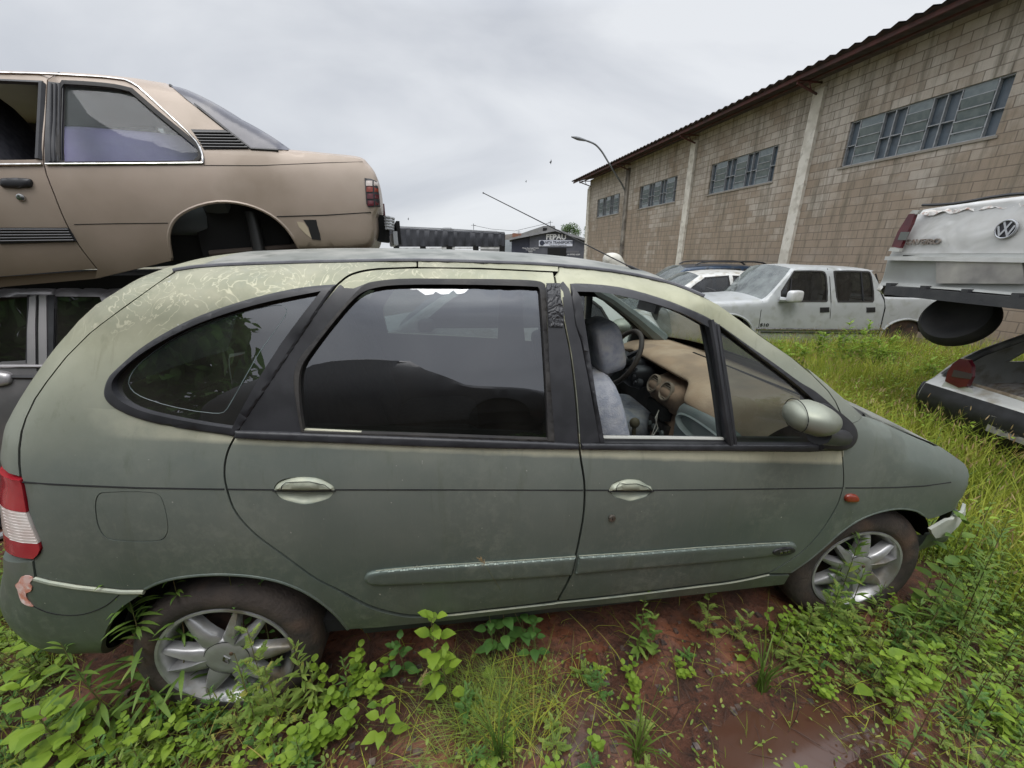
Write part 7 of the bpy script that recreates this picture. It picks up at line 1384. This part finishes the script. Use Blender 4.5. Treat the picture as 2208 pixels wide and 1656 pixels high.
class Veg:
    def __init__(s): s.V = []; s.F = []; s.M = []; s.n = 0
    def _add(s, v, f, mi):   # v (N,k,3), f (m,k')
        N, k, _ = v.shape; s.V.append(v.reshape(-1, 3)); s.M.append(np.full(N*len(f), mi)); f = np.asarray(f)
        F = (f[None]+(np.arange(N)*k)[:, None, None]+s.n).reshape(-1, f.shape[1]); s.F.append(F); s.n += N*k
    def leaves(s, b, d, up, L_, W_, mi=0, droop=.25, fold=.25, shape='ovate'):
        b = np.atleast_2d(b).astype(float); N = len(b); d = nrm(np.broadcast_to(np.asarray(d, float), (N, 3))); up = np.broadcast_to(np.asarray(up, float), (N, 3)); sd = nrm(np.cross(d, up)+1e-6); up = nrm(np.cross(sd, d))
        L_ = np.broadcast_to(L_, N)[:, None]; W_ = np.broadcast_to(W_, N)[:, None]/2
        st = {'ovate': ((.0, .0), (.22, .85), (.45, 1.), (.72, .62), (1, 0)), 'lance': ((.0, .1), (.25, .8), (.5, 1.), (.75, .6), (1, 0)), 'round': ((.0, .0), (.25, .8), (.55, 1.), (.85, .65), (1, 0))}[shape]
        P = []
        for t, w_ in st:
            c = b+d*L_*t+np.array([0, 0, -1.])*L_*droop*t*t; c2 = c+up*(W_*w_*fold)
            P += [c] if w_ == 0 else [c2-sd*W_*w_, c, c2+sd*W_*w_]
        v = np.stack(P, 1)
        if st[0][1] == 0: f = [(0, 1, 2, 2), (0, 2, 3, 3)]; o = 1
        else: f = []; o = 0
        for k in range(2+(o == 0)): a = o+3*k; f += [(a, a+3, a+4, a+1), (a+1, a+4, a+5, a+2)]
        a = o+3*(2+(o == 0)); f += [(a, a+3, a+1, a+1), (a+1, a+3, a+2, a+2)]
        s._add(v, f, mi)
    def blades(s, b, h, w_, lean, az, mi=0, curl=1.):
        b = np.atleast_2d(b).astype(float); N = len(b); h = np.broadcast_to(h, N); w_ = np.broadcast_to(w_, N); lean = np.broadcast_to(lean, N); az = np.broadcast_to(az, N)
        dx = np.stack([np.cos(az), np.sin(az), np.zeros(N)], 1); fa = az+R(90)+rng.uniform(-.8, .8, N); sd = np.stack([np.cos(fa), np.sin(fa), np.zeros(N)], 1); P = []
        for t, ww in ((0, .7), (.35, 1.), (.7, .7), (1, 0)):
            c = b+dx*(h*lean*t**(1+curl))[:, None]+np.array([0, 0, 1.])*(h*t*(1-.35*lean*t))[:, None]
            P += [c-sd*(w_*ww/2)[:, None], c+sd*(w_*ww/2)[:, None]] if ww else [c]
        s._add(np.stack(P, 1), [(0, 1, 3, 2), (2, 3, 5, 4), (4, 5, 6, 6)], mi); return P[-1]
    def stem(s, pts, r0, r1, mi=0):
        pts = np.array(pts, float); k = len(pts); v = []; t = nrm(np.gradient(pts, axis=0)); a = nrm(np.cross(t, [.3, .1, 1])+1e-6); b_ = np.cross(t, a)
        for i in range(k):
            r = r0+(r1-r0)*i/(k-1)
            for q in (0, 2.094, 4.189): v.append(pts[i]+(a[i]*math.cos(q)+b_[i]*math.sin(q))*r)
        f = [(i*3+j, i*3+(j+1) % 3, i*3+3+(j+1) % 3, i*3+3+j) for i in range(k-1) for j in range(3)]; s._add(np.array(v)[None], f, mi)
    def build(s, name, mats, parent=None):
        V_ = np.concatenate(s.V); F_ = np.concatenate(s.F); M_ = np.concatenate(s.M); tri = F_[:, 2] == F_[:, 3]
        me = bpy.data.meshes.new(name); cnt = np.where(tri, 3, 4); st = np.r_[0, np.cumsum(cnt)[:-1]]; idx = F_.ravel()[np.stack([np.ones_like(tri), np.ones_like(tri), np.ones_like(tri), ~tri], 1).ravel()]
        me.vertices.add(len(V_)); me.vertices.foreach_set('co', V_.ravel()); me.loops.add(len(idx)); me.loops.foreach_set('vertex_index', idx.astype(np.int32)); me.polygons.add(len(F_)); me.polygons.foreach_set('loop_start', st.astype(np.int32)); me.polygons.foreach_set('loop_total', cnt.astype(np.int32)); me.polygons.foreach_set('material_index', M_.astype(np.int32)); me.polygons.foreach_set('use_smooth', np.ones(len(F_), bool))
        for m in mats: me.materials.append(m)
        me.update(); me.validate(); o = bpy.data.objects.new(name, me); COL.objects.link(o)
        if parent: o.parent = parent; o.matrix_parent_inverse = pinv(parent)
        return o
def gpt(px, py):
    d = ray(px, py); z = 0.
    for _ in range(12): t = (z-CAM[2])/d[2]; P = CAM+d*t; z = float(gz(P[0], P[1]))
    return P
U3 = np.array([0, 0, 1.])
def w_broad(v, vs, base, h, r, nl=7, size=.055, mi=0, lean=(0, 0), spread=1.):
    top = base+U3*h+np.array([lean[0], lean[1], 0])*h; q = [base+(top-base)*t+np.array([math.sin(t*5)*.006, math.cos(t*4)*.006, 0]) for t in np.linspace(0, 1, 6)]; vs.stem(q, .0022, .0012)
    for i in range(nl):
        t = .25+.75*i/(nl-1) if nl > 1 else 1; c = base+(top-base)*t; a0 = i*R(90)+r.uniform(-.3, .3); sz = size*(1.15-.55*t)*r.uniform(.8, 1.2)
        for k in (0, 1):
            a = a0+k*math.pi+r.uniform(-.25, .25); d = np.array([math.cos(a), math.sin(a), .15+.55*t]); vs.stem([c, c+nrm(d)*sz*.3*spread], .0009, .0007); v.leaves(c+nrm(d)*sz*.3*spread, d, U3, sz, sz*.62, mi, droop=.35, fold=.18)
    for k in range(3): a = r.uniform(0, 6.28); v.leaves(top, [math.cos(a), math.sin(a), 1.1], U3, size*.5, size*.28, mi, droop=.1)
def w_lance(v, vs, base, h, r, n=36, size=.06, mi=0, lean=(0, 0), droop=.3, wid=.14):
    top = base+U3*h+np.array([lean[0], lean[1], 0])*h; ts = np.linspace(0, 1, 8); q = [base+(top-base)*t*1.0+np.array([lean[0], lean[1], 0])*h*.25*math.sin(t*3.1) for t in ts]; vs.stem(q, .003, .001)
    t = r.uniform(.12, 1, n); a = np.arange(n)*2.4; c = base+(top-base)*t[:, None]+np.array([lean[0], lean[1], 0])*h*.25*np.sin(t*3.1)[:, None]; d = np.stack([np.cos(a), np.sin(a), .2+.9*t**2], 1); s_ = size*(1.15-.6*t)*r.uniform(.75, 1.25, n)
    v.leaves(c, d, U3, s_, s_*wid, mi, droop=droop, fold=.1, shape='lance')
def w_rag(v, vs, base, h, r, nb=14, size=.055, mi=0, lean=(0, 0)):
    top = base+U3*h+np.array([lean[0], lean[1], 0])*h; vs.stem([base, (base+top)/2+r.normal(0, .006, 3), top], .0024, .001)
    for i in range(nb):
        t = .1+.9*i/nb; c = base+(top-base)*t; a = i*2.4+r.uniform(-.3, .3); d = nrm(np.array([math.cos(a), math.sin(a), .35+.7*t])); L_ = size*(1.4-.8*t)*r.uniform(.8, 1.2); sd = nrm(np.cross(d, U3)); k = 9
        tt = np.linspace(.15, 1, k); cc = c+d*(L_*tt)[:, None]-U3*(L_*.2*tt**2)[:, None]; vs.stem([c, c+d*L_*.5-U3*L_*.05, cc[-1]], .0008, .0005)
        for sg in (-1, 1): v.leaves(cc, nrm(d*.8+sd*sg*(1-.5*tt)[:, None]+r.normal(0, .15, (k, 3))), U3, L_*.34*(1.1-.5*tt), L_*.11, mi, droop=.15, fold=.1, shape='lance')
def w_round(v, vs, base, h, r, n=9, size=.026, mi=0):
    for j in range(r.integers(3, 6)):
        a0 = r.uniform(0, 6.28); tip = base+np.array([math.cos(a0), math.sin(a0), 0])*h*r.uniform(.2, .7)+U3*h*r.uniform(.6, 1.1); vs.stem([base, (base+tip)/2+U3*h*.1, tip], .0012, .0007)
        for i in range(n//2):
            t = .35+.65*i/max(1, n//2-1); c = base+(tip-base)*t
            for k in (0, 1): a = i*1.57+k*math.pi+r.uniform(-.3, .3); v.leaves(c, [math.cos(a), math.sin(a), .45], U3, size*r.uniform(.8, 1.2), size*.8, mi, droop=.2, fold=.1, shape='round')
def w_fox(v, vs, base, tip, r, head=.05):
    m_ = (base+tip)/2+np.array([0, 0, .02]); q = [base, base*.6+m_*.4, m_, m_*.45+tip*.55, tip]; vs.stem(q, .0011, .0006); d = nrm(tip-m_); n = 60; t = r.uniform(0, 1, n); c = tip+d*(t*head)[:, None]-U3*(head*.3*t**2)[:, None]; v.leaves(c, nrm(d+r.normal(0, .45, (n, 3))), U3, head*.26, .0012, 2, droop=0, fold=0, shape='lance')
# ---- plants one can point at
GRP = 'weeds along the minivan'
def plant(name, label, cat, base, fn, leafm, grp=GRP, **kw):
    r = np.random.default_rng(abs(hash(label)) % 1000 if False else sum(map(ord, label))); rt_ = thing(name, label, cat, tuple(base), grp)
    v = Veg(); vs = Veg(); fn(v, vs, np.array(base, float), r=r, **kw) if fn is not w_fox else fn(v, vs, np.array(base, float), r=r, **kw)
    v.build('foliage', [leafm, L_YEL, L_SEED], rt_); vs.build('stem', [L_STEM], rt_); return rt_
def multi(*parts):
    def f(v, vs, base, r):
        for fn, off, kw in parts: b = base+np.array([off[0], off[1], 0]); b[2] = float(gz(b[0], b[1])); fn(v, vs, b, r=r, **kw)
    return f
PL = [
 ('broadleaf_weed', 'bright green broad-leaved weed below the rear door moulding, brightest one', (948, 1500), L_BROAD, multi((w_broad, (0, 0), dict(h=0.384, nl=7, size=.080)), (w_broad, (.03, -.03), dict(h=0.23, nl=4, size=.065)))),
 ('broadleaf_weed', 'tall leafy weed clump against the seam between rear and front doors', (1085, 1420), L_DEEP, multi((w_broad, (0, 0), dict(h=0.415, nl=8, size=.075)), (w_broad, (.08, .02), dict(h=0.307, nl=6, size=.07)), (w_broad, (-.05, -.02), dict(h=0.338, nl=6, size=.06)), (w_broad, (.12, -.04), dict(h=0.215, nl=5, size=.06)))),
 ('broadleaf_weed', 'small few-leaved weed in front of the sill, left of the bright broad-leaved weed', (872, 1468), L_DEEP, multi((w_broad, (0, 0), dict(h=0.199, nl=4, size=.065)), (w_broad, (-.03, .02), dict(h=0.154, nl=3, size=.055)))),
 ('willow_leaf_weed', 'dark green drooping weed with long narrow leaves in front of the rear tyre, left side', (300, 1560), L_LANCE, multi((w_lance, (.03, .02), dict(h=0.646, n=60, size=.13, lean=(.10, .02), droop=.5, wid=.13)), (w_lance, (-.05, .0), dict(h=0.415, n=34, size=.12, lean=(-.15, 0), droop=.45, wid=.14)), (w_lance, (.09, .05), dict(h=0.614, n=34, size=.11, lean=(.22, .0), droop=.5, wid=.13)))),
 ('ragweed', 'feathery pale green weed growing across the rear alloy wheel', (592, 1560), L_RAG, multi((w_rag, (0, 0), dict(h=0.461, nb=18, size=.065)), (w_rag, (-.09, -.02), dict(h=0.23, nb=12, size=.055)), (w_rag, (.04, -.03), dict(h=0.307, nb=12, size=.05)))),
 ('broadleaf_weed', 'spindly dark weed with leaves reaching over the rear tyre top', (545, 1520), L_DEEP, multi((w_broad, (.0, .04), dict(h=0.583, nl=8, size=.045, lean=(.05, .0))), (w_broad, (.05, .05), dict(h=0.522, nl=6, size=.035, lean=(.12, .0))))),
 ('lance_leaf_weed', 'upright weed with narrow toothed leaves just right of the rear wheel', (668, 1530), L_RAG, multi((w_lance, (0, 0), dict(h=0.338, n=34, size=.07, wid=.2)), (w_lance, (.03, .0), dict(h=0.215, n=20, size=.06, wid=.2)))),
 ('round_leaf_weed', 'round-leaved low weed between the rear wheel and the red soil patch', (755, 1520), L_BROAD, multi((w_round, (0, 0), dict(h=0.185, n=12, size=.032)), (w_round, (.06, .02), dict(h=0.154, n=10, size=.03)))),
 ('round_leaf_weed', 'round-leaved weed at the bottom edge under the feathery weed', (720, 1600), L_BROAD, multi((w_round, (0, 0), dict(h=0.138, n=12, size=.036)), (w_round, (-.05, -.02), dict(h=0.108, n=10, size=.034)))),
 ('round_leaf_weed', 'larger round-leaved weed at the bottom edge below the rear wheel hub', (598, 1625), L_BROAD, multi((w_broad, (0, 0), dict(h=0.122, nl=4, size=.055)), (w_round, (.05, .0), dict(h=0.108, n=10, size=.035)))),
 ('broadleaf_weed', 'light green weed on the red soil left of the middle, bottom row', (835, 1600), L_BROAD, multi((w_broad, (0, 0), dict(h=0.185, nl=5, size=.06)),)),
 ('broadleaf_weed', 'big-leaved weed in the bottom left corner', (150, 1640), L_BROAD, multi((w_broad, (0, 0), dict(h=0.215, nl=5, size=.10)), (w_broad, (-.10, .06), dict(h=0.262, nl=5, size=.085)), (w_broad, (.08, -.02), dict(h=0.154, nl=4, size=.09)))),
 ('broadleaf_weed', 'broad-leaved weed at the left bottom edge below the rear bumper', (330, 1640), L_BROAD, multi((w_broad, (0, 0), dict(h=0.138, nl=4, size=.07)), (w_broad, (.07, .02), dict(h=0.122, nl=4, size=.06)))),
 ('broadleaf_weed', 'thin-stemmed weed climbing in front of the peeled bumper corner', (120, 1480), L_BROAD, multi((w_broad, (0, 0), dict(h=0.307, nl=5, size=.07, lean=(-.5, 0))), (w_broad, (-.08, .02), dict(h=0.246, nl=4, size=.065, lean=(-.4, 0))))),
 ('lance_leaf_weed', 'slim upright weed before the front door sill, in the middle', (1372, 1425), L_LANCE, multi((w_lance, (0, 0), dict(h=0.368, n=24, size=.055, wid=.22)), (w_broad, (.03, 0), dict(h=0.23, nl=5, size=.05)), (w_rag, (.05, 0), dict(h=0.262, nb=10, size=.04)))),
 ('ragweed', 'feathery weed under the front end of the front door', (1525, 1375), L_RAG, multi((w_rag, (0, 0), dict(h=0.262, nb=14, size=.05, lean=(-.15, 0))), (w_rag, (.10, -.03), dict(h=0.169, nb=10, size=.05, lean=(.3, 0))))),
 ('broadleaf_weed', 'tiny six-leaved seedling alone on the dark mud right of the middle', (1612, 1425), L_BROAD, multi((w_broad, (0, 0), dict(h=0.0768, nl=3, size=.045)),)),
 ('ragweed', 'feathery weed at the muddy edge left of the front wheel', (1690, 1440), L_RAG, multi((w_rag, (0, 0), dict(h=0.199, nb=12, size=.05)), (w_lance, (.04, -.02), dict(h=0.246, n=20, size=.06, wid=.16)))),
 ('ragweed', 'dense feathery weed in front of the lower front wheel', (1775, 1375), L_RAG, multi((w_rag, (0, 0), dict(h=0.276, nb=20, size=.065)), (w_rag, (-.10, 0), dict(h=0.199, nb=14, size=.06)), (w_rag, (.06, -.04), dict(h=0.215, nb=14, size=.055)))),
 ('lance_leaf_weed', 'weed with star-like leaf tufts standing in front of the front alloy wheel', (1802, 1345), L_LANCE, multi((w_lance, (0, .02), dict(h=0.461, n=40, size=.085, wid=.22, droop=.15)), (w_lance, (.05, .0), dict(h=0.307, n=20, size=.07, wid=.22, droop=.15)))),
 ('lance_leaf_weed', 'weed with narrow leaves right of the front tyre', (1965, 1395), L_LANCE, multi((w_lance, (0, 0), dict(h=0.4, n=50, size=.08, lean=(.2, 0))), (w_lance, (-.06, -.02), dict(h=0.276, n=30, size=.07, lean=(-.1, 0))), (w_broad, (.1, .05), dict(h=0.368, nl=5, size=.09)))),
 ('lance_leaf_weed', 'tall leaning weed in front of the torn front bumper', (2060, 1380), L_LANCE, multi((w_lance, (0, 0), dict(h=0.646, n=60, size=.085, lean=(-.05, 0))), (w_rag, (.05, .05), dict(h=0.538, nb=20, size=.07)), (w_broad, (-.04, .1), dict(h=0.522, nl=6, size=.09)))),
 ('broadleaf_weed', 'pale green weed with two big upright leaves at the puddle edge', (1880, 1510), L_BROAD, multi((w_broad, (0, 0), dict(h=0.23, nl=3, size=.08)),)),
 ('broadleaf_weed', 'bright broad-leaved weed in the right foreground under the bumper weeds', (1975, 1500), L_BROAD, multi((w_broad, (0, 0), dict(h=0.185, nl=5, size=.055)), (w_broad, (.06, .04), dict(h=0.185, nl=5, size=.055)), (w_round, (-.06, .02), dict(h=0.154, n=10, size=.03)))),
 ('broadleaf_weed', 'bright little weed near the right edge, bottom', (2120, 1560), L_BROAD, multi((w_broad, (0, 0), dict(h=0.154, nl=4, size=.06)), (w_broad, (.05, .05), dict(h=0.122, nl=4, size=.05)))),
]
for nm, lb, pxy, mt_, f in PL: plant(nm, lb, 'weed', gpt(*pxy), f, mt_)
for k, (x, y, tx, ty, dpt, lb) in enumerate(((1150, 1400, 1046, 1218, -.90, 'thin grass stalk with a beige seed head crossing the rear door moulding'), (868, 1620, 905, 1480, -1.0, 'pair of straight grass stems on the red soil left of the middle'), (1655, 1000, 1640, 918, .5, 'pinkish seed head mirrored at the quarterlight pane'))):
    if k == 2: continue
    tip = on_plane(tx, ty, (0, dpt, 0), np.array([0, 1., 0])); plant('grass_stalk', lb, 'grass', gpt(x, y), lambda v, vs, base, r, tip=tip: w_fox(v, vs, base, tip, r, .06), L_SEED, 'grass stalks')
def tallgrass(v, vs, base, r):
    n = 26; v.blades(base+r.normal(0, .008, (n, 3))*[1, 1, 0], r.uniform(.10, .34, n), .006, r.uniform(.1, .7, n), r.uniform(0, 6.28, n), 0); vs.stem([base, base+U3*.2+[.01, 0, 0], base+U3*.36+[.04, 0, 0]], .003, .0015)
for lb, pxy in (('tuft of tall bright grass at the bottom edge right of the middle', (1372, 1640)), ('arching grass tuft on the mud below the front door', (1640, 1490)), ('grass tuft at the bottom edge near the centre', (1080, 1640))): plant('grass_tuft', lb, 'grass', gpt(*pxy), lambda v, vs, base, r: tallgrass(v, vs, base, r), L_DGR, 'grass tufts')
# tall weeds in front of the silver pickup
for k, (x, D, h, lb) in enumerate(((1835, 5.6, .86, 'tallest leafy weed standing before the pickup rear door'), (1760, 5.9, .62, 'leafy weed before the pickup front door, left of the tallest one'), (1905, 5.8, .62, 'leafy weed before the pickup bed, right of the tallest one'), (1690, 5.6, .45, 'low leafy weed beside the pickup front wheel'), (2000, 4.6, .50, 'leafy weed under the slung spare wheel'))):
    a = (x-1104)/FPX*(D*math.cos(TH)+1.5*math.sin(TH)); b = FR_(D)+RT*a; b[2] = float(gz(b[0], b[1]))
    def f(v, vs, base, r, h=h):
        for j in range(5): o = base+r.normal(0, .12, 3)*[1, 1, 0]; w_lance(v, vs, o, h*r.uniform(.6, 1), r, n=46, size=.17, wid=.26, droop=.3)
    plant('leafy_weed', lb, 'weed', b, f, L_BROAD, 'tall weeds by the pickup')
# ---- uncountable cover: low weeds, grass field, straw, stones
def scatter(n, x0, x1, y0, y1, wf):
    x = rng.uniform(x0, x1, n); y = rng.uniform(y0, y1, n); k = rng.uniform(0, 1, n) < wf(x, y); x = x[k]; y = y[k]; return np.stack([x, y, gz(x, y)], 1)
sm = lambda t: np.clip(t, 0, 1)**2*(3-2*np.clip(t, 0, 1))
def patch(x, y, s): return .5+.5*np.sin(x*s+2*np.sin(y*s*.7))*np.cos(y*s*1.3+1.5*np.sin(x*s*.6))
under = lambda x, y: np.where((y > -.80) & (y < .95) & (x > -.75) & (x < 3.3), 0., 1.)
dens = lambda x, y: under(x, y)*np.clip(1.25*(1-sm((x+.25)/.9))+1.2*sm((x-1.85)/.7)+.40*np.exp(-((x-.98)/.26)**2)+.13, 0, 1)*np.clip(.35+.65*patch(x, y, 7)+.35*sm((x-2.1)/.6)+.5*sm((.1-x)/.5), 0, 1)*(1-.9*np.exp(-((x-2.04)**2/.13+(y+1.20)**2/.03)))
v = Veg(); vs = Veg(); r = rng
for P in scatter(2600, -2.0, 4.0, -1.72, .0, dens):
    k = r.integers(0, 5); h = r.uniform(.05, .17)*(1+.5*(P[0] > 2.1))*(1-.35*(.3 < P[0] < 1.8))
    if k == 0: w_rag(v, vs, P, h*1.1, r, nb=8, size=.04, mi=0)
    elif k == 1: w_rag(v, vs, P, h*1.3, r, nb=9, size=.035, mi=3)
    elif k == 2: w_round(v, vs, P, h*.7, r, n=8, size=.022, mi=1)
    elif k == 3: w_lance(v, vs, P, h*r.choice([1.3, 1.3, 2.6]), r, n=26, size=.045, wid=.2, mi=2)
    else: w_broad(v, vs, P, h*.8, r, nl=3, size=.04, mi=1)
o = v.build('ground_cover_weeds', [L_RAG, L_BROAD, L_LANCE, L_DEEP]); tag(o, 'low mixed weeds covering the wet soil around the minivan', 'weeds', kind='stuff')
o = vs.build('weed_stems', [L_STEM]); tag(o, 'thin stems of the low weeds around the minivan', 'weed stems', kind='stuff')
# tiny leaves lying flat between them
v = Veg(); P = scatter(42000, -2.2, 4.6, -1.8, .3, lambda x, y: np.clip(dens(x, y)+.10*under(x, y), 0, 1)); n = len(P); a = r.uniform(0, 6.28, n)
v.leaves(P+np.stack([np.zeros(n), np.zeros(n), r.uniform(.004, .05, n)], 1), np.stack([np.cos(a), np.sin(a), r.uniform(-.1, .9, n)], 1), U3, r.uniform(.008, .024, n), r.uniform(.005, .012, n), 0, shape='round')
o = v.build('creeping_leaves', [L_RAG]); tag(o, 'tiny creeping leaves between the weeds on the red soil', 'weeds', kind='stuff')
# wispy yellow-green strands in the middle and fine grass
v = Veg(); P = scatter(26000, -2.0, 3.8, -1.5, .0, lambda x, y: np.clip(.45*dens(x, y)+.95*np.exp(-((x-.96)/.20)**2-((y+.98)/.10)**2)+.04, 0, 1)); n = len(P)
v.blades(P, r.uniform(.04, .17, n), r.uniform(.0012, .0035, n), r.uniform(.2, 1.6, n), r.uniform(0, 6.28, n), 0, curl=.6)
P = scatter(5200, .4, 1.5, -1.3, -.75, lambda x, y: np.exp(-((x-.96-.3*(y+.98))/.17)**2-((y+.98)/.11)**2)); n = len(P); v.blades(P, r.uniform(.06, .16, n), r.uniform(.001, .0022, n), r.uniform(1.2, 2.6, n), r.normal(2.6, .9, n), 1, curl=.4)
o = v.build('fine_grass', [L_GRASS, L_RAG]); tag(o, 'fine yellow-green grass strands among the weeds', 'grass', kind='stuff')
v = Veg(); P = scatter(16000, -1.8, 3.6, -1.5, -.55, lambda x, y: np.clip(.25+.75*np.exp(-((x-.25)/.4)**2)+.35*np.exp(-((x-1.2)/.3)**2), 0, 1)*np.where((y > -.78), .3, 1)*(.2+.8*patch(x, y, 9))); n = len(P); a = r.uniform(0, 6.28, n); d = np.stack([np.cos(a), np.sin(a), r.uniform(-.05, .25, n)], 1)
v.leaves(P+U3*.004, d, U3, r.uniform(.02, .13, n)*r.uniform(.4, 1.5, n), r.uniform(.001, .0035, n), r.integers(0, 2), droop=.15, fold=0, shape='lance'); n3 = 700; P = scatter(n3, -1.6, 3.4, -1.4, -.7, lambda x, y: .4+.6*patch(x, y, 4))
for q_ in P[:260]:
    a = r.uniform(0, 6.28); L3 = r.uniform(.05, .22); d3 = np.array([math.cos(a), math.sin(a), 0]); k3 = r.uniform(-.4, .4); m3 = q_+d3*L3*.5+np.array([-d3[1], d3[0], 0])*L3*k3*.3+U3*r.uniform(.004, .02); e3 = q_+d3*L3+U3*.004; v.stem([q_+U3*.004, m3, e3], .0016, .0007, 1)
o = v.build('dead_straw', [L_DRY, leafmat('dark_twig', (.055, .030, .022), (.09, .05, .035), None, 10, tr=.02)]); tag(o, 'dead stalks and straw littering the mud', 'straw', kind='stuff')
mb = MB()
for P in scatter(1100, -1.8, 3.6, -1.75, -.7, lambda x, y: .3+.7*patch(x, y, 5)):
    s_ = r.uniform(.003, .011); q = r.normal(0, .25, (8, 3)); c = [P+np.array([(x+q[i][0])*s_, (y+q[i][1])*s_, (z+q[i][2])*s_*.6]) for i, (x, y, z) in enumerate([(x, y, z) for x in (-1, 1) for y in (-1, 1) for z in (-1, 1)])]
    mb.add(c, [(0, 1, 3, 2), (4, 6, 7, 5), (0, 4, 5, 1), (2, 3, 7, 6), (0, 2, 6, 4), (1, 5, 7, 3)])
tag(mb.build('gravel', pm('wet_gravel', (.05, .04, .038), (.13, .09, .07), 40, rough=.35), angle=30), 'small dark wet stones scattered over the mud', 'gravel', kind='stuff')
# tall grass field
def fieldw(x, y):
    w = under(x, y)*sm((x*1.0-3.0+.25*(y+1.0)*0)/.6)
    w = np.where(y > 1.0, 1., w); return np.clip(w, 0, 1)
carsx = lambda x, y: 1.
v = Veg(); P = scatter(60000, 2.7, 9.5, -1.2, 7.2, lambda x, y: fieldw(x, y)*np.clip(1.25-.1*np.hypot(x-3, y), .35, 1)); n = len(P); hh = r.uniform(.20, .56, n)*(.62+.55*patch(P[:, 0], P[:, 1], 1.6))
tip = v.blades(P, hh, r.uniform(.004, .009, n), r.uniform(.05, .8, n), r.uniform(0, 6.28, n), 0)
k = r.uniform(0, 1, n) < .22; n2 = int(k.sum()); v.leaves(tip[k], np.stack([r.normal(0, .4, n2), r.normal(0, .4, n2), np.ones(n2)], 1), U3+r.normal(0, .3, (n2, 3)), r.uniform(.03, .06, n2), .007, 1, droop=0, shape='lance')
P = scatter(9000, -6, 3, 1.2, 9, lambda x, y: np.ones_like(x)); n = len(P); v.blades(P, r.uniform(.15, .45, n), .009, r.uniform(.05, .8, n), r.uniform(0, 6.28, n), 0)
P = scatter(9000, 2.5, 9.5, 5.5, 14, lambda x, y: np.ones_like(x)); n = len(P); v.blades(P, r.uniform(.15, .4, n), .012, r.uniform(.05, .8, n), r.uniform(0, 6.28, n), 0)
o = v.build('tall_grass', [L_GRASS, L_SEED]); tag(o, 'tall yellow-green seeding grass filling the yard between the cars', 'grass', kind='stuff')
v = Veg(); P = scatter(7000, 2.7, 8.5, -1.3, 6.2, lambda x, y: fieldw(x, y)*(patch(x+3, y, 1.1) > .45)); n = len(P); v.blades(P, r.uniform(.12, .42, n), r.uniform(.006, .012, n), r.uniform(.1, 1., n), r.uniform(0, 6.28, n), 1)
m_ = 22000; P = scatter(m_, 2.7, 8.5, -1.4, 6.2, lambda x, y: fieldw(x, y)*(patch(x+3, y+1, 1.3) > .45)); n = len(P); a = r.uniform(0, 6.28, n)
v.leaves(P+np.stack([np.zeros(n), np.zeros(n), r.uniform(.05, .42, n)], 1), np.stack([np.cos(a), np.sin(a), r.uniform(-.2, .8, n)], 1), U3, r.uniform(.02, .06, n), r.uniform(.010, .022, n), 0)
o = v.build('field_weeds', [L_BROAD, L_DGR]); tag(o, 'leafy green weeds mixed into the tall grass', 'weeds', kind='stuff')
# hedge far behind the camera, mirrored in the glass
v = Veg(); n = 42000; xh = r.uniform(-14, 12, n); P = np.stack([xh, np.where(xh < -.3, r.uniform(-7.2, -5.6, n), r.uniform(-11, -8.5, n)), r.uniform(0, 1, n)**.8*(3.2+1.2*np.sin(r.uniform(-14, 12, n)*0))], 1); P[:, 2] *= np.where(P[:, 0] < -.3, 1.8, 1.)*(.75+.25*np.sin(P[:, 0]*.9)+.12*np.sin(P[:, 0]*2.7)); v.leaves(P, r.normal(0, 1, (n, 3)), U3, .26, .17, 0); o = v.build('hedge', [L_DEEP]); tag(o, 'long hedge behind the photographer, mirrored in the side glass', 'hedge', kind='stuff')
